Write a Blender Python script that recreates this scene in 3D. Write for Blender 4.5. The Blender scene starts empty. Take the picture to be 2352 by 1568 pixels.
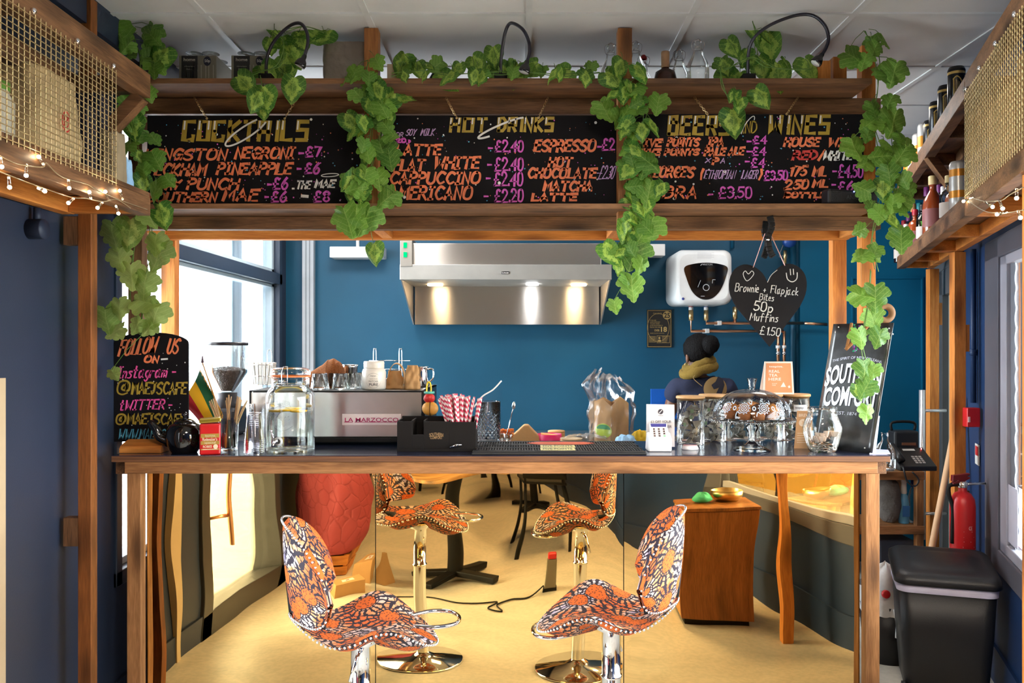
import bpy, math, random
from mathutils import Vector, Matrix, noise
C = bpy.context.scene
COL = C.collection
R = random.Random(11)
PI = math.pi
# ---------------------------------------------------------------- camera, world, light, exposure
F, CX, CY, CZ = 1950.0, 1190.0, 793.0, 1.48


def W(px, py, Y):
    return Vector(((px - CX) * Y / F, Y, CZ - (py - CY) * Y / F))


cd = bpy.data.cameras.new('camera')
cam = bpy.data.objects.new('camera', cd)
COL.objects.link(cam)
cam.location = (0, 0, CZ)
cam.rotation_euler = (PI / 2, 0, 0)
cd.sensor_width = 36
cd.lens = 36 * F / 2352
cd.shift_x = -(CX - 1176) / 2352
cd.shift_y = (CY - 784) / 2352
cd.clip_start = 0.02
C.camera = cam
C.view_settings.view_transform = 'Standard'
C.view_settings.look = 'None'
C.view_settings.gamma = 1
C.view_settings.exposure = 1.55
C.cycles.max_bounces = 9
C.cycles.diffuse_bounces = 4
C.cycles.glossy_bounces = 6
C.cycles.transmission_bounces = 6
C.cycles.transparent_max_bounces = 24
C.cycles.caustics_reflective = False
C.cycles.caustics_refractive = False
C.cycles.sample_clamp_indirect = 8
wd = bpy.data.worlds.new('world')
C.world = wd
wd.use_nodes = True
wd.node_tree.nodes['Background'].inputs[0].default_value = (0.86, 0.93, 1.0, 1)
wd.node_tree.nodes['Background'].inputs[1].default_value = 8.0


def area(name, loc, rot, sx, sy, power, color=(1, 1, 1), portal=False, spread=None):
    l = bpy.data.lights.new(name, 'AREA')
    l.shape = 'RECTANGLE'
    l.size, l.size_y, l.energy, l.color = sx, sy, power, color
    if portal:
        l.cycles.is_portal = True
    if spread:
        l.spread = spread
    o = bpy.data.objects.new(name, l)
    COL.objects.link(o)
    o.location, o.rotation_euler = loc, rot
    return o


RT = 0.338                                   # the right wall runs at an angle


def RX(Y):
    return 2.82 + RT * (Y - 5.85)


area('daylight_portal_one', (-1.66, 4.48, 1.55), (0, -PI / 2, 0), 1.9, 2.15, 1, portal=True)
area('daylight_portal_two', (-1.66, 1.62, 1.05), (0, -PI / 2, 0), 2.0, 1.16, 1, portal=True)
area('daylight_portal_three', (RX(2.5) + .06, 2.5, 1.2), (0, PI / 2, math.atan2(1, RT) - PI / 2), 1.4, 2.6, 1, portal=True)
# ---------------------------------------------------------------- colours and materials


def S(r, g, b):
    f = lambda c: (c / 255 / 12.92) if c <= 10 else ((c / 255 + .055) / 1.055) ** 2.4
    return (f(r), f(g), f(b), 1)


def newmat(name):
    m = bpy.data.materials.new(name)
    m.use_nodes = True
    nt = m.node_tree
    nt.nodes.clear()
    out = nt.nodes.new('ShaderNodeOutputMaterial')
    return m, nt, out


def nd(nt, t, inp=None, **props):
    n = nt.nodes.new('ShaderNode' + t)
    for k, v in props.items():
        setattr(n, k, v)
    for k, v in (inp or {}).items():
        s = n.inputs[k]
        if hasattr(v, 'is_output'):
            nt.links.new(v, s)
        else:
            s.default_value = v
    return n


def ramp(nt, fac, stops, mode='LINEAR'):
    n = nt.nodes.new('ShaderNodeValToRGB')
    n.color_ramp.interpolation = mode
    e = n.color_ramp.elements
    while len(e) < len(stops):
        e.new(0.5)
    for i, (p, c) in enumerate(stops):
        e[i].position = p
        e[i].color = c if len(c) == 4 else (*c, 1)
    nt.links.new(fac, n.inputs[0])
    return n.outputs[0]


def bsdf(nt, out, **kw):
    names = dict(color='Base Color', rough='Roughness', metal='Metallic', normal='Normal', spec='Specular IOR Level', alpha='Alpha', trans='Transmission Weight', ior='IOR', aniso='Anisotropic', tang='Tangent', emis='Emission Color', es='Emission Strength', coat='Coat Weight', sheen='Sheen Weight', sub='Subsurface Weight')
    b = nd(nt, 'BsdfPrincipled', {names[k]: v for k, v in kw.items()})
    nt.links.new(b.outputs[0], out.inputs[0])
    return b


def mixc(nt, fac, a, b, blend='MIX'):
    n = nd(nt, 'MixRGB', {0: fac, 1: a, 2: b}, blend_type=blend)
    return n.outputs[0]


def mth(nt, op, a, b=None, c=None):
    i = {0: a}
    if b is not None:
        i[1] = b
    if c is not None:
        i[2] = c
    return nd(nt, 'Math', i, operation=op).outputs[0]


CACHE = {}


def plain(name, col, rough=.5, metal=0.0, var=.06, bump=0, bscale=60, **kw):
    """one colour with a little mottling (and optional fine bump)"""
    if name in CACHE:
        return CACHE[name]
    m, nt, out = newmat(name)
    tc = nd(nt, 'TexCoord')
    nz = nd(nt, 'TexNoise', {'Vector': tc.outputs['Object'], 'Scale': 9.0, 'Detail': 3.0})
    lo = tuple(c * (1 - var) for c in col[:3]) + (1,)
    hi = tuple(min(1, c * (1 + var)) for c in col[:3]) + (1,)
    kw.update(color=ramp(nt, nz.outputs[0], [(.3, lo), (.7, hi)]), rough=rough, metal=metal)
    if bump:
        nb = nd(nt, 'TexNoise', {'Vector': tc.outputs['Object'], 'Scale': float(bscale), 'Detail': 2.0})
        kw['normal'] = nd(nt, 'Bump', {'Height': nb.outputs[0], 'Strength': bump, 'Distance': .01}).outputs[0]
    bsdf(nt, out, **kw)
    CACHE[name] = m
    return m


def emit(name, col, st):
    if name in CACHE:
        return CACHE[name]
    m, nt, out = newmat(name)
    e = nd(nt, 'Emission', {0: col, 1: st})
    nt.links.new(e.outputs[0], out.inputs[0])
    CACHE[name] = m
    return m


def glass(name, tint=(1, 1, 1), edge=.55, refl=.9, rough=.02):
    """thin-walled glass: clear face-on, darker and more mirror-like at grazing angles"""
    if name in CACHE:
        return CACHE[name]
    m, nt, out = newmat(name)
    lw = nd(nt, 'LayerWeight', {'Blend': .35})
    col = ramp(nt, lw.outputs['Facing'], [(0, (*tint, 1)), (.55, (*[t * .96 for t in tint], 1)), (1, (*[t * edge for t in tint], 1))])
    tr = nd(nt, 'BsdfTransparent', {0: col})
    gl = nd(nt, 'BsdfGlossy', {0: (1, 1, 1, 1), 'Roughness': rough})
    fr = nd(nt, 'Fresnel', {0: 1.5})
    f = mth(nt, 'MULTIPLY', fr.outputs[0], refl)
    mx = nd(nt, 'MixShader', {0: f, 1: tr.outputs[0], 2: gl.outputs[0]})
    nt.links.new(mx.outputs[0], out.inputs[0])
    CACHE[name] = m
    return m


def wood(name, dark, light, axis='X', rough=.55, knots=.8):
    key = name + axis
    if key in CACHE:
        return CACHE[key]
    m, nt, out = newmat(key)
    tc = nd(nt, 'TexCoord')
    oi = nd(nt, 'ObjectInfo')
    off = nd(nt, 'VectorMath', {0: tc.outputs['Object'], 1: nd(nt, 'CombineXYZ', {0: mth(nt, 'MULTIPLY', oi.outputs['Random'], 37.), 1: mth(nt, 'MULTIPLY', oi.outputs['Random'], 19.), 2: mth(nt, 'MULTIPLY', oi.outputs['Random'], 11.)}).outputs[0]}, operation='ADD').outputs[0]
    sc = {'X': (1.3, 16, 16), 'Y': (16, 1.3, 16), 'Z': (16, 16, 1.3)}[axis]
    v = nd(nt, 'VectorMath', {0: off, 1: sc}, operation='MULTIPLY').outputs[0]
    n1 = nd(nt, 'TexNoise', {'Vector': v, 'Scale': 1.6, 'Detail': 5.0, 'Distortion': .6})
    v2 = nd(nt, 'VectorMath', {0: v, 1: (1.5, 1.5, 1.5)}, operation='MULTIPLY').outputs[0]
    n2 = nd(nt, 'TexNoise', {'Vector': v2, 'Scale': 9.0, 'Detail': 3.0})
    mid = tuple((a + b) / 2 for a, b in zip(dark, light))
    base = ramp(nt, n1.outputs[0], [(.28, dark), (.5, mid), (.72, light)])
    base = mixc(nt, .35, base, ramp(nt, n2.outputs[0], [(.35, dark), (.65, light)]))
    ks = {'X': (3.1, 11, 11), 'Y': (11, 3.1, 11), 'Z': (11, 11, 3.1)}[axis]
    kv = nd(nt, 'VectorMath', {0: off, 1: ks}, operation='MULTIPLY').outputs[0]
    vo = nd(nt, 'TexVoronoi', {'Vector': kv, 'Scale': 1.0, 'Randomness': 1.0})
    kd = ramp(nt, vo.outputs['Distance'], [(.08, (1, 1, 1)), (.2, (.7, .7, .7)), (.40, (0, 0, 0))])
    base = mixc(nt, mth(nt, 'MULTIPLY', kd, knots), base, tuple(c * .32 for c in dark[:3]) + (1,))
    bp = nd(nt, 'Bump', {'Height': n2.outputs[0], 'Strength': .15, 'Distance': .004})
    bsdf(nt, out, color=base, rough=rough, normal=bp.outputs[0], spec=.35)
    CACHE[key] = m
    return m


def brown(a): return wood('stained_wood', S(76, 50, 31), S(150, 107, 72), a)
def rail_w(a): return wood('counter_wood', S(122, 78, 43), S(192, 136, 86), a)
def orange(a): return wood('orange_lit_pine', S(178, 96, 34), S(232, 154, 74), a)  # warm light on the lower beams is painted into this pine's orange


# ---------------------------------------------------------------- mesh building
ORG = {}


class MB:
    def __init__(s):
        s.v, s.f, s.m, s.uv, s.sm = [], [], [], {}, []

    def add(s, vs, fs, mi=0, uvs=None, smooth=False):
        o = len(s.v)
        s.v += [tuple(v) for v in vs]
        for f in fs:
            if uvs:
                s.uv[len(s.f)] = [uvs[i] for i in f]
            s.f.append(tuple(i + o for i in f))
            s.m.append(mi)
            s.sm.append(smooth)
        return s

    def box(s, a, b, mi=0):
        (x0, y0, z0), (x1, y1, z1) = a, b
        vs = [(x, y, z) for z in (z0, z1) for y in (y0, y1) for x in (x0, x1)]
        return s.add(vs, [(0, 2, 3, 1), (4, 5, 7, 6), (0, 1, 5, 4), (2, 6, 7, 3), (0, 4, 6, 2), (1, 3, 7, 5)], mi)

    def cbox(s, c, sz, mi=0, rot=None):
        c = Vector(c)
        hs = [x / 2 for x in sz]
        vs = []
        for z in (-1, 1):
            for y in (-1, 1):
                for x in (-1, 1):
                    p = Vector((x * hs[0], y * hs[1], z * hs[2]))
                    if rot is not None:
                        p = rot @ p
                    vs.append(c + p)
        return s.add(vs, [(0, 2, 3, 1), (4, 5, 7, 6), (0, 1, 5, 4), (2, 6, 7, 3), (0, 4, 6, 2), (1, 3, 7, 5)], mi)

    def bar(s, p, q, w, h, mi=0, up=(0, 0, 1)):
        p, q = Vector(p), Vector(q)
        d = (q - p)
        L = d.length
        x = d.normalized()
        u = Vector(up)
        if abs(x.dot(u)) > .98:
            u = Vector((0, 1, 0))
        y = u.cross(x).normalized()
        z = x.cross(y)
        rot = Matrix((x, y, z)).transposed()
        return s.cbox((p + q) / 2, (L, w, h), mi, rot)

    def tube(s, pts, r, n=8, mi=0, cap=True, closed=False):
        pts = [Vector(p) for p in pts]
        N = len(pts)
        rs = r if isinstance(r, (list, tuple)) else [r] * N
        t0 = (pts[1] - pts[0]).normalized()
        ref = Vector((0, 0, 1)) if abs(t0.z) < .9 else Vector((1, 0, 0))
        nrm = t0.cross(ref).normalized()
        vs = []
        for i, p in enumerate(pts):
            a = pts[(i - 1) % N] if (i > 0 or closed) else p
            b = pts[(i + 1) % N] if (i < N - 1 or closed) else p
            t = (b - a).normalized()
            nrm = (nrm - t * nrm.dot(t))
            nrm = nrm.normalized() if nrm.length > 1e-6 else t.orthogonal().normalized()
            bi = t.cross(nrm)
            for k in range(n):
                an = 2 * PI * k / n
                vs.append(p + (nrm * math.cos(an) + bi * math.sin(an)) * rs[i])
        fs = []
        M = N if closed else N - 1
        for i in range(M):
            j = (i + 1) % N
            for k in range(n):
                l = (k + 1) % n
                fs.append((i * n + k, i * n + l, j * n + l, j * n + k))
        if cap and not closed:
            fs += [tuple(range(n - 1, -1, -1)), tuple((N - 1) * n + k for k in range(n))]
        return s.add(vs, fs, mi, smooth=True)

    def lathe(s, prof, c=(0, 0, 0), n=28, mi=0, rot=None, scale=(1, 1, 1), cap=False):
        c = Vector(c)
        vs = []
        for r, z in prof:
            for k in range(n):
                a = 2 * PI * k / n
                p = Vector((r * math.cos(a) * scale[0], r * math.sin(a) * scale[1], z * scale[2]))
                if rot is not None:
                    p = rot @ p
                vs.append(c + p)
        fs = []
        for i in range(len(prof) - 1):
            for k in range(n):
                l = (k + 1) % n
                fs.append((i * n + k, i * n + l, (i + 1) * n + l, (i + 1) * n + k))
        if cap:
            fs += [tuple(range(n - 1, -1, -1)), tuple((len(prof) - 1) * n + k for k in range(n))]
        return s.add(vs, fs, mi, smooth=True)

    def ball(s, c, r, n=12, mi=0, scale=(1, 1, 1), rot=None):
        m = max(4, n // 2)
        prof = [(max(1e-5, r * math.sin(PI * i / m)), -r * math.cos(PI * i / m)) for i in range(m + 1)]
        return s.lathe(prof, c, n, mi, rot, scale)

    def grid(s, fn, nu, nv, mi=0, uvfn=None, smooth=True, wrap=False):
        vs, uv = [], []
        for i in range(nu + 1):
            for j in range(nv + 1):
                u, v = i / nu, j / nv
                vs.append(fn(u, v))
                uv.append(uvfn(u, v) if uvfn else (u, v))
        fs = [(i * (nv + 1) + j, (i + 1) * (nv + 1) + j, (i + 1) * (nv + 1) + j + 1, i * (nv + 1) + j + 1) for i in range(nu) for j in range(nv)]
        return s.add(vs, fs, mi, uv, smooth)

    def prism(s, pts, ext, mi=0, smooth=False):
        ext = Vector(ext)
        n = len(pts)
        vs = [Vector(p) for p in pts] + [Vector(p) + ext for p in pts]
        fs = [tuple(range(n)), tuple(range(2 * n - 1, n - 1, -1))] + [(i, n + i, n + (i + 1) % n, (i + 1) % n) for i in range(n)]
        return s.add(vs, fs, mi)

    def build(s, name, mats, parent=None, bevel=0, smooth=None, kind=None, sub=0, solid=0, autosm=None):
        me = bpy.data.meshes.new(name)
        vs = s.v
        if parent is not None:
            og = ORG[parent]
        else:
            xs, ys, zs = zip(*vs)
            og = Vector(((min(xs) + max(xs)) / 2, (min(ys) + max(ys)) / 2, min(zs)))
        me.from_pydata([(x - og[0], y - og[1], z - og[2]) for x, y, z in vs], [], s.f)
        if not isinstance(mats, (list, tuple)):
            mats = [mats]
        for m in mats:
            me.materials.append(m)
        me.polygons.foreach_set('material_index', s.m)
        sm = s.sm if smooth is None else [smooth] * len(s.f)
        me.polygons.foreach_set('use_smooth', sm)
        if s.uv:
            l = me.uv_layers.new(name='uv')
            for pi, uvs in s.uv.items():
                p = me.polygons[pi]
                for li, u in zip(p.loop_indices, uvs):
                    l.data[li].uv = u
        me.validate()
        o = bpy.data.objects.new(name, me)
        COL.objects.link(o)
        ORG[o] = Vector(og)
        if parent is not None:
            o.parent = parent
        else:
            o.location = og
        if solid:
            md = o.modifiers.new('thickness', 'SOLIDIFY')
            md.thickness = solid
            md.offset = 0
        if bevel:
            md = o.modifiers.new('bevel', 'BEVEL')
            md.width = bevel
            md.segments = 2
            md.limit_method = 'ANGLE'
        if sub:
            md = o.modifiers.new('smooth', 'SUBSURF')
            md.levels = md.render_levels = sub
        if kind:
            o['kind'] = kind
        return o


def tag(o, label, cat, group=None, kind=None):
    o['label'], o['category'] = label, cat
    if group:
        o['group'] = group
    if kind:
        o['kind'] = kind
    return o


def thing(name, label, cat, loc, group=None, kind=None):
    o = bpy.data.objects.new(name, None)
    o.empty_display_size = .05
    COL.objects.link(o)
    o.location = loc
    ORG[o] = Vector(loc)
    return tag(o, label, cat, group, kind)


def struct(o, label, cat):
    return tag(o, label, cat, None, 'structure')


def dup(root, loc, label, rz=0, group=None, scale=None):
    def cp(o, par):
        c = o.copy()
        COL.objects.link(c)
        if par:
            c.parent = par
        for ch in list(o.children):
            cp(ch, c)
        return c
    r = cp(root, None)
    r.location = loc
    r.rotation_euler = (0, 0, rz)
    if scale:
        r.scale = scale
    r['label'] = label
    if group:
        r['group'] = group
    return r


# ---------------------------------------------------------------- lettering
GL = {
 'A': "00 39 70;13 63", 'B': "00 09;~09 49 68 66 45 05;~05 55 73 61 40 00", 'C': "~78 59 39 17 04 12 30 50 71", 'D': "00 09;~09 39 67 74 62 30 00",
 'E': "69 09 00 60;05 55", 'F': "00 09 69;05 55", 'G': "~78 59 39 17 04 12 30 51 73;44 74 70", 'H': "00 09;70 79;05 75", 'I': "20 29;00 40;09 49",
 'J': "09 69;~49 43 31 10 02", 'K': "00 09;69 04 70", 'L': "09 00 60", 'M': "00 19 43 79 80", 'N': "00 09 60 69", 'O': "~49 18 04 11 40 71 84 78 49",
 'P': "00 09;~09 49 67 55 04", 'R': "00 09;~09 49 67 55 04;34 70", 'S': "~78 59 28 06 25 54 72 50 20 01", 'T': "09 89;40 49",
 'U': "~09 05 02 20 50 72 75 79", 'V': "09 30 69", 'W': "09 20 46 70 99", 'X': "00 79;09 70", 'Y': "09 45 89;45 30", 'Z': "09 79 00 70",
 '0': "~39 08 04 01 30 51 64 58 39", '1': "17 39 30", '2': "~07 19 49 67 55 00;00 70", '3': "~08 39 67 45 25;~45 63 51 20 01", '4': "50 59 03 73",
 '5': "69 19 05;~05 45 63 51 20 01", '6': "~59 26 03 10 40 63 45 13", '7': "09 69 20", '8': "~35 07 39 67 35 02 30 62 35", '9': "~64 35 17 39 68 64 30",
 '£': "~68 49 28 25 11 00;00 70;04 54", '-': "04 44", '.': "00 01", '(': "~39 15 14 3a", ')': "~09 25 24 0a", "'": "09 07", '/': "00 69",
 '+': "03 43;21 25", '@': "~66 46 34 43 63 67;~67 63 83 87 59 18 04 11 40 71", '!': "09 03;00 01",
 'a': "~45 15 03 10 30 44;46 41 60", 'b': "09 00;~03 35 53 30 01", 'c': "~54 35 13 10 40", 'e': "03 43;~43 35 15 02 10 40", 'f': "~58 39 27 2a;05 55",
 'g': "~45 15 03 11 30 44;~45 4a 2c 0b", 'i': "10 15;17 18", 'j': "~25 2a 1c 0b;27 28", 'k': "09 00;45 02 50", 'l': "09 01 20",
 'm': "05 00;~04 25 34 30;~34 55 64 60", 'n': "05 00;~03 25 44 40", 'o': "~25 03 10 30 52 45 25", 'p': "05 0c;~04 35 53 30 01", 'r': "05 00;~03 15 45",
 's': "~45 15 14 42 30 00", 't': "~29 21 30 50;06 46", 'u': "~05 01 20 43;45 40", 'w': "05 10 24 40 55", 'v': "05 20 45", 'd': "59 50;~53 25 02 20 51",
}
CH = {**{str(i): i for i in range(10)}, 'a': -1, 'b': -2, 'c': -3, 'd': -4}
# squarer capitals for the painted headings
BLK = {'C': "69 09 00 60 62", 'O': "09 69 60 00 09", 'S': "69 09 05 65 60 00", 'D': "00 09 49 67 62 40 00", 'A': "00 09 69 60;04 64", 'R': "00 09 69 64 04;34 60", 'B': "00 09 59 56 65 60 00;06 56", 'I': "20 29", 'E': "69 09 00 60;05 55", 'T': "09 69;30 39", 'K': "00 09;69 05 60", 'L': "09 00 60", 'N': "00 09 60 69", 'H': "00 09;60 69;05 65", 'W': "09 10 45 70 89"}


def catmull(p, k=5):
    if len(p) < 3:
        return p
    closed = p[0] == p[-1]
    q = ([p[-2]] if closed else [p[0]]) + p + ([p[1]] if closed else [p[-1]])
    out = []
    for i in range(1, len(q) - 2):
        a, b, c, d = q[i - 1], q[i], q[i + 1], q[i + 2]
        for j in range(k):
            t = j / k
            out.append(tuple(.5 * (2 * b[m] + (c[m] - a[m]) * t + (2 * a[m] - 5 * b[m] + 4 * c[m] - d[m]) * t * t + (3 * b[m] - a[m] - 3 * c[m] + d[m]) * t ** 3) for m in range(len(b))))
    out.append(p[-1])
    return out


def glyphs(txt, block=False):
    """strokes of a word in units of the capital height, with its advance width"""
    x, out = 0.0, []
    for ch in txt:
        if ch == ' ':
            x += .5
            continue
        src = (BLK.get(ch) if block else None) or GL.get(ch) or GL.get(ch.upper())
        mx = 0
        for st in src.split(';'):
            sm = st[0] == '~'
            pts = [(CH[p[0]] / 9 * .8, CH[p[1]] / 9) for p in st.lstrip('~').split()]
            mx = max(mx, max(p[0] for p in pts))
            if sm:
                pts = catmull(pts)
            out.append([(x + p[0], p[1]) for p in pts])
        x += mx + (.24 if mx > .25 else .2) + (.1 if block else 0)
    return out, x - .2


def ribbon(mb, pts, w, fn, mi=0, taper=False):
    if len(pts) == 1:
        pts = [pts[0], (pts[0][0] + w, pts[0][1])]
    n = len(pts)
    L, Rr = [], []
    for i, p in enumerate(pts):
        a, b = pts[max(0, i - 1)], pts[min(n - 1, i + 1)]
        dx, dy = b[0] - a[0], b[1] - a[1]
        l = math.hypot(dx, dy) or 1
        k = 1.0
        if 0 < i < n - 1:                       # widen at corners so a bend keeps its width
            e, g = (p[0] - a[0], p[1] - a[1]), (b[0] - p[0], b[1] - p[1])
            c = (e[0] * g[0] + e[1] * g[1]) / ((math.hypot(*e) * math.hypot(*g)) or 1)
            k = 1 / max(.55, math.sqrt(max(0, (1 + c) / 2)))
        ww = w * .5 * k * ((1.12 - .4 * i / (n - 1)) if taper else 1)
        nx, ny = -dy / l * ww, dx / l * ww
        ex, ey = (0, 0)
        if i == 0:
            ex, ey = -dx / l * w * .4, -dy / l * w * .4
        if i == n - 1:
            ex, ey = dx / l * w * .4, dy / l * w * .4
        L.append(fn(p[0] + nx + ex, p[1] + ny + ey))
        Rr.append(fn(p[0] - nx + ex, p[1] - ny + ey))
    mb.add(L + Rr, [(i, i + 1, n + i + 1, n + i) for i in range(n - 1)], mi)


def brush(mb, txt, x0, x1, y0, y1, w, fn, mi=0, slant=.12, block=False, drop=0.0, jit=.03, taper=True):
    """hand-painted word: x0..x1 wide, baseline y1, tops y0 (in the frame of fn, y down)"""
    st, wd_ = glyphs(txt, block)
    if taper:
        y0, y1 = y0 + w * .55, y1 - w * .45
    h = y1 - y0
    sx = (x1 - x0 - slant * h) / max(.01, wd_)
    cache = {}
    for s in st:
        key = round(s[0][0], 1)
        jy = cache.setdefault(key, R.uniform(-jit, jit) * h)
        ribbon(mb, [(x0 + p[0] * sx + slant * h * p[1], y1 - p[1] * h + jy + drop * (p[0] / max(.01, wd_))) for p in s], w, fn, mi, taper)


def chalk_dots(mb, n, x0, x1, y0, y1, fn, rs=(.8, 2.2), nm=1):
    for _ in range(n):
        x, y, r = R.uniform(x0, x1), R.uniform(y0, y1), R.uniform(*rs)
        mb.add([fn(x + r * math.cos(k * PI / 3), y + r * math.sin(k * PI / 3)) for k in range(6)], [(0, 1, 2, 3, 4, 5)], R.randrange(nm))


def printed(mb, txt, x0, x1, y0, y1, fn, mi=0, bold=0.0):
    """printed sans-serif word fitted into x0..x1, y0 (top) .. y1 (bottom)"""
    cu = bpy.data.curves.new('lettering', 'FONT')
    cu.body = txt
    cu.offset = bold
    cu.resolution_u = 3
    o = bpy.data.objects.new('lettering', cu)
    COL.objects.link(o)
    dg = bpy.context.evaluated_depsgraph_get()
    me = bpy.data.meshes.new_from_object(o.evaluated_get(dg))
    bpy.data.objects.remove(o)
    bpy.data.curves.remove(cu)
    if not me.vertices:
        return
    xs = [v.co.x for v in me.vertices]
    ys = [v.co.y for v in me.vertices]
    ax, bx, ay, by = min(xs), max(xs), min(ys), max(ys)
    vs = [fn(x0 + (v.co.x - ax) / (bx - ax or 1) * (x1 - x0), y1 - (v.co.y - ay) / (by - ay or 1) * (y1 - y0)) for v in me.vertices]
    mb.add(vs, [tuple(p.vertices) for p in me.polygons], mi)
    bpy.data.meshes.remove(me)


def quadmap(tl, tr, br, bl, off=0.0):
    """u 0..1 across, v 0..1 down on a flat four-cornered sheet, lifted by off along its normal"""
    tl, tr, br, bl = map(Vector, (tl, tr, br, bl))
    n = (tr - tl).cross(bl - tl).normalized() * -1
    if n.y > 0:
        n = -n

    def f(u, v):
        return tl * (1 - u) * (1 - v) + tr * u * (1 - v) + br * u * v + bl * (1 - u) * v + n * off
    return f


BLACK = plain('matt_black', S(18, 17, 18), .55, spec=.25)
CHROME = plain('chrome', (.82, .83, .86, 1), .08, 1.0, var=.02)
STEEL = plain('brushed_steel', (.62, .6, .57, 1), .28, 1.0, var=.05)
BRASS = plain('brass', (.8, .58, .28, 1), .3, 1.0)
COPPER = plain('copper', (.75, .4, .24, 1), .28, 1.0)
WHITE = plain('white_plastic', S(232, 230, 226), .35)
GLASS = glass('clear_glass', (.985, 1, .99), .74, .85)
# ================================================================ the room
def wallpaint(name, col, rough=.5):
    m, nt, out = newmat(name)
    tc = nd(nt, 'TexCoord')
    a = nd(nt, 'TexNoise', {'Vector': tc.outputs['Object'], 'Scale': 1.6, 'Detail': 5.0})
    b = nd(nt, 'TexNoise', {'Vector': tc.outputs['Object'], 'Scale': 220.0, 'Detail': 1.0})
    c1 = tuple(x * .88 for x in col[:3]) + (1,)
    c2 = tuple(x * 1.1 for x in col[:3]) + (1,)
    bp = nd(nt, 'Bump', {'Height': b.outputs[0], 'Strength': .08, 'Distance': .003})
    bsdf(nt, out, color=ramp(nt, a.outputs[0], [(.35, c1), (.65, c2)]), rough=rough, normal=bp.outputs[0], spec=.4)
    return m


NAVY = wallpaint('navy_wall_paint', S(38, 47, 66))
BLUE = wallpaint('blue_wall_paint', S(15, 78, 106))
TEAL = wallpaint('teal_door_paint', S(10, 102, 138), .45)
DKFRAME = plain('dark_blue_frame', S(38, 52, 72), .4)
GREYF = plain('grey_frame', S(92, 92, 102), .4)
CREAM = wallpaint('cream_wall_paint', S(214, 196, 160))
# floor
m, nt, out = newmat('polished_concrete')
tc = nd(nt, 'TexCoord')
a = nd(nt, 'TexNoise', {'Vector': tc.outputs['Object'], 'Scale': 2.2, 'Detail': 7.0, 'Distortion': 1.6})
b = nd(nt, 'TexNoise', {'Vector': tc.outputs['Object'], 'Scale': 40.0, 'Detail': 3.0})
c = mixc(nt, .25, ramp(nt, a.outputs[0], [(.3, S(206, 200, 186)), (.7, S(234, 228, 214))]), ramp(nt, b.outputs[0], [(.4, S(196, 190, 176)), (.6, S(232, 226, 212))]))
bsdf(nt, out, color=c, rough=.38, spec=.4)
CONCRETE = m
struct(MB().box((-1.6, -3.2, -.05), (3.2, 5.95, 0)).build('floor', CONCRETE, kind='structure'), 'pale polished concrete floor of the cafe', 'floor')
CEILM = wallpaint('ceiling_tile_white', S(226, 224, 224), .8)
TBAR = plain('ceiling_grid_white', S(222, 222, 222), .5)
cl = MB().box((-1.7, -3.2, 2.705), (3.2, 5.95, 2.76)).build('ceiling', CEILM, kind='structure')
struct(cl, 'white suspended ceiling of square tiles in a metal grid', 'ceiling')
g = MB()
for k in range(-3, 7):
    g.box((.0 + .04 + .6 * k - .012, -3.2, 2.7), (.04 + .6 * k + .012, 5.85, 2.706))
for k in range(-10, 5):
    y = 3.135 + .6 * k
    g.box((-1.6, y - .012, 2.6995), (3.1, y + .012, 2.706))
g.build('ceiling_grid', TBAR, cl)
# back wall with grey trunking and pipe run
wb = MB().box((-1.7, 5.85, 0), (3.2, 5.95, 2.705)).build('wall_back', BLUE, kind='structure')
struct(wb, 'blue painted wall behind the bar with the extractor hood', 'wall')
# left wall with the rear window and the glass door opening
XL = -1.6
mb = MB()
mb.box((XL - .12, -3.2, 0), (XL, 1.0, 2.705)).box((XL - .12, 2.28, 0), (XL, 3.36, 2.705)).box((XL - .12, 1.0, 2.1), (XL, 2.28, 2.705))
mb.box((XL - .12, 3.36, 0), (XL, 5.9, .52)).box((XL - .12, 3.36, 2.56), (XL, 5.9, 2.705))
mb.box((XL - .12, 5.72, .52), (XL, 5.9, 2.56))
struct(mb.build('wall_left', NAVY, kind='structure'), 'dark navy wall along the window side', 'wall')
struct(MB().box((XL, -3.2, 2.6), (XL + .1, 5.85, 2.705)).build('trim_1', NAVY, kind='structure'), 'navy boxed strip along the ceiling edge above the cage shelf', 'trim')
struct(MB().box((XL, -3.2, 0), (XL + .016, 1.0, .15)).box((XL, 2.28, 0), (XL + .016, 3.36, .15)).box((XL, 3.36, 0), (XL + .016, 5.85, .15)).build('baseboard_left', NAVY, kind='structure', bevel=.003), 'navy skirting board under the left wall', 'baseboard')
# rear window on the left wall
w = thing('window_1', 'large bright window in dark blue frame behind the coffee grinder', 'window', (XL - .06, 4.54, .52), kind='structure')
fr = MB()
y0, y1, z0, z1 = 3.36, 5.72, .52, 2.56
x0, x1 = XL - .1, XL + .012
for a_, b_ in (((x0, y0, z0), (x1, y0 + .05, z1)), ((x0, y1 - .06, z0), (x1, y1, z1)), ((x0, y0, z0), (x1, y1, z0 + .06)), ((x0, y0, z1 - .05), (x1, y1, z1)), ((x0, y0, 1.885), (x1, y1, 1.958))):
    fr.box(a_, b_)
fr.build('window_frame', DKFRAME, w, bevel=.004)
PALEF = plain('pale_blue_frame', S(196, 214, 226), .4)
fi = MB()
for (za, zb) in ((z0 + .06, 1.885), (1.958, z1 - .05)):
    for ya in (y0 + .05, y1 - .105):
        fi.box((x0 + .02, ya, za), (x1 - .04, ya + .045, zb))
    fi.box((x0 + .02, y0 + .05, za), (x1 - .04, y1 - .06, za + .03))
    fi.box((x0 + .02, y0 + .05, zb - .02), (x1 - .04, y1 - .06, zb))
fi.build('sash', PALEF, w, bevel=.003)
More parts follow.
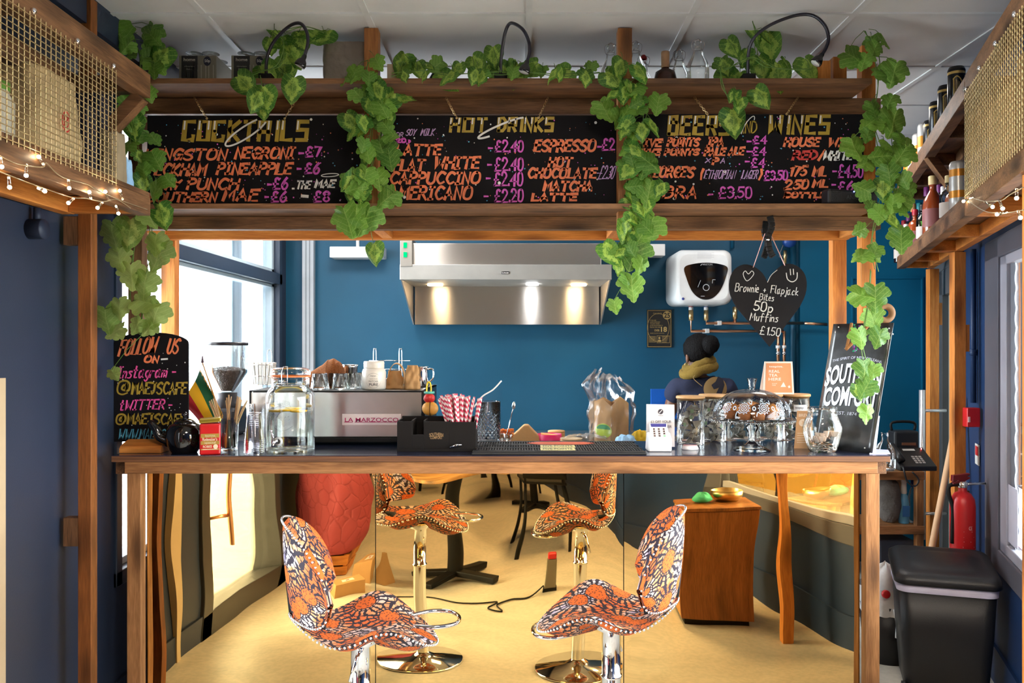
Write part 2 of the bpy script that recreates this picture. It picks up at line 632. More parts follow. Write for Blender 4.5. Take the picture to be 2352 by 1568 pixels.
PANE = glass('window_glass', (.97, .99, .99), .8, .8, .0)
MB().box((XL - .07, y0 + .08, z0 + .08), (XL - .066, y1 - .08, z1 - .08)).build('pane', PANE, w)
# outside on the left: pale facade and paving, brightly daylit
PALEW = plain('pale_render', S(226, 228, 230), .8)
struct(MB().box((-5, -6, -.08), (XL - .12, 12, -.03)).build('ground_1', plain('pale_paving', S(214, 210, 204), .8), kind='structure'), 'pale paving outside the left windows', 'ground')
struct(MB().box((-1.95, 5.35, -.03), (-1.8, 5.6, 3.2)).build('pillar_1', plain('pale_blue_column', S(190, 212, 224), .6), kind='structure'), 'pale blue column just outside the rear window', 'pillar')
# glass door on the left wall, seen in the mirror
d = thing('door_1', 'dark framed glass door with a long bar handle, reflected in the mirrored counter', 'door', (XL - .06, 1.64, 0), kind='structure')
DG = plain('dark_grey_frame', S(52, 52, 54), .45)
fr = MB()
ya, yb = 1.0, 2.28
for a_, b_ in (((x0, ya, 0), (XL + .02, ya + .12, 2.1)), ((x0, yb - .12, 0), (XL + .02, yb, 2.1)), ((x0, ya, 0), (XL + .02, yb, .14)), ((x0, ya, 2.0), (XL + .02, yb, 2.1))):
    fr.box(a_, b_)
fr.build('door_frame', DG, d, bevel=.004)
MB().box((XL - .05, ya + .11, .13), (XL - .046, yb - .11, 2.01)).build('pane', PANE, d)
h = MB().tube([(XL + .08, 2.02, .45), (XL + .08, 2.02, 1.6)], .014, 12)
for z in (.55, 1.5):
    h.tube([(XL + .0, 2.02 + .1, z), (XL + .08, 2.02, z)], .008, 8)
h.build('handle', COPPER, d)
# angled right wall with window and grey door
u = Vector((RT, 1, 0)).normalized()


def rw(Y, z, off=0.0):                        # point on the right wall, off = distance into the room
    return Vector((RX(Y) - off, Y, z))


def rslab(mb, Ya, Yb, za, zb, o0, o1, mi=0):
    mb.prism([rw(Ya, za, o0), rw(Yb, za, o0), rw(Yb, zb, o0), rw(Ya, zb, o0)], (o0 - o1, 0, 0), mi)
    return mb


mb = MB()
rslab(mb, -3.2, 1.05, 0, 2.705, 0, -.12)
rslab(mb, 1.05, 3.93, 0, .5, 0, -.12)
rslab(mb, 1.05, 3.93, 1.95, 2.705, 0, -.12)
rslab(mb, 3.93, 4.5, 0, 2.705, 0, -.12)
rslab(mb, 4.5, 5.5, 2.05, 2.705, 0, -.12)
rslab(mb, 5.5, 5.95, 0, 2.705, 0, -.12)
RBLUE = wallpaint('royal_blue_wall_paint', S(26, 52, 92))
struct(mb.build('wall_right', RBLUE, kind='structure'), 'dark blue angled wall with the shopfront window', 'wall')
struct(rslab(rslab(MB(), -3.2, 4.5, 0, .16, .014, 0), 5.5, 5.84, 0, .16, .014, 0).build('baseboard_right', RBLUE, kind='structure'), 'dark blue skirting board under the shopfront window', 'baseboard')
w = thing('window_2', 'grey framed shopfront window with scalloped frosted edge beside the black bin', 'window', rw(2.5, .5), kind='structure')
fr = MB()
for (a_, b_, c_, d_) in ((3.66, 3.93, .5, 1.95), (1.05, 1.2, .5, 1.95), (1.05, 3.93, .5, .6), (1.05, 3.93, 1.86, 1.95)):
    rslab(fr, a_, b_, c_, d_, .012, -.1)
fr.build('window_frame', GREYF, w, bevel=.005)
fi = MB()
for (a_, b_, c_, d_) in ((3.55, 3.66, .6, 1.86), (1.2, 3.66, .6, .645), (1.2, 3.66, 1.82, 1.86)):
    rslab(fi, a_, b_, c_, d_, .002, -.05)
fi.build('sash', plain('pale_grey_frame', S(170, 170, 182), .4), w, bevel=.004)
rslab(MB(), 1.2, 3.6, .62, 1.84, -.02, -.024).build('pane', PANE, w)
fs = MB()                                     # frosted scalloped film along the pane's edge
zz = [.64 + i * .012 for i in range(100)]
pts = [rw(3.56, .64, -.016)] + [rw(3.46 + .022 * abs(math.sin((z - .64) * 38)), z, -.016) for z in zz] + [rw(3.56, zz[-1], -.016)]
fs.prism(pts, (.001, 0, 0))
fs.build('scalloped_film', plain('frosted_film', S(120, 124, 134), .7), w)
rslab(MB(), 3.40, 3.56, .66, .90, -.008, -.010).build('notice', plain('notice_paper', S(206, 208, 226), .7), w)
struct(MB().prism([(RX(-4) + .12, -4, -.08), (RX(7) + .12, 7, -.08), (9, 7, -.08), (9, -4, -.08)], (0, 0, .05)).build('ground_2', plain('buff_paving', S(176, 168, 152), .8), kind='structure'), 'paving outside the shopfront window', 'ground')
# the trestle stall outside that shows in the mirror
t = thing('trestle_table', 'trestle table under a purple cloth outside the shopfront, seen in the mirror', 'table', (3.1, -1.4, -.03))
MB().box((2.2, -1.75, .78), (3.9, -1.05, .82)).box((2.19, -1.76, .7), (3.91, -1.04, .785)).build('tabletop', plain('purple_cloth', S(84, 62, 108), .8), t)
for x in (2.5, 3.6):
    for sx in (-1, 1):
        lg = MB().bar((x, -1.4 - sx * .25, -.03), (x, -1.4 + sx * .2, .7), .03, .03)
        lg.build('leg', plain('dark_timber', S(62, 44, 34), .6), t)
struct(MB().box((1.2, -3.0, -.03), (8.5, -2.9, 2.6)).build('sky_screen_wall', plain('ochre_render', S(214, 160, 62), .8), kind='structure'), 'added ochre yellow wall screening the sky outside the shopfront, seen in the mirror', 'wall')  # wall added to block the overbright sky in the mirrored window
d = thing('door_2', 'grey glazed door with a white bar handle beyond the broom', 'door', rw(5.0, 0), kind='structure')
fr = MB()
for (a_, b_, c_, d_) in ((4.5, 4.62, 0, 2.05), (5.38, 5.5, 0, 2.05), (4.5, 5.5, 1.93, 2.05), (4.5, 5.5, 0, .2), (4.62, 4.72, .2, 1.93), (5.1, 5.38, .2, 1.93), (4.62, 5.38, 1.78, 1.93)):
    rslab(fr, a_, b_, c_, d_, .02, -.06)
fr.build('door_frame', plain('grey_door_paint', S(84, 84, 86), .45), d, bevel=.004)
rslab(MB(), 4.72, 5.1, .2, 1.78, -.02, -.026).build('pane', plain('obscured_glass', S(178, 190, 186), .25), d)
h = MB()
p, q = rw(4.95, .35, .16), rw(4.95, 1.22, .16)
h.tube([p, q], .017, 12)
for z in (.5, 1.1):
    h.tube([rw(4.95, z, .02), rw(4.95, z, .16)], .009, 8)
h.build('handle', plain('satin_aluminium', (.8, .8, .84, 1), .3, .7), d)
# the wall behind the camera
struct(MB().box((-1.7, -3.3, 0), (3.2, -3.2, 2.705)).build('wall_front', CREAM, kind='structure'), 'cream wall at the seating end, only seen in the mirror', 'wall')
# teal boarded door panel on the back wall
d = thing('door_3', 'teal boarded door in the back corner beyond the bottle shelf', 'door', (2.35, 5.84, 0), kind='structure')
pA, pB = W(1835, 400, 5.84).x, W(2128, 400, 5.84).x
MB().box((pA, 5.815, 0), (pB, 5.85, 2.705)).build('panel', TEAL, d)
fm = MB()
xa, xb = W(1957, 0, 5.8).x, W(2118, 0, 5.8).x
zt = W(0, 640, 5.8).z
fm.box((xa, 5.806, 0), (xa + .012, 5.816, zt)).box((xb, 5.806, 0), (xb + .012, 5.816, zt)).box((xa, 5.806, zt), (xb + .012, 5.816, zt + .012))
fm.build('edge_strip', TEAL, d)
# corner boxing, trunking
x = W(720, 0, 5.8).x
x2 = W(694, 0, 5.8).x
tr = MB().box((x2, 5.8, 0), (x, 5.85, 2.7))
for k in (1, 2):
    xx = x2 + (x - x2) * k / 3
    tr.box((xx - .002, 5.797, 0), (xx + .002, 5.802, 2.7), 1)
tag(tr.build('cable_trunking', [plain('grey_trunking', S(178, 184, 190), .4), plain('trunking_groove', S(110, 116, 122), .5)]), 'tall grey cable trunking standing beside the rear window on the blue wall', 'trunking')
# unseen light panels added to brighten the bar fronts and the kitchen
FILLW = emit('warm_fill_panel', (1, .86, .70, 1), 22.0)
FILLC = emit('neutral_fill_panel', (1, .95, .9, 1), 11.0)


def fill_panel(x, y, mat, label):
    t = thing('added_light_panel', label, 'light', (x, y, 2.69))
    MB().box((x - .3, y - .3, 2.69), (x + .3, y + .3, 2.7045)).build('frame', WHITE, t)
    MB().box((x - .28, y - .28, 2.687), (x + .28, y + .28, 2.6895)).build('diffuser', mat, t)


fill_panel(.34, .75, FILLW, 'added square fill light over the stools, unseen above the camera')
fill_panel(.34, -1.65, FILLW, 'added square fill light at the far end of the seating area')
FILLD = emit('dim_fill_panel', (1, .95, .9, 1), 4.5)
fill_panel(1.54, 4.635, FILLD, 'added square fill light over the water heater, hidden behind the top shelf')
fill_panel(-.86, 4.635, FILLC, 'added square fill light over the coffee machine, hidden behind the top shelf')
# ================================================================ the bar counter
TOPM = plain('navy_laminate', S(40, 44, 66), .22, coat=.3)


def plywood(name, c1, c2):
    m, nt, out = newmat(name)
    tc = nd(nt, 'TexCoord')
    sx = nd(nt, 'SeparateXYZ', {0: tc.outputs['Object']})
    wv = mth(nt, 'SINE', mth(nt, 'MULTIPLY', sx.outputs['Z'], 1100.))
    nz = nd(nt, 'TexNoise', {'Vector': nd(nt, 'VectorMath', {0: tc.outputs['Object'], 1: (6, 6, 400)}, operation='MULTIPLY').outputs[0], 'Scale': 1.0, 'Detail': 3.0})
    f = mth(nt, 'ADD', mth(nt, 'MULTIPLY', wv, .22), nz.outputs[0])
    bsdf(nt, out, color=ramp(nt, f, [(.3, c1), (.72, c2)]), rough=.6)
    return m


PLY = plywood('plywood_edge', S(78, 46, 26), S(138, 92, 58))
zt = 1.065
bar = thing('bar_counter', 'wooden bar counter with navy top and gold mirrored front facing the stools', 'counter', (0, 3.45, 0))
XA, XB = -1.534, 1.404
MB().box((XA, 3.2, 1.04), (XB, 3.69, zt - .002)).build('worktop', PLY, bar, bevel=.002)
MB().box((XA + .001, 3.2015, zt - .002), (XB - .001, 3.689, zt)).build('laminate', TOPM, bar)
MB().box((-1.486, 3.205, .996), (1.358, 3.25, 1.04)).build('front_rail', rail_w('X'), bar, bevel=.002)
for xa in (XA, XB - .046):
    MB().box((xa, 3.235, .99), (xa + .046, 3.68, 1.04)).build('side_rail', brown('Y'), bar, bevel=.002)
MB().box((XA, 3.64, .99), (XB, 3.688, 1.04)).build('back_rail', brown('X'), bar, bevel=.002)
for xa in (-1.478, 1.314):
    MB().box((xa, 3.207, 0), (xa + .052, 3.252, .996)).build('leg', rail_w('Z'), bar, bevel=.002)
    MB().box((xa, 3.63, 0), (xa + .052, 3.68, .996)).build('leg', rail_w('Z'), bar, bevel=.002)
# wavy gold acrylic mirror panels
m, nt, out = newmat('gold_mirror')
bsdf(nt, out, color=(1.0, .68, .27, 1), rough=.012, metal=1.0)
GOLDM = m
edges = [(-1.426, -.549, 1), (-.546, .404, 2), (.407, 1.313, 3)]


def mirror_fn(xa, xb, sd):
    def f(u, v):
        x, z = xa + (xb - xa) * u, .012 + .986 * v
        e = .0011 * math.sin(5.2 * x + 2.1 * sd + 1.1 * math.sin(3.3 * z + sd)) + .0013 * math.sin(7.4 * z + sd * 1.7 + .8 * math.sin(4 * x))
        e += .0010 * noise.noise(Vector((x * 4.5, z * 4.5, sd * 5.)))
        e *= 1.25 * min(1, 8 * min(u, 1 - u)) ** .5
        e += {1: .0, 2: .0, 3: .004}[sd] * (u - .5)
        return (x, 3.262 + e, z)
    return f


for xa, xb, sd in edges:
    g = MB().grid(mirror_fn(xa, xb, sd), 60, 60)
    g.build('mirror_panel', GOLDM, bar)
MB().box((-1.426, 3.275, .01), (1.313, 3.287, .99)).build('backing_board', plain('dark_board', S(40, 34, 30), .7), bar)
# the working counters behind
prep = thing('prep_counter', 'dark worktop under the coffee machine behind the bar', 'counter', (-.95, 4.0, 0))
MB().box((-1.512, 3.695, 1.03), (-.36, 4.3, zt)).build('worktop', plain('dark_worktop', S(44, 44, 52), .4), prep, bevel=.003)
MB().box((-1.51, 3.81, .0), (-.38, 4.25, 1.03)).build('cabinet', plain('dark_cabinet', S(52, 50, 50), .6), prep, bevel=.003)
low = thing('back_worktop', 'lower steel worktop behind the bar carrying the takeaway boxes', 'counter', (.5, 4.0, 0))
MB().box((-.355, 3.80, .94), (1.32, 4.3, .98)).build('worktop', STEEL, low, bevel=.003)
for xx in (-.33, 1.26):
    for yy in (3.82, 4.24):
        MB().box((xx, yy, 0), (xx + .04, yy + .04, .94)).build('leg', STEEL, low)
# ================================================================ the overhead shelf
sh = thing('overhead_shelf', 'two-tier timber shelf frame over the bar holding the chalk menus', 'shelf', (0, 3.5, 1.065))
BW = brown
MB().box((-1.585, 3.2, 2.467), (1.335, 3.80, 2.487)).build('top_board', brown('X'), sh, bevel=.0015)
MB().box((-1.585, 3.2, 1.995), (1.365, 3.80, 2.015)).build('lower_board', brown('X'), sh, bevel=.0015)
for (ya, yb, za, zb, mt) in ((3.385, 3.432, 2.403, 2.466, brown), (3.705, 3.75, 2.403, 2.466, brown), (3.385, 3.432, 1.943, 1.994, brown), (3.705, 3.75, 1.943, 1.994, orange)):
    MB().box((-1.585, ya, za), (1.447, yb, zb)).build('beam', mt('X'), sh, bevel=.002)
for xa in (-1.583, -.592, .385, 1.40):
    for za in (1.946, 2.406):
        MB().box((xa, 3.433, za), (xa + .046, 3.704, za + .045)).build('cross_piece', orange('Y') if za < 2 else brown('Y'), sh, bevel=.002)
for xa in (-1.578, 1.390):
    MB().box((xa, 3.434, 1.0655), (xa + .057, 3.485, 2.695)).build('post', (orange if xa > 0 else brown)('Z'), sh, bevel=.002)
    MB().box((xa, 3.751, 0), (xa + .062, 3.80, 2.695)).build('post', orange('Z'), sh, bevel=.002)
for xa in (-.592, .384):
    MB().box((xa, 3.262, 1.90 + .045), (xa + .054, 3.318, 2.70)).build('post', brown('Z') if 0 else wood('mid_pine', S(120, 70, 34), S(188, 126, 70), 'Z'), sh, bevel=.002)
bt = MB().tube([(1.415, 3.46, 2.69), (1.415, 3.46, 2.704)], .012, 8)
bt.build('bolt', CHROME, sh)
# ================================================================ wire-fronted cage shelves on both sides
WIREM = plain('warm_lit_wire', (.72, .56, .30, 1), .38, .85)  # galvanised steel wire, the warm light on it painted in as a brassy tone


def cage(name, label, ol, il, ya, yb, side, ym, posts):
    """ol(Y)/il(Y): X of the outer face and of the wall-side face; ya..yb along the wall; ym = mesh end"""
    t = thing(name, label, 'shelf', ((ol(yb) + il(yb)) / 2, yb, 1.93))
    sg = -side                                        # towards the wall

    def beam(nm, fx, w, za, zb, y0, y1, mt):
        a = [(fx(y0), y0, za), (fx(y1), y1, za), (fx(y1), y1, zb), (fx(y0), y0, zb)]
        MB().prism(a, (w, 0, 0)).build(nm, mt, t, bevel=.002)
    beam('beam', ol, .045 * sg, 1.93, 1.993, ya, yb, brown('Y'))
    beam('beam', ol, .045 * sg, 2.338, 2.42, ya, yb, brown('Y'))
    beam('beam', lambda y: il(y) - .045 * sg, .045 * sg, 1.935, 1.995, ya, yb, orange('Y'))
    beam('beam', lambda y: il(y) - .045 * sg, .045 * sg, 2.345, 2.42, ya, yb, brown('Y'))
    MB().prism([(ol(ya) + .003 * sg, ya, 1.994), (ol(yb) + .003 * sg, yb, 1.994), (il(yb), yb, 1.994), (il(ya), ya, 1.994)], (0, 0, .016)).build('shelf_board', brown('Y'), t)
    for y in (ya, yb - .045, (ya + yb) / 2):
        for za, mt in ((1.936, orange('X')), (2.35, brown('X'))):
            x0_, x1_ = sorted((ol(y) + .046 * sg, il(y) - .046 * sg))
            MB().box((x0_, y, za), (x1_, y + .045, za + .055)).build('cross_piece', mt, t, bevel=.002)
    y = yb - .05
    MB().bar((ol(y) + .02 * sg, y + .02, 2.335), (il(y) - .04 * sg, y + .02, 2.07), .045, .045, up=(0, 1, 0)).build('brace', brown('X'), t, bevel=.002)
    g = MB()
    n = int((ym - ya) / .025)
    for i in range(n + 1):
        yy = ym - .025 * i
        g.tube([(ol(yy) - .003 * sg, yy, 1.985), (ol(yy) - .003 * sg, yy, 2.352)], .0019, 5, cap=False)
    for k in range(22):
        z = 1.994 + .0165 * k
        pts = [(ol(ym - .025 * i * .5) - (.003 + .0022 * (-1) ** i) * sg, ym - .0125 * i, z) for i in range(2 * n + 1)]
        g.tube([pts[0], pts[-1]], .0016, 4, cap=False)
    g.build('wire_mesh', WIREM, t)
    for i in range(5):
        yy = ym - .02 - .22 * i
        MB().ball((ol(yy) - .004 * sg, yy, 2.358), .009, 8).build('staple', CHROME, t)
    for (px, py, w, z1) in posts:
        p = MB().box((px, py, 0), (px + w, py + .045, z1)).build('post', (wood('post_pine', S(96, 53, 22), S(158, 94, 44), 'Z') if side > 0 else orange('Z')), t, bevel=.002)
    return t


cl_ = cage('cage_shelf', 'wire-fronted timber shelf along the navy left wall with fairy lights', lambda y: -1.277, lambda y: -1.585, 1.45, 2.95, 1, 2.69, [(-1.531, 2.952, .046, 2.69)])
for z in (1.83, .78):
    MB().box((-1.584, 2.955, z), (-1.532, 2.995, z + .1)).build('spacer_block', brown('Z'), cl_, bevel=.002)


def OR(y):
    return 1.556 + RT * .98 * (y - 2.96)


cr_ = cage('cage_shelf', 'wire-fronted timber shelf above the shopfront window with fairy lights', OR, lambda y: RX(y) - .012, 1.45, 2.955, -1, 2.93, [(1.332, 2.2, .05, 1.93)])
# bottle shelves: continue along the right wall
bs = thing('bottle_shelf', 'two-tier timber bottle shelf along the angled blue wall', 'shelf', (2.0, 4.0, 1.93))


def module(y0, y1, za, zb, mo, mi_, board=True):
    def sl(o0, o1, a, b, nm, mt):
        MB().prism([(OR(y0) + o0, y0, a), (OR(y1) + o0, y1, a), (OR(y1) + o0, y1, b), (OR(y0) + o0, y0, b)], (o1 - o0, 0, 0)).build(nm, mt, bs, bevel=.002)
    sl(0, .045, za, zb, 'beam', mo)
    sl(.175, .215, za + .004, zb, 'beam', mi_)
    for y in (y0, (y0 + y1) / 2, y1 - .045):
        MB().box((OR(y) + .046, y, za + .005), (OR(y) + .178, y + .045, zb)).build('cross_piece', mi_ if mo is not brown else mi_, bs, bevel=.002)
    if board:
        MB().prism([(OR(y0) + .001, y0, zb + .0005), (OR(y1) + .001, y1, zb + .0005), (OR(y1) + .21, y1, zb + .0005), (OR(y0) + .21, y0, zb + .0005)], (0, 0, .015)).build('shelf_board', brown('Y'), bs)


module(2.96, 4.12, 1.93, 1.985, brown('Y'), orange('Y'))
module(4.125, 5.0, 1.93, 1.985, brown('Y'), orange('Y'))
module(2.96, 4.12, 2.34, 2.40, brown('Y'), brown('Y'))
module(4.125, 5.05, 2.34, 2.40, brown('Y'), brown('Y'))
for y in (3.9,):
    MB().bar((OR(y) + .02, y, 2.35), (OR(y) + .19, y, 2.12), .04, .04, up=(0, 1, 0)).build('brace', brown('X'), bs, bevel=.002)
for y, w in ((4.08, .056), (4.98, .056)):
    x = OR(y) + (.17 if y < 4.5 else .19)
    p = MB().box((x, y, 0), (x + w, y + .05, 1.93)).build('post', orange('Z'), bs, bevel=.002)
    for z in ((1.45, .65) if y < 4.5 else (1.6,)):
        MB().box((x + w, y + .01, z), (x + w + .022, y + .045, z + .13)).build('spacer_block', orange('Z'), bs)
# ================================================================ chalk boards, signs and their lettering
BOARD = plain('chalkboard_black', S(19, 17, 20), .7, spec=.15)
ORANGE_P = plain('orange_paint', S(238, 128, 84), .6, var=.16)
PINK_P = plain('magenta_paint', S(218, 92, 196), .6, var=.1)
HOT_P = plain('pink_paint', S(236, 84, 160), .6, var=.1)
LILAC_P = plain('lilac_paint', S(196, 158, 208), .6)
GOLD_P = plain('gold_paint', S(176, 148, 54), .5, .2, var=.2)
WHITE_P = plain('white_paint', S(236, 234, 230), .6)
RED_P = plain('red_paint', S(206, 66, 60), .6)
CYAN_P = plain('blue_paint', S(86, 172, 208), .6)
CHALK = plain('chalk', S(196, 194, 190), .8)


def chain(mb, a, b, n=8):
    a, b = Vector(a), Vector(b)
    d = (b - a) / n
    t = d.normalized()
    s1 = t.orthogonal().normalized()
    s2 = t.cross(s1)
    for i in range(n):
        c = a + d * (i + .5)
        s_ = s1 if i % 2 else s2
        hl = d.length * .66
        pts = [c + t * hl * math.cos(k * PI / 5) + s_ * .0042 * math.sin(k * PI / 5) for k in range(10)]
        mb.tube(pts, .0011, 5, closed=True)


def menu(label, xa, xb, ytop, chains, writer):
    Y = 3.335
    t = thing('menu_board', label, 'menu board', (((xa + xb) / 2 - CX) * Y / F, Y, 2.016), 'chalk menu boards over the bar')
    za, zb = 2.0155, W(0, ytop, Y).z
    MB().box((W(xa, 0, Y).x, Y, za), (W(xb, 0, Y).x, Y + .009, zb)).build('panel', BOARD, t, bevel=.001)
    fn = lambda x, y: W(x, y, Y - .0012)
    fn2 = lambda x, y: W(x, y, Y - .002)
    writer(t, fn, fn2)
    dm = MB()
    chalk_dots(dm, 150, xa + 6, xb - 6, ytop + 6, 462, fn, (.7, 2.0), 4)
    chalk_dots(dm, 8, xa + 6, xb - 6, ytop + 6, 462, fn, (2.5, 4.2), 1)
    dm.build('paint_speckles', [WHITE_P, PINK_P, ORANGE_P, CYAN_P], t)
    for (a, b) in chains:
        c = MB()
        A = W(a[0], a[1], 3.375)
        A.z = 2.466
        chain(c, A, W(b[0], b[1], Y - .004), 9)
        c.tube([W(b[0], b[1], Y - .004) + Vector((.004 * math.cos(k), 0, .004 * math.sin(k))) for k in range(6)], .0012, 5, closed=True)
        c.build('chain', BRASS, t)


def lines(t, name, mt, rows, fn, w, **kw):
    mb = MB()
    for r in rows:
        k = dict(kw)
        if len(r) > 5:
            k.update(r[5])
        brush(mb, r[0], r[1], r[2], r[3], r[4], k.pop('w', w), fn, **k)
    mb.build(name, mt, t)


def swoosh(mb, cx, cy, a, b, ang, t0, t1, w, fn):
    pts = []
    for i in range(40):
        q = t0 + (t1 - t0) * i / 39
        x, y = a * math.cos(q), b * math.sin(q)
        pts.append((cx + x * math.cos(ang) - y * math.sin(ang), cy + x * math.sin(ang) + y * math.cos(ang)))
    ribbon(mb, pts, w, fn)


def heading(t, words_, fn, fn2, w=13):
    g, hl = MB(), MB()
    for (tx, xa, xb, ya, yb, ww) in words_:
        brush(g, tx, xa + ww / 2, xb - ww / 2, ya + ww / 2, yb - ww / 2, ww, fn, slant=.1, block=True, jit=.01, taper=False)
        st, wd_ = glyphs(tx, True)
        h = yb - ya - ww
        sx = (xb - xa - ww - .1 * h) / wd_
        for s in st:
            for i in range(len(s) - 1):
                p, q = s[i], s[i + 1]
                if abs(p[0] - q[0]) < .12 and max(p[1], q[1]) > .8 and R.random() < .85:
                    f_ = lambda x, y: (xa + ww / 2 + x * sx + .1 * h * y - 1, yb - ww / 2 - y * h)
                    ribbon(hl, [f_(p[0], 1.02), f_(p[0] + (q[0] - p[0]) * .45, .6)], ww * .4, fn2)
    g.build('heading_lettering', GOLD_P, t)
    return hl


def cocktails(t, fn, fn2):
    hl = heading(t, [('COCKTAILS', 417, 717, 275, 326, 9)], fn, fn2)
    swoosh(hl, 565, 303, 56, 13, -.58, .5, 5.4, 4, fn2)
    brush(hl, 'THE', 680, 716, 414, 435, 4, fn, slant=.25)
    brush(hl, 'MAE', 724, 772, 411, 432, 5, fn, slant=.25)
    ribbon(hl, [(672, 433), (675, 433)], 4, fn)
    brush(hl, 'U', 787, 803, 418, 440, 5, fn, slant=.0)
    swoosh(hl, 758, 402, 20, 3.5, -.06, 0, 6.3, 1.8, fn)
    ribbon(hl, [(694, 450), (706, 451)], 7, fn)
    hl.build('white_lettering', WHITE_P, t)
    lines(t, 'item_lettering', ORANGE_P, [('KINGSTON', 333, 524, 340, 369), ('NEGRONI', 540, 679, 336, 366), ('PECKHAM', 338, 478, 374, 405), ('PINEAPPLE', 498, 674, 372, 402), ('AY', 380, 418, 411, 437), ('PUNCH', 430, 552, 408, 437), ('SOUTHERN', 338, 500, 440, 465), ('MAE', 512, 598, 432, 463)], fn, 6.2, slant=.28)
    lines(t, 'price_lettering', PINK_P, [('-', 687, 698, 336, 364), ('£7', 703, 738, 335, 361), ('-', 683, 692, 373, 400), ('£6', 701, 735, 372, 400), ('-', 615, 624, 407, 436), ('£6', 628, 662, 406, 436), ('-', 609, 617, 438, 465), ('£6', 624, 659, 438, 465), ('£8', 722, 758, 437, 465)], fn, 5.2, slant=.05)


def hot(t, fn, fn2):
    hl = heading(t, [('HOT', 1031, 1126, 269, 305, 7), ('DRINKS', 1141, 1278, 268, 304, 7)], fn, fn2)
    swoosh(hl, 1152, 294, 58, 8, -.40, 2.2, 5.9, 4.5, fn2)
    hl.build('white_lettering', WHITE_P, t)
    lines(t, 'item_lettering', ORANGE_P, [('LATTE', 909, 1016, 330, 358), ('FLAT', 903, 978, 364, 394), ('WHITE', 998, 1104, 358, 389), ('CAPPUCCINO', 896, 1106, 393, 424), ('AMERICANO', 895, 1088, 426, 460), ('ESPRESSO', 1228, 1371, 319, 350), ('HOT', 1260, 1316, 359, 386), ('CHOCOLATE', 1213, 1372, 384, 411), ('MATCHA', 1249, 1363, 414, 440), ('LATTE', 1222, 1327, 442, 463)], fn, 6.2, slant=.2)
    lines(t, 'price_lettering', PINK_P, [('-', 1122, 1132, 324, 352), ('£2.40', 1138, 1203, 321, 350), ('-', 1120, 1130, 360, 392), ('£2.40', 1137, 1203, 361, 393), ('-', 1117, 1127, 392, 424), ('£2.40', 1135, 1202, 394, 428), ('-', 1112, 1122, 434, 464), ('£2.20', 1137, 1203, 433, 465), ('-', 1373, 1382, 322, 348), ('£2', 1384, 1413, 317, 346), ('20p', 910, 943, 316, 329)], fn, 4.4, slant=.05)
    lines(t, 'milk_lettering', LILAC_P, [('OAT', 876, 904, 298, 320), ('OR', 908, 928, 303, 315), ('SOY', 932, 958, 296, 312), ('MILK', 966, 1001, 295, 312), ('-£2.30', 1368, 1417, 380, 411)], fn, 2.2, slant=.3)


def beers(t, fn, fn2):
    hl = heading(t, [('BEERS', 1532, 1684, 264, 312, 8), ('WINES', 1763, 1914, 263, 310, 8)], fn, fn2)
    swoosh(hl, 1718, 289, 26, 7, -1.0, 3.6, 7.0, 2, fn2)
    brush(hl, 'WHITE', 1891, 1960, 345, 369, 5, fn, slant=.25)
    hl.build('white_lettering', WHITE_P, t)
    lines(t, 'and_lettering', GOLD_P, [('AND', 1696, 1740, 278, 307)], fn, 3.4, slant=.1)
    lines(t, 'item_lettering', ORANGE_P, [('FIVE', 1464, 1522, 317, 338), ('POINTS', 1533, 1608, 315, 337), ('IPA', 1625, 1665, 314, 338), ('FIVE', 1464, 1518, 340, 358), ('POINTS', 1527, 1607, 340, 358), ('PALE', 1618, 1668, 338, 359), ('ALE', 1674, 1711, 336, 358), ('P', 1637, 1652, 360, 379), ('ST', 1460, 1478, 393, 411), ('GEORGE\'S', 1485, 1597, 381, 409, dict(w=6)), ('(', 1608, 1616, 386, 412), (')', 1744, 1752, 386, 412), ('COBRA', 1466, 1605, 426, 457), ('HOUSE', 1801, 1885, 314, 338), ('WINE', 1903, 1976, 315, 338), ('/', 1880, 1895, 342, 370), ('175', 1812, 1856, 379, 406), ('ML', 1867, 1902, 380, 406), ('250', 1802, 1860, 411, 436), ('ML', 1867, 1905, 411, 432), ('BOTTLE', 1802, 1898, 440, 456)], fn, 5.6, slant=.25)
    lines(t, 'price_lettering', PINK_P, [('-', 1716, 1726, 312, 336), ('£4', 1730, 1762, 310, 331), ('-', 1716, 1726, 338, 356), ('£4', 1728, 1760, 336, 358), ('-', 1712, 1722, 358, 382), ('£4', 1726, 1758, 361, 386), ('£3.50', 1756, 1810, 390, 415), ('-', 1628, 1638, 434, 457), ('£3.50', 1651, 1728, 427, 456), ('-', 1913, 1922, 380, 404), ('£4.50', 1926, 1983, 377, 409), ('-', 1911, 1920, 412, 434), ('£6', 1926, 1960, 415, 440)], fn, 4.2, slant=.05)
    lines(t, 'lager_lettering', LILAC_P, [('ETHIOPIAN', 1617, 1692, 390, 411), ('LAGER', 1703, 1744, 390, 411), ('X', 1620, 1634, 362, 374), ('A', 1655, 1668, 362, 375)], fn, 2.2, slant=.3)
    lines(t, 'red_lettering', RED_P, [('RED', 1821, 1880, 344, 368)], fn, 6, slant=.25)


menu('long black chalk menu of cocktails, hung at the window end of the shelf', 338, 842, 265, [((446, 232), (475, 272)), ((684, 228), (654, 272))], cocktails)
menu('long black chalk menu of hot drinks, the middle of the three menus', 872, 1422, 265, [((1024, 225), (1049, 271)), ((1259, 221), (1237, 270))], hot)
menu('long black chalk menu of beers and wines at the shelf end by the bottles', 1446, 1984, 262, [((1595, 218), (1625, 262)), ((1833, 221), (1807, 262))], beers)

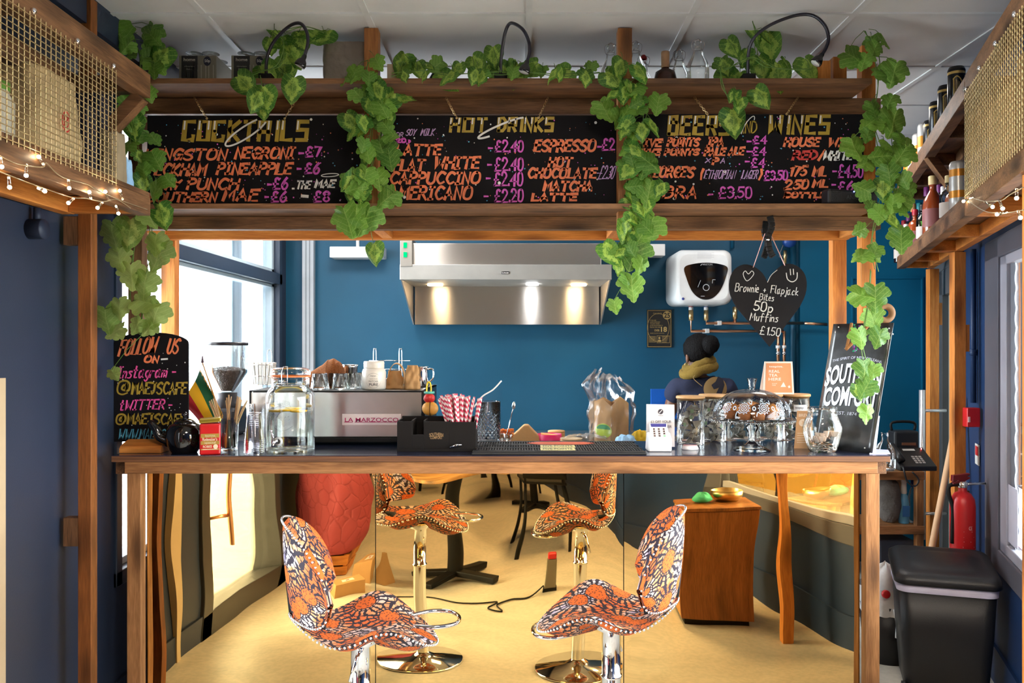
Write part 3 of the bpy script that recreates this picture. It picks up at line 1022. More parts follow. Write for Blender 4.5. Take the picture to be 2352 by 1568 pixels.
# ---- the small arched board on the counter
t = thing('table_chalkboard', 'arched black chalkboard with social media names standing on a wooden foot', 'chalkboard', (-1.44, 3.345, 1.065))
Y = 3.357
arc = [(432, 1014), (262, 1014), (262, 788)] + [(347 + 85 * math.cos(PI - k * PI / 16), 788 - 25 * math.sin(k * PI / 16)) for k in range(1, 16)] + [(432, 788)]
MB().prism([W(x, y, Y) for x, y in arc], (0, .01, 0)).build('panel', BOARD, t)
x0, x1 = -1.5335, W(378, 0, 3.3).x
prof = [(3.262, 1.0655), (3.395, 1.0655), (3.395, 1.085), (3.385, 1.1), (3.34, 1.112), (3.30, 1.102), (3.27, 1.092), (3.262, 1.082)]
MB().prism([(x0, y, z) for y, z in prof], (x1 - x0, 0, 0)).build('foot', orange('X'), t, bevel=.002)
fn = lambda x, y: W(x, y, Y - .0012)
lines(t, 'orange_lettering', ORANGE_P, [('FOLLOW', 272, 366, 780, 820, dict(drop=-8)), ('US', 383, 416, 776, 813), ('ON', 331, 366, 815, 834)], fn, 5, slant=.28)
mb = MB()
ribbon(mb, [(371, 825), (384, 824)], 4, fn)
chalk_dots(mb, 46, 268, 426, 790, 1005, fn, (.8, 1.7))
mb.build('white_lettering', WHITE_P, t)
lines(t, 'pink_lettering', HOT_P, [('Instagram', 270, 388, 841, 870, dict(drop=-3)), ('-', 394, 407, 840, 866), ('tWITTER', 274, 382, 918, 943, dict(drop=-3)), ('-', 386, 398, 918, 940)], fn, 3.6, slant=.25)
lines(t, 'gold_lettering', GOLD_P, [('@', 268, 300, 872, 908), ('MAEJSCAFE', 303, 430, 876, 906), ('@', 266, 290, 948, 976), ('MAEJSCAFE', 293, 428, 948, 975)], fn, 4.6, slant=.12)
lines(t, 'blue_lettering', CYAN_P, [('WWW.MAEJSCAFE', 272, 428, 984, 1009)], fn, 2.6, slant=.2)

# ---- heart-shaped slate hanging from a clamp
Y = 3.365
t = thing('heart_chalkboard', 'black heart-shaped chalkboard with cake prices hung on a pink ribbon', 'chalkboard', W(1766, 795, Y))
hp = catmull([(1763, 648), (1752, 628), (1732, 612), (1708, 607), (1687, 619), (1676, 643), (1677, 675), (1692, 706)], 3) + [(1768, 796)] + catmull([(1836, 706), (1850, 676), (1853, 648), (1846, 625), (1828, 609), (1805, 606), (1782, 620), (1763, 648)], 3)[:-1]
MB().prism([W(x, y, Y) for x, y in hp], (0, .006, 0)).build('panel', BOARD, t)
fn = lambda x, y: W(x, y, Y - .0012)
mb = MB()
for r in [('Brownie', 1688, 1745, 650, 668, dict(drop=3)), ('+', 1753, 1761, 656, 672, {}), ('Flapjack', 1770, 1836, 655, 672, dict(drop=6)), ('Bites', 1744, 1779, 674, 688, dict(drop=3)), ('50p', 1731, 1778, 691, 712, dict(drop=6)), ('Muffins', 1722, 1789, 718, 735, dict(drop=4)), ('£1.50', 1745, 1795, 749, 767, dict(drop=5))]:
    brush(mb, r[0], r[1], r[2], r[3], r[4], 2.6 if r[0] == '50p' else 1.7, fn, slant=.18, jit=.02, taper=False, **r[5])
ribbon(mb, catmull([(1716, 645), (1707, 630), (1712, 622), (1719, 629), (1727, 622), (1731, 630), (1716, 645)], 4), 1.5, fn)
ribbon(mb, catmull([(1806, 627), (1809, 641), (1820, 647), (1830, 640), (1831, 626)], 4), 2, fn)
ribbon(mb, [(1815, 618), (1816, 631)], 2, fn)
ribbon(mb, [(1822, 618), (1823, 630)], 2, fn)
ribbon(mb, catmull([(1763, 648), (1771, 632), (1785, 620)], 4), 1.2, fn)
mb.build('chalk_lettering', CHALK, t)
mb = MB()
for a, b in (((1757, 536), (1730, 614)), ((1771, 540), (1803, 610))):
    A, B = W(*a, Y - .004), W(*b, Y - .004)
    mb.bar(A, B, .0012, .0075, up=(0, 1, 0))
mb.build('ribbon', plain('pink_ribbon', S(232, 178, 168), .7), t)
t = thing('spring_clamp', 'black spring clamp gripping the lower shelf beam above the heart board', 'clamp', W(1766, 590, 3.35))
for dy, pts in ((0, [(1768, 496), (1773, 520), (1764, 545), (1768, 575), (1776, 590)]), (.035, [(1758, 508), (1756, 535), (1764, 555), (1758, 580), (1754, 592)])):
    g = MB()
    for a, b in zip(catmull([W(x, y, 3.35 + dy) for x, y in pts] and pts, 3), catmull(pts, 3)[1:]):
        g.bar(W(a[0], a[1], 3.352 + dy), W(b[0], b[1], 3.352 + dy), .022, .02, up=(0, 1, 0))
    g.build('jaw', BLACK, t, bevel=.002)
MB().tube([W(1764, 550, 3.34), W(1764, 550, 3.40)], .006, 8).build('pivot', CHROME, t)

# ---- glossy dark whiskey-style advertising sheet leaning by the end post
TL, TR, BR, BL = W(1915, 744, 3.50), W(2053, 741, 3.30), W(2003, 1042.5, 3.245), W(1866, 1026, 3.47)
t = thing('advert_board', 'glossy black leaning board with white lettering at the bottle end of the bar', 'sign', (BL + BR) / 2)
m, nt, out = newmat('glossy_black_sheet')
tc = nd(nt, 'TexCoord')
nz = nd(nt, 'TexNoise', {'Vector': tc.outputs['Object'], 'Scale': 14.0, 'Detail': 4.0})
bsdf(nt, out, color=ramp(nt, nz.outputs[0], [(.4, S(22, 23, 24)), (.8, S(70, 72, 74))]), rough=.3, spec=.7, coat=.5)
qf = quadmap(TL, TR, BR, BL)
nrm = (qf(.5, .5) - quadmap(TL, TR, BR, BL, .01)(.5, .5)).normalized()
MB().grid(lambda u, v: qf(u, v), 12, 12).build('panel', m, t, solid=.004)
qm = quadmap(TL, TR, BR, BL, .0045)
SILV = plain('silver_lettering', S(222, 226, 240), .35, .1)
mb = MB()
arcm = lambda u, v: qm(u, v + .05 * (2 * u - 1) ** 2)
printed(mb, 'THE SPIRIT OF NEW ORLEANS', .10, .92, .262, .283, arcm)
printed(mb, 'SOUTHERN', .03, .96, .315, .475, arcm, bold=.035)
printed(mb, 'COMFORT', .06, .95, .50, .655, lambda u, v: qm(u, v + .025 * (2 * u - 1) ** 2), bold=.035)
printed(mb, 'EST. 1874', .33, .66, .70, .725, qm)
mb.build('lettering', SILV, t)
mb = MB()
mb.prism([W(1997, 1043, 3.24), W(2045, 1043, 3.24), W(2040, 1035, 3.32), W(2005, 1033, 3.32)], (0, 0, .004))
mb.prism([W(2004, 1035, 3.27), W(2012, 1035, 3.27), W(2021, 955, 3.31), W(2018, 955, 3.31)], (0, .004, 0))
mb.build('stand', plain('clear_plastic_white', S(214, 214, 244), .2), t)
for k, c_ in enumerate(((1928, 752), (2042, 757), (2050, 770), (1990, 1023))):
    MB().ball(qm((c_[0] - 1915 + (c_[1] - 744) * .16) / 136, (c_[1] - 744) / 290), .003, 8).build('stud', WHITE, t)
# bead string hung over it
t = thing('bead_string', 'green and purple bead necklace hung on the leaning black board', 'beads', W(1960, 800, 3.33))
GRB, PUB = plain('green_bead', S(28, 128, 92), .2, .4), plain('purple_bead', S(110, 44, 118), .2, .4)
mb = MB()
for i in range(34):
    a = i / 33
    p = W(1962 + 9 * math.sin(a * 7) + (8 if a > .5 else 0), 745 + 62 * abs(math.sin(a * PI * 1.02)) + R.uniform(-3, 3), 3.335)
    mb.ball(p, .0042, 8, 0 if (i // 6) % 2 == 0 else 1)
mb.build('beads', [GRB, PUB], t)

# ---- notices on the wall
t = thing('age_check_sign', 'small black and gold age check notice on the blue wall', 'sign', W(1514, 798, 5.84))
x0, x1 = W(1486, 0, 5.84).x, W(1543, 0, 5.84).x
z0, z1 = W(0, 798, 5.84).z, W(0, 711, 5.84).z
MB().box((x0, 5.838, z0), (x1, 5.849, z1)).build('panel', plain('sign_black', S(30, 30, 32), .4), t)
GOLDI = plain('gold_print', S(190, 158, 96), .5)
fn = lambda x, y: W(x, y, 5.8365)
mb = MB()
for a, b in (((1488, 713), (1541, 713)), ((1541, 713), (1541, 796)), ((1541, 796), (1488, 796)), ((1488, 796), (1488, 713))):
    ribbon(mb, [a, b], .9, fn)
mb.add([fn(1532 + 9.5 * math.cos(k * PI / 12), 724 + 9.5 * math.sin(k * PI / 12)) for k in range(24)], [tuple(range(24))])
ribbon(mb, [(1512 + 25 * math.cos(k * PI / 20), 752 + 32 * math.sin(k * PI / 20)) for k in range(-20, 21)], .8, fn)
printed(mb, 'CHALLENGE', 1500, 1520, 718, 721, fn)
for i, (tx, w) in enumerate((('IF YOU ARE', 14), ('LUCKY ENOUGH', 23), ('TO LOOK UNDER', 22), ('25 YOU WILL BE ASKED TO', 29), ('PROVE YOU ARE', 24))):
    printed(mb, tx, 1493, 1493 + w, 734 + i * 4, 736.6 + i * 4, fn)
printed(mb, 'OVER', 1503, 1515, 756, 761, fn, bold=.02)
printed(mb, '18', 1518, 1532, 750, 762, fn, bold=.03)
printed(mb, 'WHEN YOU BUY ALCOHOL', 1493, 1526, 764, 766, fn)
for a, b in (((1509, 771), (1538, 771)), ((1538, 771), (1538, 787)), ((1538, 787), (1509, 787)), ((1509, 787), (1509, 771))):
    ribbon(mb, [a, b], .7, fn)
mb.add([fn(1514.5 + 2.6 * math.cos(k), 776 + 3 * math.sin(k)) for k in range(6)], [tuple(range(6))])
mb.add([fn(1510.5, 785), fn(1518.5, 785), fn(1517.5, 780), fn(1511.5, 780)], [(0, 1, 2, 3)])
for i in range(5):
    ribbon(mb, [(1491, 773 + i * 3), (1506, 773 + i * 3)], 1, fn)
    ribbon(mb, [(1521, 773 + i * 3), (1535 - i, 773 + i * 3)], .8, fn)
mb.build('print', GOLDI, t)
mb = MB()
printed(mb, '25', 1525, 1539, 718, 730, lambda x, y: W(x, y, 5.8355), bold=.03)
mb.build('number_print', plain('sign_black', S(30, 30, 32), .4), t)

# twine and wooden ring by the end post
t = thing('jute_twine', 'brown jute twine looped over the top of the leaning black board', 'twine', W(1978, 760, 3.28))
MB().tube(catmull([W(1944, 802, 3.285), W(1951, 770, 3.28), W(1956, 742, 3.29)], 5), .006, 8).tube(catmull([W(1942, 803, 3.285), W(1972, 772, 3.27), W(1998, 744, 3.26), W(2020, 735, 3.265)], 5), .0065, 8).build('strand', plain('jute', S(140, 92, 48), .9, bump=.5, bscale=90), t)
c = W(2033, 719, 3.40)
tag(MB().tube([c + Vector((.028 * math.cos(k * PI / 16), 0, .028 * math.sin(k * PI / 16))) for k in range(32)], .013, 10, closed=True).build('wooden_ring', plain('tan_wood_ring', S(126, 88, 52), .7)), 'round tan wooden ring hanging on the end post above the leaning board', 'ring')
# ================================================================ things on the bar
ZT = 1.0652
PAPER = plain('kraft_paper', S(186, 142, 92), .8, bump=.15, bscale=30)
TIMB = plain('birch_stick', S(214, 178, 132), .7, var=.1)


def atb(px, pyb):                              # point on the counter under pixel column px, base line pyb
    Y = (CZ - ZT) * F / (pyb - CY)
    p = W(px, pyb, Y)
    p.z = ZT
    return p


# ---- teapot
c = Vector((W(424, 0, 3.283).x, 3.283, ZT))
t = thing('teapot', 'round glossy black teapot beside the red tin', 'teapot', c)
GB = plain('black_glaze', S(14, 13, 14), .08, coat=.6)
MB().lathe([(.0, .0), (.046, 0), (.05, .006), (.064, .03), (.070, .058), (.067, .088), (.054, .108), (.038, .116), (.034, .116)], c, 36).build('body', GB, t)
MB().lathe([(.0, .132), (.02, .131), (.034, .124), (.041, .117), (.041, .113)], c, 32).lathe([(.0, .158), (.008, .157), (.012, .15), (.011, .143), (.006, .138), (.007, .130)], c, 20).build('lid', GB, t)
sp = catmull([(-.06, .0, .045), (-.092, -.004, .06), (-.105, -.006, .088), (-.122, -.008, .112), (-.134, -.008, .12)], 4)
MB().tube([c + Vector(p) for p in sp], [.024 - .0145 * i / (len(sp) - 1) for i in range(len(sp))], 14).build('spout', GB, t)
hd = catmull([(.05, .03, .09), (.066, .055, .108), (.08, .082, .095), (.082, .086, .065), (.07, .066, .038), (.052, .04, .035)], 4)
MB().tube([c + Vector(p) for p in hd], .0075, 10).build('handle', GB, t)
# ---- red tin with a gold lid
c = Vector((W(483, 0, 3.247).x, 3.247, ZT))
t = thing('tea_tin', 'small red printed tin with a gold lid ajar, in front of the stirrers', 'tin', c)
RZ = Matrix.Rotation(.32, 3, 'Z')
REDT = plain('red_tin', S(196, 24, 26), .35)
w2, d2, hh = .038, .03, .118
MB().cbox(c + Vector((0, 0, hh / 2)), (w2 * 2, d2 * 2, hh), 0, RZ).build('body', REDT, t, bevel=.006)
MB().cbox(c + Vector((0, .0, hh + .012)), (w2 * 2 + .003, d2 * 2 + .003, .016), 0, RZ @ Matrix.Rotation(-.06, 3, 'Y')).build('lid', plain('gold_tin', S(168, 142, 52), .3, .7), t, bevel=.004)
GOLDB = plain('gold_print_band', S(176, 140, 60), .4, .2)
for sd in (0, 1):
    def tf(u, v, o=.0008):                     # u across face, v down
        if sd == 0:
            return c + RZ @ Vector((-w2 + .005 + u * (w2 * 2 - .01), -d2 - o, hh * (1 - v)))
        return c + RZ @ Vector((-w2 - o, d2 - .005 - u * (d2 * 2 - .01), hh * (1 - v)))
    g = MB()
    for v0, v1 in ((.32, .45), (.55, .67), (.80, .84)):
        g.add([tf(0, v0), tf(1, v0), tf(1, v1), tf(0, v1)], [(0, 1, 2, 3)])
    g.build('gold_band', GOLDB, t)
    g = MB()
    tf2 = lambda u, v: tf(u, v, .0014)
    if sd == 0:
        printed(g, 'TRADITIONAL', .22, .8, .36, .42, tf2)
        brush(g, 'Rodemaker\'s', .1, .88, .455, .535, .02, tf2, slant=.0, taper=False)
        printed(g, 'special', .2, .8, .57, .66, tf2)
        printed(g, 'ROBIES', .12, .6, .69, .77, tf2, bold=.02)
        g.add([tf2(.8 + .13 * math.cos(k * PI / 8), .735 + .075 * math.sin(k * PI / 8)) for k in range(16)], [tuple(range(16))])
        ribbon(g, [(.1, .82), (.9, .82)], .02, tf2)
    else:
        for v in (.45, .72):
            ribbon(g, [(.5 + .22 * math.cos(k * PI / 6), v + .07 * math.sin(k * PI / 6)) for k in range(13)], .06, tf2)
        printed(g, 'TEA', .3, .7, .57, .61, tf2)
    g.build('print', plain('cream_print', S(226, 206, 172), .5), t)


def tumbler(name, label, c, r, h, mt=GLASS, group=None, taper=.86, cat='glass', flute=0):
    t = MB()
    n = 32
    t.lathe([(.0, .004), (r * taper * .9, .004), (r * taper, .0), (r * taper, .002), (r, h), (r * .96, h), (r * taper * .92, .01), (.0, .01)], c, n)
    o = t.build(name, mt)
    return tag(o, label, cat, group)


# ---- glass of stirrers, flag
c = atb(524, 1032.5)
tumbler('glass_tumbler', 'glass tumbler full of wooden stirrers beside the red tin', c, .042, .122)
st_src = None
for i in range(26):
    a = R.uniform(0, 2 * PI)
    side = R.choice([-1, -1, 1, 1, 0])
    b = c + Vector((R.uniform(-.018, .018), R.uniform(-.018, .018), .013))
    e = c + Vector((side * R.uniform(.028, .044) + R.uniform(-.004, .004), R.uniform(-.02, .02), .115))
    d_ = (e - b).normalized()
    o = MB().bar(b, b + d_ * R.uniform(.185, .205), .0062, .0018, up=(math.cos(a), math.sin(a), 0)).build('wooden_stirrer', TIMB)
    tag(o, 'thin birch wood stirrer standing in the glass tumbler beside the red tin', 'stirrer', 'wooden stirrers in the tumbler')
for i, (x, cl_) in enumerate(((503, (120, 140, 118)), (511, (190, 60, 66)), (518, (226, 140, 56)), (527, (110, 136, 120)), (536, (190, 120, 60)), (543, (104, 132, 122)))):
    p = W(x, 0, c.y - .036).x
    p = max(c.x - .03, min(c.x + .03, p))
    y = c.y - math.sqrt(max(0, .033 ** 2 - (p - c.x) ** 2))
    o = MB().bar((p, y, ZT + .012), (p, y, ZT + .105), .0058, .0058).build('paper_straw', plain('straw_tint_' + 'abcdef'[i], S(*cl_), .7))
    tag(o, '%s paper straw upright against the wall of the stirrer tumbler' % ('grey-green', 'red', 'orange', 'dark green', 'tan', 'blue-green')[i], 'straw', 'coloured straws in the tumbler')
t = thing('table_flag', 'small green, yellow and red flag on a stick leaning by the teapot', 'flag', W(508, 1000, 3.42))
FY = 3.455
pA, pB = W(465, 833, FY), W(512, 968, FY - .01)
MB().tube([pA, pB], .0028, 8).build('pole', plain('gold_stick', S(206, 140, 50), .5), t)
MB().lathe([(.0065, 0), (.0045, .012), (.0005, .036)], pA, 10).build('finial', plain('purple_brown', S(74, 40, 52), .4), t)
m, nt, out = newmat('flag_stripes')
uvn = nd(nt, 'UVMap')
sx = nd(nt, 'SeparateXYZ', {0: uvn.outputs[0]})
bsdf(nt, out, color=ramp(nt, sx.outputs['Y'], [(0, S(24, 96, 60)), (.34, S(240, 180, 24)), (.67, S(196, 36, 44))], 'CONSTANT'), rough=.8)
A, B, Cc, D = W(459, 848, FY), W(508, 952, FY), W(456, 968, FY - .02), W(420, 926, FY + .02)
def ff(u, v):
    p = A * (1 - u) * (1 - v) + B * u * (1 - v) + Cc * u * v + D * (1 - u) * v
    return p + Vector((0, .012 * math.sin(v * 5 + u * 2), .006 * math.sin(u * PI) * v))
MB().grid(ff, 14, 14).build('cloth', m, t)
fr = MB()
for i in range(30):
    u = i / 29
    p = ff(u, 0) + Vector((.002, -.002, 0))
    fr.tube([p, p + Vector((R.uniform(.001, .008), -.002, R.uniform(-.016, -.008)))], .0012, 4)
fr.build('fringe', plain('gold_thread', S(232, 160, 40), .7), t)
# ---- clear plastic cups
CUPM = glass('clear_plastic', (.98, .98, .99), .8, .8, .05)


def cups(px, pyb, n, inv, label, group, r=.039, h=.105):
    c = atb(px, pyb)
    sg = -1 if inv else 1
    for k in range(n):
        z0 = ZT + .0072 * k + (h if inv else 0)
        prof = [(0, 0), (r * .68, 0), (r * .7, .004), (r * .98, h - .003), (r * 1.04, h - .0015), (r * 1.04, h), (r * .98, h)]
        o = MB().lathe([(a, b * sg) for a, b in prof], (c.x, c.y, z0), 24).build('plastic_cup', CUPM)
        tag(o, label, 'cup', group)


cups(584, 1038, 8, True, 'clear plastic cup nested upside down in the front stack beside the water dispenser', 'front stack of plastic cups')
cups(598, 1027.5, 9, False, 'clear plastic cup nested upright in the taller stack behind the front cups', 'rear stack of plastic cups', .041, .12)
# ---- water dispenser
c = Vector((W(667, 0, 3.345).x, 3.345, ZT))
t = thing('water_dispenser', 'large glass clip-top water dispenser with lemon slices and a chrome tap', 'dispenser', c)
dz = 3.345 / F
pr = [(.0, .006), (.085, .006), (.092, .0), (.0935, .008), (.094, .215), (.090, .232), (.078, .247), (.073, .252), (.073, .285), (.076, .29)]
MB().lathe(pr, c, 48).build('jar', glass('jar_glass', (.97, .99, .98), .78, .8), t)
MB().lathe([(.078, .291), (.078, .297), (.073, .297)], c, 40).build('gasket', plain('orange_rubber', S(240, 130, 70), .5), t)
MB().lathe([(.077, .298), (.078, .306), (.074, .322), (.05, .328), (0, .329)], c, 40).build('lid', glass('jar_glass', (.96, .985, .97), .5, 1.0), t)
cw = MB()
for dx in (-.011, .011):
    cw.tube(catmull([c + Vector((dx, -.079, .262)), c + Vector((dx, -.084, .28)), c + Vector((dx, -.083, .31)), c + Vector((dx * .7, -.07, .333))], 4), .0014, 6)
cw.tube([c + Vector((-.011, -.082, .275)), c + Vector((.011, -.082, .275))], .0014, 6)
cw.tube([c + Vector((-.008, -.07, .333)), c + Vector((.008, -.07, .333))], .0014, 6)
cw.tube([c + Vector((.0745 * math.cos(k * PI / 16), .0745 * math.sin(k * PI / 16), .262)) for k in range(32)], .0013, 6, closed=True)
cw.build('wire_clip', CHROME, t)
m, nt, out = newmat('water')
tr = nd(nt, 'BsdfTransparent', {0: (.95, .97, .95, 1)})
gl = nd(nt, 'BsdfGlossy', {0: (1, 1, 1, 1), 'Roughness': .02})
fr = nd(nt, 'Fresnel', {0: 1.33})
nt.links.new(nd(nt, 'MixShader', {0: mth(nt, 'MULTIPLY', fr.outputs[0], .7), 1: tr.outputs[0], 2: gl.outputs[0]}).outputs[0], out.inputs[0])
wz = 1.48 - (942 - CY) * 3.345 / F - ZT
MB().lathe([(0, .008), (.088, .008), (.0905, .014), (.0905, wz), (0, wz)], c, 40).build('water', m, t)
LEM = plain('lemon_rind', S(236, 184, 40), .5)
LEP = plain('lemon_flesh', S(246, 224, 130), .4)
for i, (a, rr) in enumerate(((3.6, .05), (4.6, .03), (5.6, .052), (1.6, .05), (2.6, .03))):
    p = c + Vector((rr * math.cos(a), rr * math.sin(a), wz - .004 + .004 * (i % 2)))
    s_ = MB().lathe([(0, .0), (.028, .0), (.033, .002), (.034, .004), (.033, .007), (.028, .008), (0, .008)], p, 24)
    for j in range(len(s_.f)):
        s_.m[j] = 1 if (j // 24) in (0, 5) else 0
    tag(s_.build('lemon_slice', [LEM, LEP]), 'yellow lemon slice floating at the top of the dispenser water', 'lemon slice', 'lemon slices in the dispenser')
tp = MB().tube([c + Vector((-.03, -.088, .05)), c + Vector((-.03, -.115, .05))], .011, 12)
tp.tube([c + Vector((-.032, -.112, .062)), c + Vector((-.034, -.116, .028))], .008, 12).tube([c + Vector((-.034, -.112, .06)), c + Vector((-.04, -.118, .088))], .004, 8)
tp.ball(c + Vector((-.041, -.119, .09)), .006, 10)
tp.build('tap', CHROME, t)
MB().lathe([(.0, .0), (.018, 0), (.018, .006), (.01, .008)], c + Vector((-.022, -.0895, .047)), 20, rot=Matrix.Rotation(PI / 2, 3, 'X')).build('washer', plain('clear_rubber', S(196, 198, 198), .3), t)
cyl = lambda u, v: c + Vector((.0953 * math.sin(u), -.0953 * math.cos(u), v))
g = MB()
cm = lambda x, y: cyl(x, -y)
printed(g, 'KILNER', -.52, .28, -.205, -.188, lambda x, y: cyl(x, -y - .06 * (x + .12) ** 2))
ribbon(g, [(-.5 + .8 * k / 20, -.165 - .018 * math.sin(PI * k / 20)) for k in range(21)], .003, cm)
brush(g, 'Original', -.52, .34, -.152, -.128, .0035, cm, slant=.25, taper=False)
ribbon(g, [(-.5 + .84 * k / 20, -.105 + .018 * math.sin(PI * k / 20)) for k in range(21)], .003, cm)
printed(g, 'PRESERVE JAR', -.42, .26, -.108, -.099, cm)
g.build('embossing', glass('embossed_glass', (.82, .84, .84), .5, 1.0, .1), t)
# ---- espresso machine
Ym = 3.52
xa, xb = W(572, 0, Ym).x, W(976, 0, Ym).x
t = thing('espresso_machine', 'steel-backed espresso machine seen from behind on the bar', 'coffee machine', ((xa + xb) / 2, 3.75, ZT))
zb_ = 1.2935
MB().box((xa + .01, Ym + .012, ZT + .03), (xb - .01, 4.02, zb_ - .006)).build('body', plain('black_enamel', S(28, 27, 28), .3), t, bevel=.004)
MB().box((xa + .008, Ym + .002, ZT + .036), (xb - .014, Ym + .011, zb_ - .008)).build('back_panel', STEEL, t, bevel=.001)
fr = MB().box((xa, Ym, zb_ - .006), (xb, 4.03, zb_)).box((xa, Ym, ZT + .03), (xa + .007, Ym + .02, zb_)).box((xb - .013, Ym - .001, ZT + .03), (xb, 4.02, zb_))
fr.build('frame', plain('black_enamel', S(28, 27, 28), .3), t, bevel=.001)
MB().box((xa + .01, Ym - .004, ZT + .012), (xb - .02, 4.0, ZT + .034)).build('base', BLACK, t, bevel=.004)
for fx in (xa + .05, xb - .06):
    for fy in (3.56, 3.95):
        MB().lathe([(.018, 0), (.018, .013), (.012, .014)], (fx, fy, ZT), 14).build('foot', BLACK, t)
bx0, bx1, bz0, bz1 = W(786, 0, Ym).x, W(921, 0, Ym).x, W(0, 976, Ym).z, W(0, 950, Ym).z
bd = MB().box((bx0, Ym - .004, bz0), (bx1, Ym + .002, bz1)).build('badge', plain('badge_white', S(236, 222, 222), .3), t, bevel=.0015)
g = MB()
printed(g, 'LA MARZOCCO', bx0 + .012, bx1 - .01, -bz1 + .016, -bz0 - .014, lambda x, y: (x, Ym - .005, -y), bold=.01)
for (a, b) in ((.04, .18), (.22, .93)):
    ribbon(g, [(bx0 + (bx1 - bx0) * a, -bz0 - .013), (bx0 + (bx1 - bx0) * b, -bz0 - .013)], .0025, lambda x, y: (x, Ym - .005, -y))
g.build('badge_lettering', plain('magenta_print', S(176, 30, 92), .4), bd)
MT = zb_ + .0004
# things on the machine
for i, (px, Y) in enumerate(((735, 3.62), (783, 3.62), (809, 3.66), (762, 3.72), (826, 3.74))):
    tumbler('drinking_glass', 'upturned drinking glass on top of the coffee machine between the dispenser and the white jar', Vector((W(px, 0, Y).x, Y, MT)), .032, .066, GLASS, 'upturned glasses on the coffee machine', 1.25)
c = Vector((W(803, 0, 3.86).x, 3.86, MT))
tag(MB().lathe([(0, 0), (.036, 0), (.037, .003), (.037, .083), (.039, .086), (.039, .098), (.034, .101), (0, .101)], c, 28).build('steel_canister', CHROME), 'shiny steel canister behind the upturned glasses on the machine', 'canister')
m, nt, out = newmat('brown_cloth')
tc = nd(nt, 'TexCoord')
nz = nd(nt, 'TexNoise', {'Vector': tc.outputs['Object'], 'Scale': 300.0})
bsdf(nt, out, color=ramp(nt, nz.outputs[0], [(.3, S(120, 70, 36)), (.7, S(168, 104, 58))]), rough=.95)
CP = [(701, 866), (708, 856), (722, 848), (738, 838), (752, 827), (766, 822), (777, 828), (785, 842), (788, 862)]
def cloth(u, v):
    f_ = u * (len(CP) - 1)
    k = min(int(f_), len(CP) - 2)
    f_ -= k
    px, py = CP[k][0] * (1 - f_) + CP[k + 1][0] * f_, CP[k][1] * (1 - f_) + CP[k + 1][1] * f_
    w_ = v * 2 - 1
    n = noise.noise(Vector((u * 5, v * 3, 2)))
    n2 = noise.noise(Vector((u * 12, v * 6, 7)))
    H = (W(0, py, 3.74).z - MT) * max(0, 1 - abs(w_) ** 2.6) ** .6
    return Vector((W(px, 0, 3.74).x + .006 * n2, 3.755 + .06 * w_ + .012 * n, MT + max(0, H * (1 + .10 * n + .06 * n2))))
tag(MB().grid(cloth, 44, 18).build('cleaning_cloth', m), 'crumpled brown towelling cloth heaped on the coffee machine', 'cloth')
# matcha jar
c = Vector((W(859, 0, 3.62).x, 3.62, MT))
t = thing('white_jar', 'white screw-top powder jar with a round printed label, on the coffee machine', 'jar', c)
WJ = plain('white_ceramic', S(232, 224, 212), .3)
MB().lathe([(0, 0), (.047, 0), (.051, .004), (.051, .072), (.046, .086), (.040, .09), (.040, .094)], c, 36).build('body', WJ, t)
MB().lathe([(.043, .0905), (.0445, .093), (.043, .097), (.0445, .1), (.043, .104), (.0445, .108), (.043, .117), (.04, .119), (0, .119)], c, 36).build('lid', WJ, t)
g = MB()
cm = lambda x, y: c + Vector((.0516 * math.sin(x + .12), -.0516 * math.cos(x + .12), -y))
ribbon(g, [(.62 * math.cos(k * PI / 16), -.038 + .031 * math.sin(k * PI / 16)) for k in range(33)], .0008, cm)
printed(g, 'teapigs.', -.28, .24, -.061, -.054, cm)
printed(g, 'ORGANIC MATCHA', -.32, .32, -.047, -.044, cm)
printed(g, 'MATCHA', -.38, .38, -.039, -.031, cm)
printed(g, 'PURE', -.36, .38, -.027, -.016, cm, bold=.02)
g.build('label_print', plain('grey_print', S(84, 80, 78), .5), t)
# rolled paper bags
def pbag(px, Y, w, h, label, loop):
    c = Vector((W(px, 0, Y).x, Y, MT))
    t = thing('paper_bag', label, 'paper bag', c, None)
    def f(u, v):
        a = u * 2 * PI
        k = 1 - .35 * v ** 2
        n = noise.noise(Vector((math.cos(a) * 2 + px, math.sin(a) * 2, v * 4))) * .008
        ca, sa = math.cos(a), math.sin(a)
        sq = 1 / max(abs(ca), abs(sa)) ** .6
        return c + Vector(((w * k + n) * ca * sq, (w * .6 * (1 - .55 * v) + n) * sa * sq, h * v))
    MB().grid(f, 40, 12).build('body', PAPER, t, solid=.001)
    if loop:
        rx, rz = w * .9, h * .75
        pts = [c + Vector((rx * math.cos(a) + .2 * w, .0, h * .62 + rz * math.sin(a))) for a in [(-.6 + k * (PI + 1.2) / 22) for k in range(23)]]
        g = MB()
        L, Q = [], []
        vs = []
        for k, p in enumerate(pts):
            wdt = .028 * (1 - .5 * math.sin(PI * k / 22))
            vs += [p + Vector((0, -wdt, 0)), p + Vector((0, wdt, .004))]
        g.add(vs, [(2 * k, 2 * k + 1, 2 * k + 3, 2 * k + 2) for k in range(22)], smooth=True)
        g.build('twisted_top', PAPER, t, solid=.0025)
pbag(907, 3.66, .037, .078, 'brown paper bag with its top twisted into a loop, on the coffee machine', True)
pbag(947, 3.60, .032, .102, 'brown paper bag folded to a point at the end of the coffee machine', False)
c = Vector((W(966, 0, 3.8).x, 3.8, MT))
t = thing('milk_jug', 'shiny steel milk jug behind the paper bags on the machine', 'jug', c)
MB().lathe([(0, 0), (.034, 0), (.037, .004), (.034, .06), (.033, .088), (.035, .092), (.032, .09)], c, 28).build('body', CHROME, t)
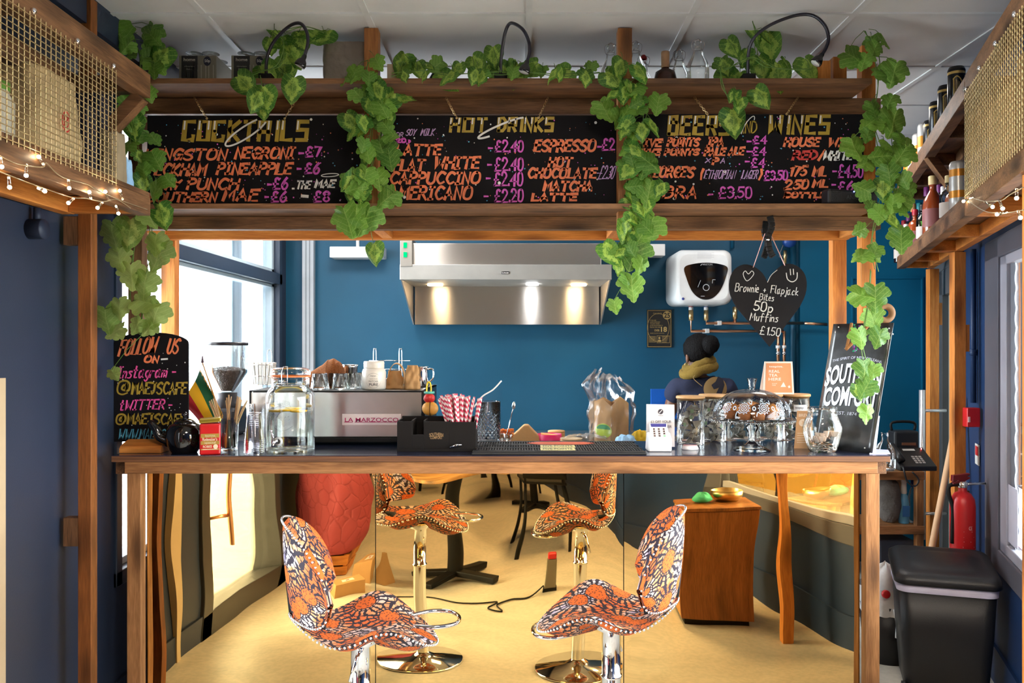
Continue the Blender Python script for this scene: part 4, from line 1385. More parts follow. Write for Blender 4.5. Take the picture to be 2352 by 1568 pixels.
MB().tube(catmull([c + Vector((.033, 0, .08)), c + Vector((.055, 0, .078)), c + Vector((.056, 0, .04)), c + Vector((.034, 0, .02))], 4), .004, 8).build('handle', CHROME, t)
t = thing('wire_rack', 'thin steel wire rack with two tall hoops behind the white jar', 'rack', Vector((W(891, 0, 3.9).x, 3.9, MT)))
g = MB()
for px in (861, 920):
    x = W(px, 0, 3.9).x
    tz = W(0, 802, 3.9).z
    g.tube(catmull([(x - .006, 3.9, MT), (x - .006, 3.9, tz - .01), (x, 3.9, tz), (x + .006, 3.9, tz - .01), (x + .006, 3.9, MT)], 3), .0018, 6)
for py in (828, 848, 870):
    z = W(0, py, 3.9).z
    g.tube([(W(848, 0, 3.9).x, 3.9, z), (W(942, 0, 3.9).x, 3.9, z)], .0018, 6)
g.build('hoops', CHROME, t)
t = thing('wire_basket', 'wire basket of white paper packets at the window end of the machine', 'basket', Vector((W(604, 0, 3.8).x, 3.8, MT)))
g = MB()
xs_ = [W(p, 0, 3.8).x for p in (578, 630)]
for z in (MT + .012, MT + .05, MT + .1):
    g.tube([(xs_[0], 3.76, z), (xs_[1], 3.76, z), (xs_[1], 3.85, z), (xs_[0], 3.85, z)], .0014, 5, closed=True)
for x in [xs_[0] + (xs_[1] - xs_[0]) * k / 5 for k in range(6)]:
    g.tube([(x, 3.76, MT), (x, 3.76, MT + .1)], .0012, 5)
for px in (585, 619):
    x = W(px, 0, 3.8).x
    tz = W(0, 803, 3.8).z
    g.tube(catmull([(x - .01, 3.8, MT + .1), (x - .01, 3.8, tz - .012), (x, 3.8, tz), (x + .01, 3.8, tz - .012), (x + .01, 3.8, MT + .1)], 3), .0014, 5)
g.build('wires', CHROME, t)
for i in range(6):
    x = xs_[0] + .012 + (xs_[1] - xs_[0] - .024) * i / 5
    tag(MB().cbox((x, 3.81, MT + .06), (.012, .05, .1), 0, Matrix.Rotation(.12 * (i - 2.5) / 2.5, 3, 'Y')).build('paper_packet', plain('white_paper', S(236, 232, 226), .8)), 'white paper packet standing in the wire basket on the machine', 'packet', 'packets in the wire basket')
# ---- coffee grinder behind by the window
c = Vector((W(520, 0, 3.95).x, 3.95, ZT))
t = thing('coffee_grinder', 'coffee grinder with a clear hopper of beans in front of the window', 'grinder', c)
s_ = 3.95 / F
zz = lambda py: CZ - (py - CY) * s_ - ZT
DK = plain('grinder_grey', S(70, 68, 70), .35, .6)
MB().lathe([(0, zz(793)), (48 * s_, zz(793)), (49 * s_, zz(790)), (48 * s_, zz(786)), (0, zz(785))], c, 36).build('hopper_lid', plain('smoked_black', S(36, 30, 34), .3), t)
MB().lathe([(47 * s_, zz(793)), (47 * s_, zz(855)), (18 * s_, zz(898)), (18 * s_, zz(903))], c, 36).build('hopper', GLASS, t)
BEAN = plain('coffee_beans', S(88, 70, 60), .35, var=.4, bump=.9, bscale=140)
MB().grid(lambda u, v: c + Vector((45.5 * s_ * v * math.cos(u * 6.2832), 45.5 * s_ * v * math.sin(u * 6.2832), zz(850) + .016 * (1 - v * v) + .006 * noise.noise(Vector((v * math.cos(u * 6.2832) * 9, v * math.sin(u * 6.2832) * 9, 0))))), 40, 14).lathe([(45.5 * s_, zz(850)), (45 * s_, zz(855)), (17 * s_, zz(897))], c, 36).build('beans', BEAN, t)
MB().lathe([(0, zz(901)), (24 * s_, zz(901)), (24 * s_, zz(912)), (32 * s_, zz(918)), (32 * s_, zz(935))], c, 28).build('collar', DK, t)
MB().box((c.x - .07, c.y - .09, ZT), (c.x + .07, c.y + .09, ZT + zz(934))).build('body', DK, t, bevel=.015)
# ---- hanging toy at the end of the machine
p = W(988, 905, 3.47)
t = thing('toy_rattle', 'yellow and red plastic toy hanging at the end of the coffee machine', 'toy', W(988, 955, 3.47))
YEL, REDP = plain('yellow_plastic', S(232, 196, 44), .35), plain('toy_red', S(214, 48, 44), .35)
MB().tube([W(985 + 5 * math.cos(k * PI / 10), 893 + 16 * math.sin(k * PI / 10), 3.47) for k in range(20)], .0035, 8, closed=True).build('ring', YEL, t)
MB().ball(W(986, 914, 3.47), .024, 18, scale=(1, .8, .85)).build('cap', REDP, t)
MB().lathe([(.018, 0), (.022, .002), (.022, .008), (.018, .01)], W(986, 904, 3.47), 20).build('band', plain('teal_plastic', S(90, 180, 160), .4), t)
MB().ball(W(988, 938, 3.47), .032, 22, scale=(1.05, .8, .92)).build('ball', plain('peach_plastic', S(236, 170, 76), .4), t)
MB().lathe([(.0285, 0), (.0335, 0), (.0335, .002), (.0285, .002)], W(988, 938, 3.47), 22, rot=Matrix.Rotation(PI / 2, 3, 'Y')).build('groove', BLACK, t)
# ---- black bar caddy
Yc = 3.315
X = lambda p: W(p, 0, Yc).x
hz = lambda py: W(0, py, Yc).z
t = thing('bar_caddy', 'black wooden bar caddy of straws and napkins with gold print', 'caddy', Vector((X(1002), 3.38, ZT)))
CB = plain('black_stained_wood', S(30, 27, 26), .7, var=.12, spec=.15)
dp = .15
g = MB().box((X(912), Yc, ZT), (X(1093), Yc + dp, ZT + .012))
for a, b, top in ((912, 946, 968), (946, 973, 998), (973, 1031, 968), (1031, 1093, 969)):
    g.box((X(a), Yc, ZT + .012), (X(b), Yc + .009, hz(top)))
for a, top in ((912, 966), (944, 966), (972, 966), (1030, 966), (1090, 966)):
    g.box((X(a), Yc + .009, ZT + .012), (X(a) + .006, Yc + dp - .008, hz(top)))
g.box((X(912), Yc + dp - .008, ZT + .012), (X(1093), Yc + dp, hz(962)))
g.build('box', CB, t, bevel=.0012)
g = MB()
fn = lambda x, y: (X(x), Yc - .0008, hz(y))
printed(g, 'SOUTHERN', 986, 1018, 991, 999, lambda x, y: fn(x, y + 2 - 2 * ((x - 1002) / 16) ** 2 * -1), bold=.02)
printed(g, 'COMFORT', 988, 1016, 1001, 1008, fn, bold=.02)
g.build('lettering', plain('tan_print', S(164, 132, 92), .6), t)
t2 = thing('bottle_opener', 'small chrome clip lying against the black bar caddy front', 'clip', W(1046, 1024, 3.3))
MB().tube([W(1033, 1027, 3.305), W(1048, 1022, 3.305), W(1060, 1021, 3.305)], [.004, .006, .003], 8).build('body', CHROME, t2)
# red and white straws
m, nt, out = newmat('striped_straw')
uvn = nd(nt, 'UVMap')
sx = nd(nt, 'SeparateXYZ', {0: uvn.outputs[0]})
f = mth(nt, 'FRACT', mth(nt, 'ADD', mth(nt, 'MULTIPLY', sx.outputs['Y'], 9.), sx.outputs['X']))
bsdf(nt, out, color=ramp(nt, f, [(0, S(238, 226, 220)), (.5, S(206, 48, 82))], 'CONSTANT'), rough=.7)
STRAW = m


def straw(a, b, label, group):
    a, b = Vector(a), Vector(b)
    d_ = (b - a)
    n1 = d_.orthogonal().normalized()
    n2 = d_.normalized().cross(n1)
    g = MB().grid(lambda u, v: a + d_ * v + (n1 * math.cos(u * 2 * PI) + n2 * math.sin(u * 2 * PI)) * .0041, 8, 1)
    tag(g.build('striped_straw', STRAW), label, 'straw', group)


for i in range(60):
    r_, q = math.sqrt(R.random()), R.uniform(0, 2 * PI)
    dx, dy = r_ * math.cos(q), r_ * math.sin(q)
    b = Vector((X(1052) + .03 * dx, Yc + .062 + .03 * dy, ZT + .03))
    e = Vector((X(1044) + .082 * dx, Yc + .066 + .04 * dy, hz(908) + R.uniform(-.012, .006) - .012 * abs(dx)))
    straw(b, e, 'red and white striped paper straw in the bundle standing in the bar caddy', 'striped straws in the bar caddy')
for i in range(3):
    straw((X(1086 - i), Yc + .03 + .02 * i, ZT + .04), (X(1105 - 4 * i), Yc + .03 + .02 * i, hz(914 + 2 * i)), 'red and white striped paper straw leaning out at the bundle edge by the napkins', 'leaning striped straws')
# napkins in a clear sleeve
t = thing('napkin_sleeve', 'clear sleeve of white napkins curling out of the bar caddy', 'napkins', Vector((X(1110), 3.5, ZT)))
def nf(u, v):
    p = catmull([(1088, 935), (1108, 910), (1132, 895), (1152, 874)], 8)
    x, y = p[int(u * (len(p) - 1))]
    return W(x, y, 3.5 + .07 * v)
MB().grid(nf, 12, 3).build('napkins', plain('napkin_white', S(240, 238, 236), .8), t, solid=.006)
def nf2(u, v):
    a = nf(u, .2)
    return Vector((a.x + .003, a.y - .02, a.z * (1 - v) + (ZT + .06) * v))
MB().grid(nf2, 12, 6).build('clear_sleeve', CUPM, t)
# ---- crystal mixing glass
c = Vector((W(1122, 0, 3.61).x, 3.61, ZT))
m, nt, out = newmat('cut_crystal')
tc = nd(nt, 'TexCoord')
sp = nd(nt, 'SeparateXYZ', {0: tc.outputs['Object']})
ang = mth(nt, 'ARCTAN2', sp.outputs['Y'], sp.outputs['X'])
w1 = mth(nt, 'SINE', mth(nt, 'ADD', mth(nt, 'MULTIPLY', ang, 9.), mth(nt, 'MULTIPLY', sp.outputs['Z'], 150.)))
w2 = mth(nt, 'SINE', mth(nt, 'SUBTRACT', mth(nt, 'MULTIPLY', ang, 9.), mth(nt, 'MULTIPLY', sp.outputs['Z'], 150.)))
hgt = mth(nt, 'MAXIMUM', mth(nt, 'ABSOLUTE', w1), mth(nt, 'ABSOLUTE', w2))
msk = ramp(nt, sp.outputs['Z'], [(.0, (1, 1, 1)), (.125, (1, 1, 1)), (.135, (0, 0, 0))])
hgt = mth(nt, 'MULTIPLY', hgt, msk)
bp = nd(nt, 'Bump', {'Height': hgt, 'Strength': .6, 'Distance': .004})
tr = nd(nt, 'BsdfTransparent', {0: (.95, .97, .99, 1)})
gl = nd(nt, 'BsdfGlossy', {0: (1, 1, 1, 1), 'Roughness': .05, 'Normal': bp.outputs[0]})
fr = nd(nt, 'Fresnel', {0: 1.4, 'Normal': bp.outputs[0]})
nt.links.new(nd(nt, 'MixShader', {0: fr.outputs[0], 1: tr.outputs[0], 2: gl.outputs[0]}).outputs[0], out.inputs[0])
tag(MB().lathe([(0, .002), (.049, 0), (.051, .004), (.051, .176), (.0485, .178), (.047, .02), (0, .018)], c, 48).build('mixing_glass', m), 'tall cut crystal mixing glass behind the rubber bar mat', 'glass')
# ---- rubber bar mat
ya, yb = 3.212, 3.55
xa, xb = W(1083, 0, ya).x, W(1486, 0, ya).x
t = thing('bar_mat', 'long black ribbed rubber bar mat in the middle of the counter', 'bar mat', ((xa + xb) / 2, (ya + yb) / 2, ZT))
RUB = plain('black_rubber', S(30, 29, 30), .55)
MB().box((xa, ya, ZT), (xb, yb, ZT + .008)).build('base', RUB, t, bevel=.003)
g = MB()
rows = [(ya + .03, ya + .105), (ya + .12, ya + .195), (ya + .215, yb - .02)]
for (a, b) in rows:
    n = 62
    for i in range(n):
        x = xa + .018 + (xb - xa - .036) * i / (n - 1)
        g.box((x - .0028, a, ZT + .008), (x + .0028, b, ZT + .014))
for yy in (ya + .006, rows[0][1] + .003, rows[1][1] + .005, yb - .016):
    g.box((xa + .004, yy, ZT + .008), (xb - .004, yy + .012, ZT + .0145))
g.build('ribs', RUB, t)
g = MB()
for (a, b) in rows[:2]:
    g.box((W(1242, 0, a).x, a, ZT + .0142), (W(1322, 0, a).x, b, ZT + .0155))
g.build('cream_label', plain('cream_rubber', S(226, 214, 150), .5), t)
g = MB()
for (a, b) in rows[:2]:
    x0, x1 = W(1242, 0, a).x, W(1322, 0, a).x
    printed(g, 'FIVE POINTS', x0 + .01, x1 - .01, -b + .01, -a - .01, lambda x, y: (x, -y, ZT + .016), bold=.01)
g.build('label_print', plain('green_print', S(60, 84, 50), .5), t)
g = MB()
a, b = rows[2]
g.prism([(W(1210, 0, a).x, (a + b) / 2, ZT + .0142), (W(1235, 0, a).x, a + .01, ZT + .0142), (W(1345, 0, a).x, a + .01, ZT + .0142), (W(1368, 0, a).x, (a + b) / 2, ZT + .0142), (W(1345, 0, a).x, b - .01, ZT + .0142), (W(1235, 0, a).x, b - .01, ZT + .0142)], (0, 0, .0012))
g.build('orange_label', plain('orange_rubber_print', S(206, 84, 48), .5), t)
# ---- leaflet holder, card reader, puck
Yl = 3.41
t = thing('leaflet_holder', 'clear stand of white offer leaflets behind the card reader', 'leaflet holder', Vector((W(1518, 0, Yl).x, Yl, ZT)))
MB().prism([W(1485, 1024, Yl), W(1550, 1026, Yl + .0), W(1549, 929, Yl + .025), W(1485, 928, Yl + .025)], (0, .006, 0)).build('leaflets', plain('leaflet_white', S(242, 234, 230), .6), t)
qm = lambda x, y: W(x, y, Yl - .0015 + (1024 - y) / 96 * .025)
g = MB()
g.add([qm(1517.5 + 6 * math.cos(k * PI / 10), 945 + 6 * math.sin(k * PI / 10)) for k in range(20)], [tuple(range(20))])
printed(g, 'MAE J\'S', 1512, 1523, 953, 955.5, qm)
printed(g, '£1 OFF YOUR', 1495, 1542, 965, 971, qm)
printed(g, 'ORDER', 1513, 1543, 976.5, 982.5, qm)
g.build('print', plain('dark_print', S(58, 50, 62), .5), t)
g = MB()
ribbon(g, [(1514.5, 948), (1520, 942)], 1.6, lambda x, y: W(x, y, Yl - .0022 + (1024 - y) / 96 * .025))
g.build('emblem_mark', plain('leaflet_white', S(242, 234, 230), .6), t)
MB().prism([W(1482, 1030, Yl - .02), W(1553, 1030, Yl - .02), W(1553, 968, Yl - .006), W(1482, 968, Yl - .006)], (0, .002, 0)).build('clear_pocket', CUPM, t)
Yr = 3.31
t = thing('card_reader', 'white card reader with keypad on its stand beside the bar mat', 'card reader', Vector((W(1517, 0, Yr).x, Yr + .04, ZT)))
CRW = plain('reader_white', S(238, 234, 234), .3)
def rq(px, y_, z_):
    return Vector((W(px, 0, Yr).x, y_, z_))
x0, x1 = W(1489, 0, Yr).x, W(1545, 0, Yr).x
g = MB().prism([(x0, Yr, ZT), (x0, Yr + .085, ZT), (x0 + .004, Yr + .075, ZT + .07), (x0 + .004, Yr + .05, ZT + .07), (x0 + .002, Yr + .004, ZT + .052)], (x1 - x0 - .003, 0, 0))
g.build('stand', CRW, t, bevel=.006)
pA, pB = Vector((0, Yr + .002, ZT + .054)), Vector((0, Yr + .05, ZT + .108))
nn = Vector((0, -(pB - pA).z, (pB - pA).y)).normalized()
kx0, kx1 = W(1494, 0, Yr).x, W(1539, 0, Yr).x
g = MB().prism([Vector((kx0, pA.y, pA.z)), Vector((kx1, pA.y, pA.z)), Vector((kx1 - .004, pB.y, pB.z)), Vector((kx0 + .004, pB.y, pB.z))], -nn * .014)
g.build('reader', CRW, t, bevel=.004)
km = lambda u, v, o=.0008: Vector((kx0 + .004 + (kx1 - kx0 - .008) * u, pA.y, pA.z)) + Vector((0, (pB - pA).y, (pB - pA).z)) * (1 - v) + nn * o
MB().add([km(.04, .05), km(.96, .05), km(.93, .27), km(.07, .27)], [(0, 1, 2, 3)]).build('screen', plain('reader_screen', S(78, 74, 142), .2), t)
for r_ in range(4):
    for q in range(3):
        MB().prism([km(.16 + .28 * q + .1 * a, .37 + .15 * r_ + .1 * b, .0004) for a, b in ((0, 0), (1, 0), (1, 1), (0, 1))], nn * .0015).build('key', plain('key_green', S(130, 196, 140), .5) if (r_, q) == (3, 2) else plain('key_brown', S(96, 74, 66), .5), t)
c = atb(1585, 1032)
t = thing('charging_puck', 'small white contactless puck with a pink rim on the counter', 'puck', c)
MB().lathe([(0, 0), (.032, 0), (.034, .003), (.03, .014), (.027, .017), (0, .017)], c, 28, scale=(1, .8, 1)).build('body', CRW, t)
MB().lathe([(.024, .0172), (.0275, .0176), (.024, .018)], c, 28, scale=(1, .8, 1)).build('rim', plain('pink_rim', S(232, 110, 120), .4), t)
# ---- tea canisters
TEAM = plain('tea_mesh', S(146, 140, 132), .8, var=.35)
LIDW = plain('beech_lid', S(208, 160, 106), .5, var=.1)


def canister(px, pyb, label, r=.057, h=.192, lab=None):
    c = atb(px, pyb)
    t = thing('glass_canister', label, 'canister', c, 'glass tea canisters')
    MB().lathe([(0, .003), (r * .96, .002), (r, .006), (r, h), (r * .97, h)], c, 40).build('jar', GLASS, t)
    MB().lathe([(0, h - .006), (r * .95, h - .006), (r * .95, h + .001), (r * 1.05, h + .001), (r * 1.06, h + .005), (r * 1.05, h + .0105), (r * .98, h + .012), (0, h + .0125)], c, 40).build('lid', LIDW, t)
    if lab:
        g = MB().grid(lambda u, v: c + Vector(((r + .001) * math.sin(-.5 + u), -(r + .001) * math.cos(-.5 + u), h * .83 - .03 * v)), 10, 1)
        g.build('label', plain('label_white', S(226, 226, 228), .6), t)
        g = MB()
        printed(g, 'teapigs.', -.4, .3, -h * .83 + .008, -h * .83 + .02, lambda x, y: c + Vector(((r + .0016) * math.sin(x), -(r + .0016) * math.cos(x), -y)))
        g.build('label_print', plain('dark_print', S(58, 50, 62), .5), t)
    g = MB()
    for i in range(30):
        rr, a = (r - .022) * math.sqrt(R.random()), R.uniform(0, 6.28)
        z = .02 + (h - .05) * (i / 30)
        p = c + Vector((rr * math.cos(a), rr * math.sin(a), z))
        q = Matrix.Rotation(R.uniform(0, 6.3), 3, 'X') @ Matrix.Rotation(R.uniform(0, 6.3), 3, 'Z')
        s_ = .021
        g.add([p + q @ Vector(v) * s_ for v in ((1, 0, -.5), (-.5, .86, -.5), (-.5, -.86, -.5), (0, 0, .9))], [(0, 2, 1), (0, 1, 3), (1, 2, 3), (2, 0, 3)], 0)
    for i in range(12):
        a, z = R.uniform(3.3, 6.1), R.uniform(.02, h - .03)
        pts = [c + Vector(((r - .006) * math.cos(a + .25 * math.sin(k * 1.1 + i)), (r - .006) * math.sin(a + .25 * math.sin(k * 1.1 + i)), min(h - .01, max(.008, z + .02 * math.sin(k * .9 + i) + (k - 3) * .004)))) for k in range(7)]
        g.tube(catmull(pts, 3), .0008, 4, 1)
    for i in range(3):
        a, z = R.uniform(3.6, 5.8), R.uniform(.03, h - .05)
        p = c + Vector(((r - .004) * math.cos(a), (r - .004) * math.sin(a), z))
        t_ = Vector((-math.sin(a), math.cos(a), 0))
        g.add([p, p + t_ * .014, p + t_ * .014 + Vector((0, 0, .015)), p + Vector((0, 0, .015))], [(0, 1, 2, 3)], 2)
    o = g.build('tea_bags', [TEAM, plain('tea_string', S(214, 208, 196), .8), plain('tea_tag', S(150, 176, 140), .7)])
    tag(o, label.replace('glass canister with wooden lid', 'mesh tea bags and strings filling the canister'), 'tea bags', 'tea bags in the canisters', 'stuff')


canister(1586, 1020, 'glass canister with wooden lid standing right behind the white puck')
canister(1637, 1013, 'glass canister with wooden lid, second along from the leaflets and partly behind the cake dome')
canister(1700, 1011, 'glass canister with wooden lid, half hidden by the foot of the cake stand', lab=None)
canister(1766, 1011, 'glass canister with wooden lid, just past the cake stand stem towards the tip jar')
canister(1829, 1011, 'glass canister with wooden lid and white label, below the orange tea sign', lab=1)
# ---- orange tea sign standing on the canister lids, brown brew sign
Yt = 3.63
t = thing('tea_sign', 'orange folded tea sign with white border standing above the canisters', 'sign', Vector((W(1788, 0, Yt).x, Yt, ZT + .206)))
A_ = [W(1753, 914, Yt), W(1824, 914, Yt), W(1820, 830, Yt + .03), W(1756, 830, Yt + .03)]
A_[0].z = A_[1].z = ZT + .206
MB().prism(A_, (0, .002, 0)).prism([A_[3], A_[2], A_[1] + Vector((0, .06, 0)), A_[0] + Vector((0, .06, 0))], (0, .002, 0)).build('card', plain('card_white', S(240, 222, 208), .6), t)
qm = quadmap(A_[3], A_[2], A_[1], A_[0], .001)
MB().add([qm(.06, .05), qm(.94, .05), qm(.94, .95), qm(.06, .95)], [(0, 1, 2, 3)]).build('orange_panel', plain('orange_card', S(222, 142, 92), .6), t)
q2 = quadmap(A_[3], A_[2], A_[1], A_[0], .0018)
g = MB()
printed(g, 'teapigs.', .16, .66, .13, .20, q2, bold=.02)
for i, tx in enumerate(('REAL', 'TEA', 'HERE')):
    printed(g, tx, .16, (.54, .46, .58)[i], .26 + .12 * i, .345 + .12 * i, q2, bold=.015)
printed(g, 'brewed', .28, .44, .66, .69, q2)
printed(g, 'teas', .28, .40, .71, .74, q2)
g.add([q2(.66, .63), q2(.74, .78), q2(.56, .78)], [(0, 1, 2)])
g.add([q2(.80, .76), q2(.86, .73), q2(.89, .79), q2(.83, .82)], [(0, 1, 2, 3)])
g.build('print', plain('card_white', S(240, 222, 208), .6), t)
Yt = 3.42
t = thing('brew_sign', 'small tan brew notice standing behind the tip jar', 'sign', Vector((W(1845, 0, Yt).x, Yt, ZT)))
A_ = [W(1824, 1030, Yt), W(1866, 1030, Yt), W(1866, 943, Yt + .02), W(1831, 943, Yt + .02)]
A_[0].z = A_[1].z = ZT
MB().prism(A_, (0, .002, 0)).build('card', plain('tan_card', S(200, 150, 104), .7), t)
qm = quadmap(A_[3], A_[2], A_[1], A_[0], .001)
g = MB()
printed(g, 'BREW', .12, .85, .08, .16, qm, bold=.02)
g.add([qm(.4 + .24 * math.cos(k * PI / 10), .32 + .1 * math.sin(k * PI / 10)) for k in range(20)], [tuple(range(20))])
for i in range(5):
    ribbon(g, [(.12, .6 + .06 * i), (.7 - .06 * (i % 3), .6 + .06 * i)], .012, qm)
g.build('print', plain('tan_print_pale', S(230, 206, 182), .6), t)
g = MB()
printed(g, '3', .33, .45, .28, .36, quadmap(A_[3], A_[2], A_[1], A_[0], .0018))
g.build('number_print', plain('tan_card', S(200, 150, 104), .7), t)
# ---- cake stand with dome and muffins
c = Vector((W(1727, 0, 3.36).x, 3.36, ZT))
t = thing('cake_stand', 'glass cake stand with a patterned dome over muffins', 'cake stand', c)
s_ = 3.36 / F
zz = lambda py: CZ - (py - CY) * s_ - ZT
ST = glass('stand_glass', (.97, .98, .98), .62, 1.0)
zp = zz(966)
MB().lathe([(0, .003), (.07, .0), (.073, .003), (.06, .012), (.03, .022), (.016, .034), (.013, .05), (.016, .06), (.013, .066), (.022, .08), (.026, .09), (.022, .1), (.013, .106), (.018, zp - .004), (.10, zp - .001), (.158, zp + .004), (.163, zp + .01), (.158, zp + .008), (.1, zp + .004), (0, zp + .003)], c, 48).build('stand', ST, t)
g = MB()
for k in range(64):
    a = 2 * PI * k / 64
    g.ball(c + Vector((.163 * math.cos(a), .163 * math.sin(a), zp + .004)), .0068, 6)
g.build('scalloped_rim', ST, t)
dome = []
for k in range(15):
    a = k / 14 * PI / 2
    dome.append((.152 * math.cos(a) ** .8 + (.0 if k < 14 else .001), zp + .009 + .117 * math.sin(a) ** 1.05))
MB().lathe([(.156, zp + .0085)] + dome, c, 56).build('dome', glass('dome_glass', (.98, .99, .99), .82, .75), t)
zk = zp + .126
MB().lathe([(.008, zk - .002), (.013, zk + .004), (.012, zk + .012), (.019, zk + .038), (.0195, zk + .042), (0, zk + .042)], c, 28).build('knob', ST, t)
def dm(az, el):                                # point on the dome: az measured from the camera side, el 0..1
    a = el * PI / 2
    r = .1535 * math.cos(a) ** .8
    return c + Vector((r * math.sin(az), -r * math.cos(az), zp + .0105 + .117 * math.sin(a) ** 1.05))
g = MB()
for k in range(12):
    az = k * PI / 6 + .05
    big = k % 1 == 0
    for rr, w in ((.125, .014), (.08, .016), (.035, .018)):
        ribbon(g, [(az + rr * math.cos(q * PI / 12), .29 + rr * .85 * math.sin(q * PI / 12)) for q in range(25)], w, dm)
    for q in range(12):
        x, y = az + .15 * math.cos(q * PI / 6), .29 + .13 * math.sin(q * PI / 6)
        ribbon(g, [(x - .008, y), (x + .008, y)], .014, dm)
    a2 = az + PI / 12
    for rr in (.04,):
        ribbon(g, [(a2 + rr * math.cos(q * PI / 5), .28 + rr * math.sin(q * PI / 5)) for q in range(11)], .022, dm)
    ribbon(g, catmull([(az - .2, .12), (az - .17, .2), (az - .1, .17)], 4), .022, dm)
    ribbon(g, catmull([(az + .12, .42), (az + .19, .38), (az + .2, .46)], 4), .022, dm)
g.build('dome_pattern', plain('dome_print', S(176, 190, 204), .6), t)
MUF = plain('muffin_crust', S(178, 112, 52), .85, var=.3, bump=.6, bscale=60)
MUD = plain('dark_muffin_crust', S(86, 52, 34), .85, var=.3, bump=.6, bscale=60)
CASE = plain('muffin_case', S(150, 92, 50), .8)
first = None
for i, (a, r_, mt) in enumerate(((4.1, .078, MUF), (4.75, .08, MUD), (5.45, .08, MUF), (.2, .09, MUD), (1.3, .075, MUF), (2.4, .08, MUD), (3.3, .088, MUF), (0, 0, MUF))):
    p = c + Vector((r_ * math.cos(a), r_ * math.sin(a), zp + .0095))
    t = thing('muffin', ('golden' if mt is MUF else 'dark chocolate') + ' muffin under the glass cake dome', 'muffin', p, ('golden' if mt is MUF else 'dark') + ' muffins under the dome')
    MB().lathe([(0, 0), (.022, 0), (.029, .035), (.0285, .036)], p, 22).build('paper_case', CASE, t)
    MB().grid(lambda u, v: p + Vector((.034 * math.cos(v * PI / 2) ** .7 * math.cos(u * 6.2832), .034 * math.cos(v * PI / 2) ** .7 * math.sin(u * 6.2832), .034 + .026 * math.sin(v * PI / 2) + .007 * noise.noise(Vector((math.cos(u * 6.28) * 2 + i, math.sin(u * 6.28) * 2, v * 2))))), 26, 10).build('top', mt, t)
# ---- tip jar
c = Vector((W(1889, 0, 3.315).x, 3.315, ZT))
s_ = c.y / F
zz = lambda py: CZ - (py - CY) * s_ - ZT
t = thing('tip_jar', 'round glass tip jar holding coins and a crumpled note', 'jar', c)
MB().lathe([(0, .004), (.045, .0), (.052, .006), (.062, .035), (.073, .075), (.074, .095), (.066, .125), (.056, .14), (.057, .145), (.054, .15), (.056, .156), (.056, .172), (.053, .174), (.052, .16)], c, 44).build('body', glass('jar_glass', (.96, .985, .97), .5, 1.0), t)
CO, BR_ = plain('coin_silver', (.6, .58, .54, 1), .35, 1.0), plain('coin_bronze', (.5, .3, .18, 1), .4, 1.0)
for i in range(34):
    rr, a = .043 * math.sqrt(R.random()), R.uniform(0, 6.28)
    q = Matrix.Rotation(R.uniform(-.5, .5), 3, 'X') @ Matrix.Rotation(R.uniform(-.5, .5), 3, 'Y')
    p = c + Vector((rr * math.cos(a), rr * math.sin(a), .009 + .024 * i / 34))
    k = R.uniform(.009, .013)
    o = MB().lathe([(0, 0), (k, 0), (k, .002), (0, .002)], p, 16, rot=q).build('coin', R.choice([CO, CO, BR_]))
    tag(o, 'small metal coin in the heap at the bottom of the tip jar', 'coin', 'coins in the tip jar')
g = MB()
for k in range(3):
    ph = k * 2.1
    g.grid(lambda u, v: c + Vector((-.02 + .022 * k + .05 * (u - .5), -.02 + .02 * (k % 2) + .03 * (v - .5) + .008 * math.sin(u * 7 + ph), .052 + .012 * math.sin(u * 9 + v * 5 + ph) + .01 * k)), 14, 8)
tag(g.build('paper_note', plain('pale_note', S(224, 196, 176), .8), solid=.0006), 'crumpled pale paper note lying on the coins in the tip jar', 'note')
# ---- portable speaker on the lower shelf
p0, p1 = W(1898, 454, 3.22), W(2008, 450, 3.30)
zs = 2.0155
xa, xb = p0.x, p1.x
t = thing('bluetooth_speaker', 'black bar speaker with a blue light standing on the lower shelf end', 'speaker', ((xa + xb) / 2, 3.27, zs))
RZ = Matrix.Rotation(.30, 3, 'Z')
cc = Vector(((xa + xb) / 2, 3.27, zs + .03))
L = (xb - xa) / math.cos(.3)
MB().cbox(cc, (L, .05, .058), 0, RZ).build('body', plain('speaker_black', S(30, 29, 32), .5), t, bevel=.009)
fm = lambda x, y: cc + RZ @ Vector((x, -.0256, -y))
MB().add([fm(-L * .45, -.021), fm(L * .45, -.021), fm(L * .45, .021), fm(-L * .45, .021)], [(3, 2, 1, 0)]).build('grille', plain('speaker_mesh', S(40, 39, 42), .8, bump=.5, bscale=500), t)
g = MB()
printed(g, 'ANKER', -.035, .04, -.008, .008, lambda x, y: cc + RZ @ Vector((x, -.0264, -y)), bold=.01)
g.build('lettering', plain('speaker_print', S(72, 72, 78), .5), t)
MB().ball(fm(.0, -.022), .0022, 8).build('status_light', emit('blue_led', (.1, .2, 1, 1), 12), t)
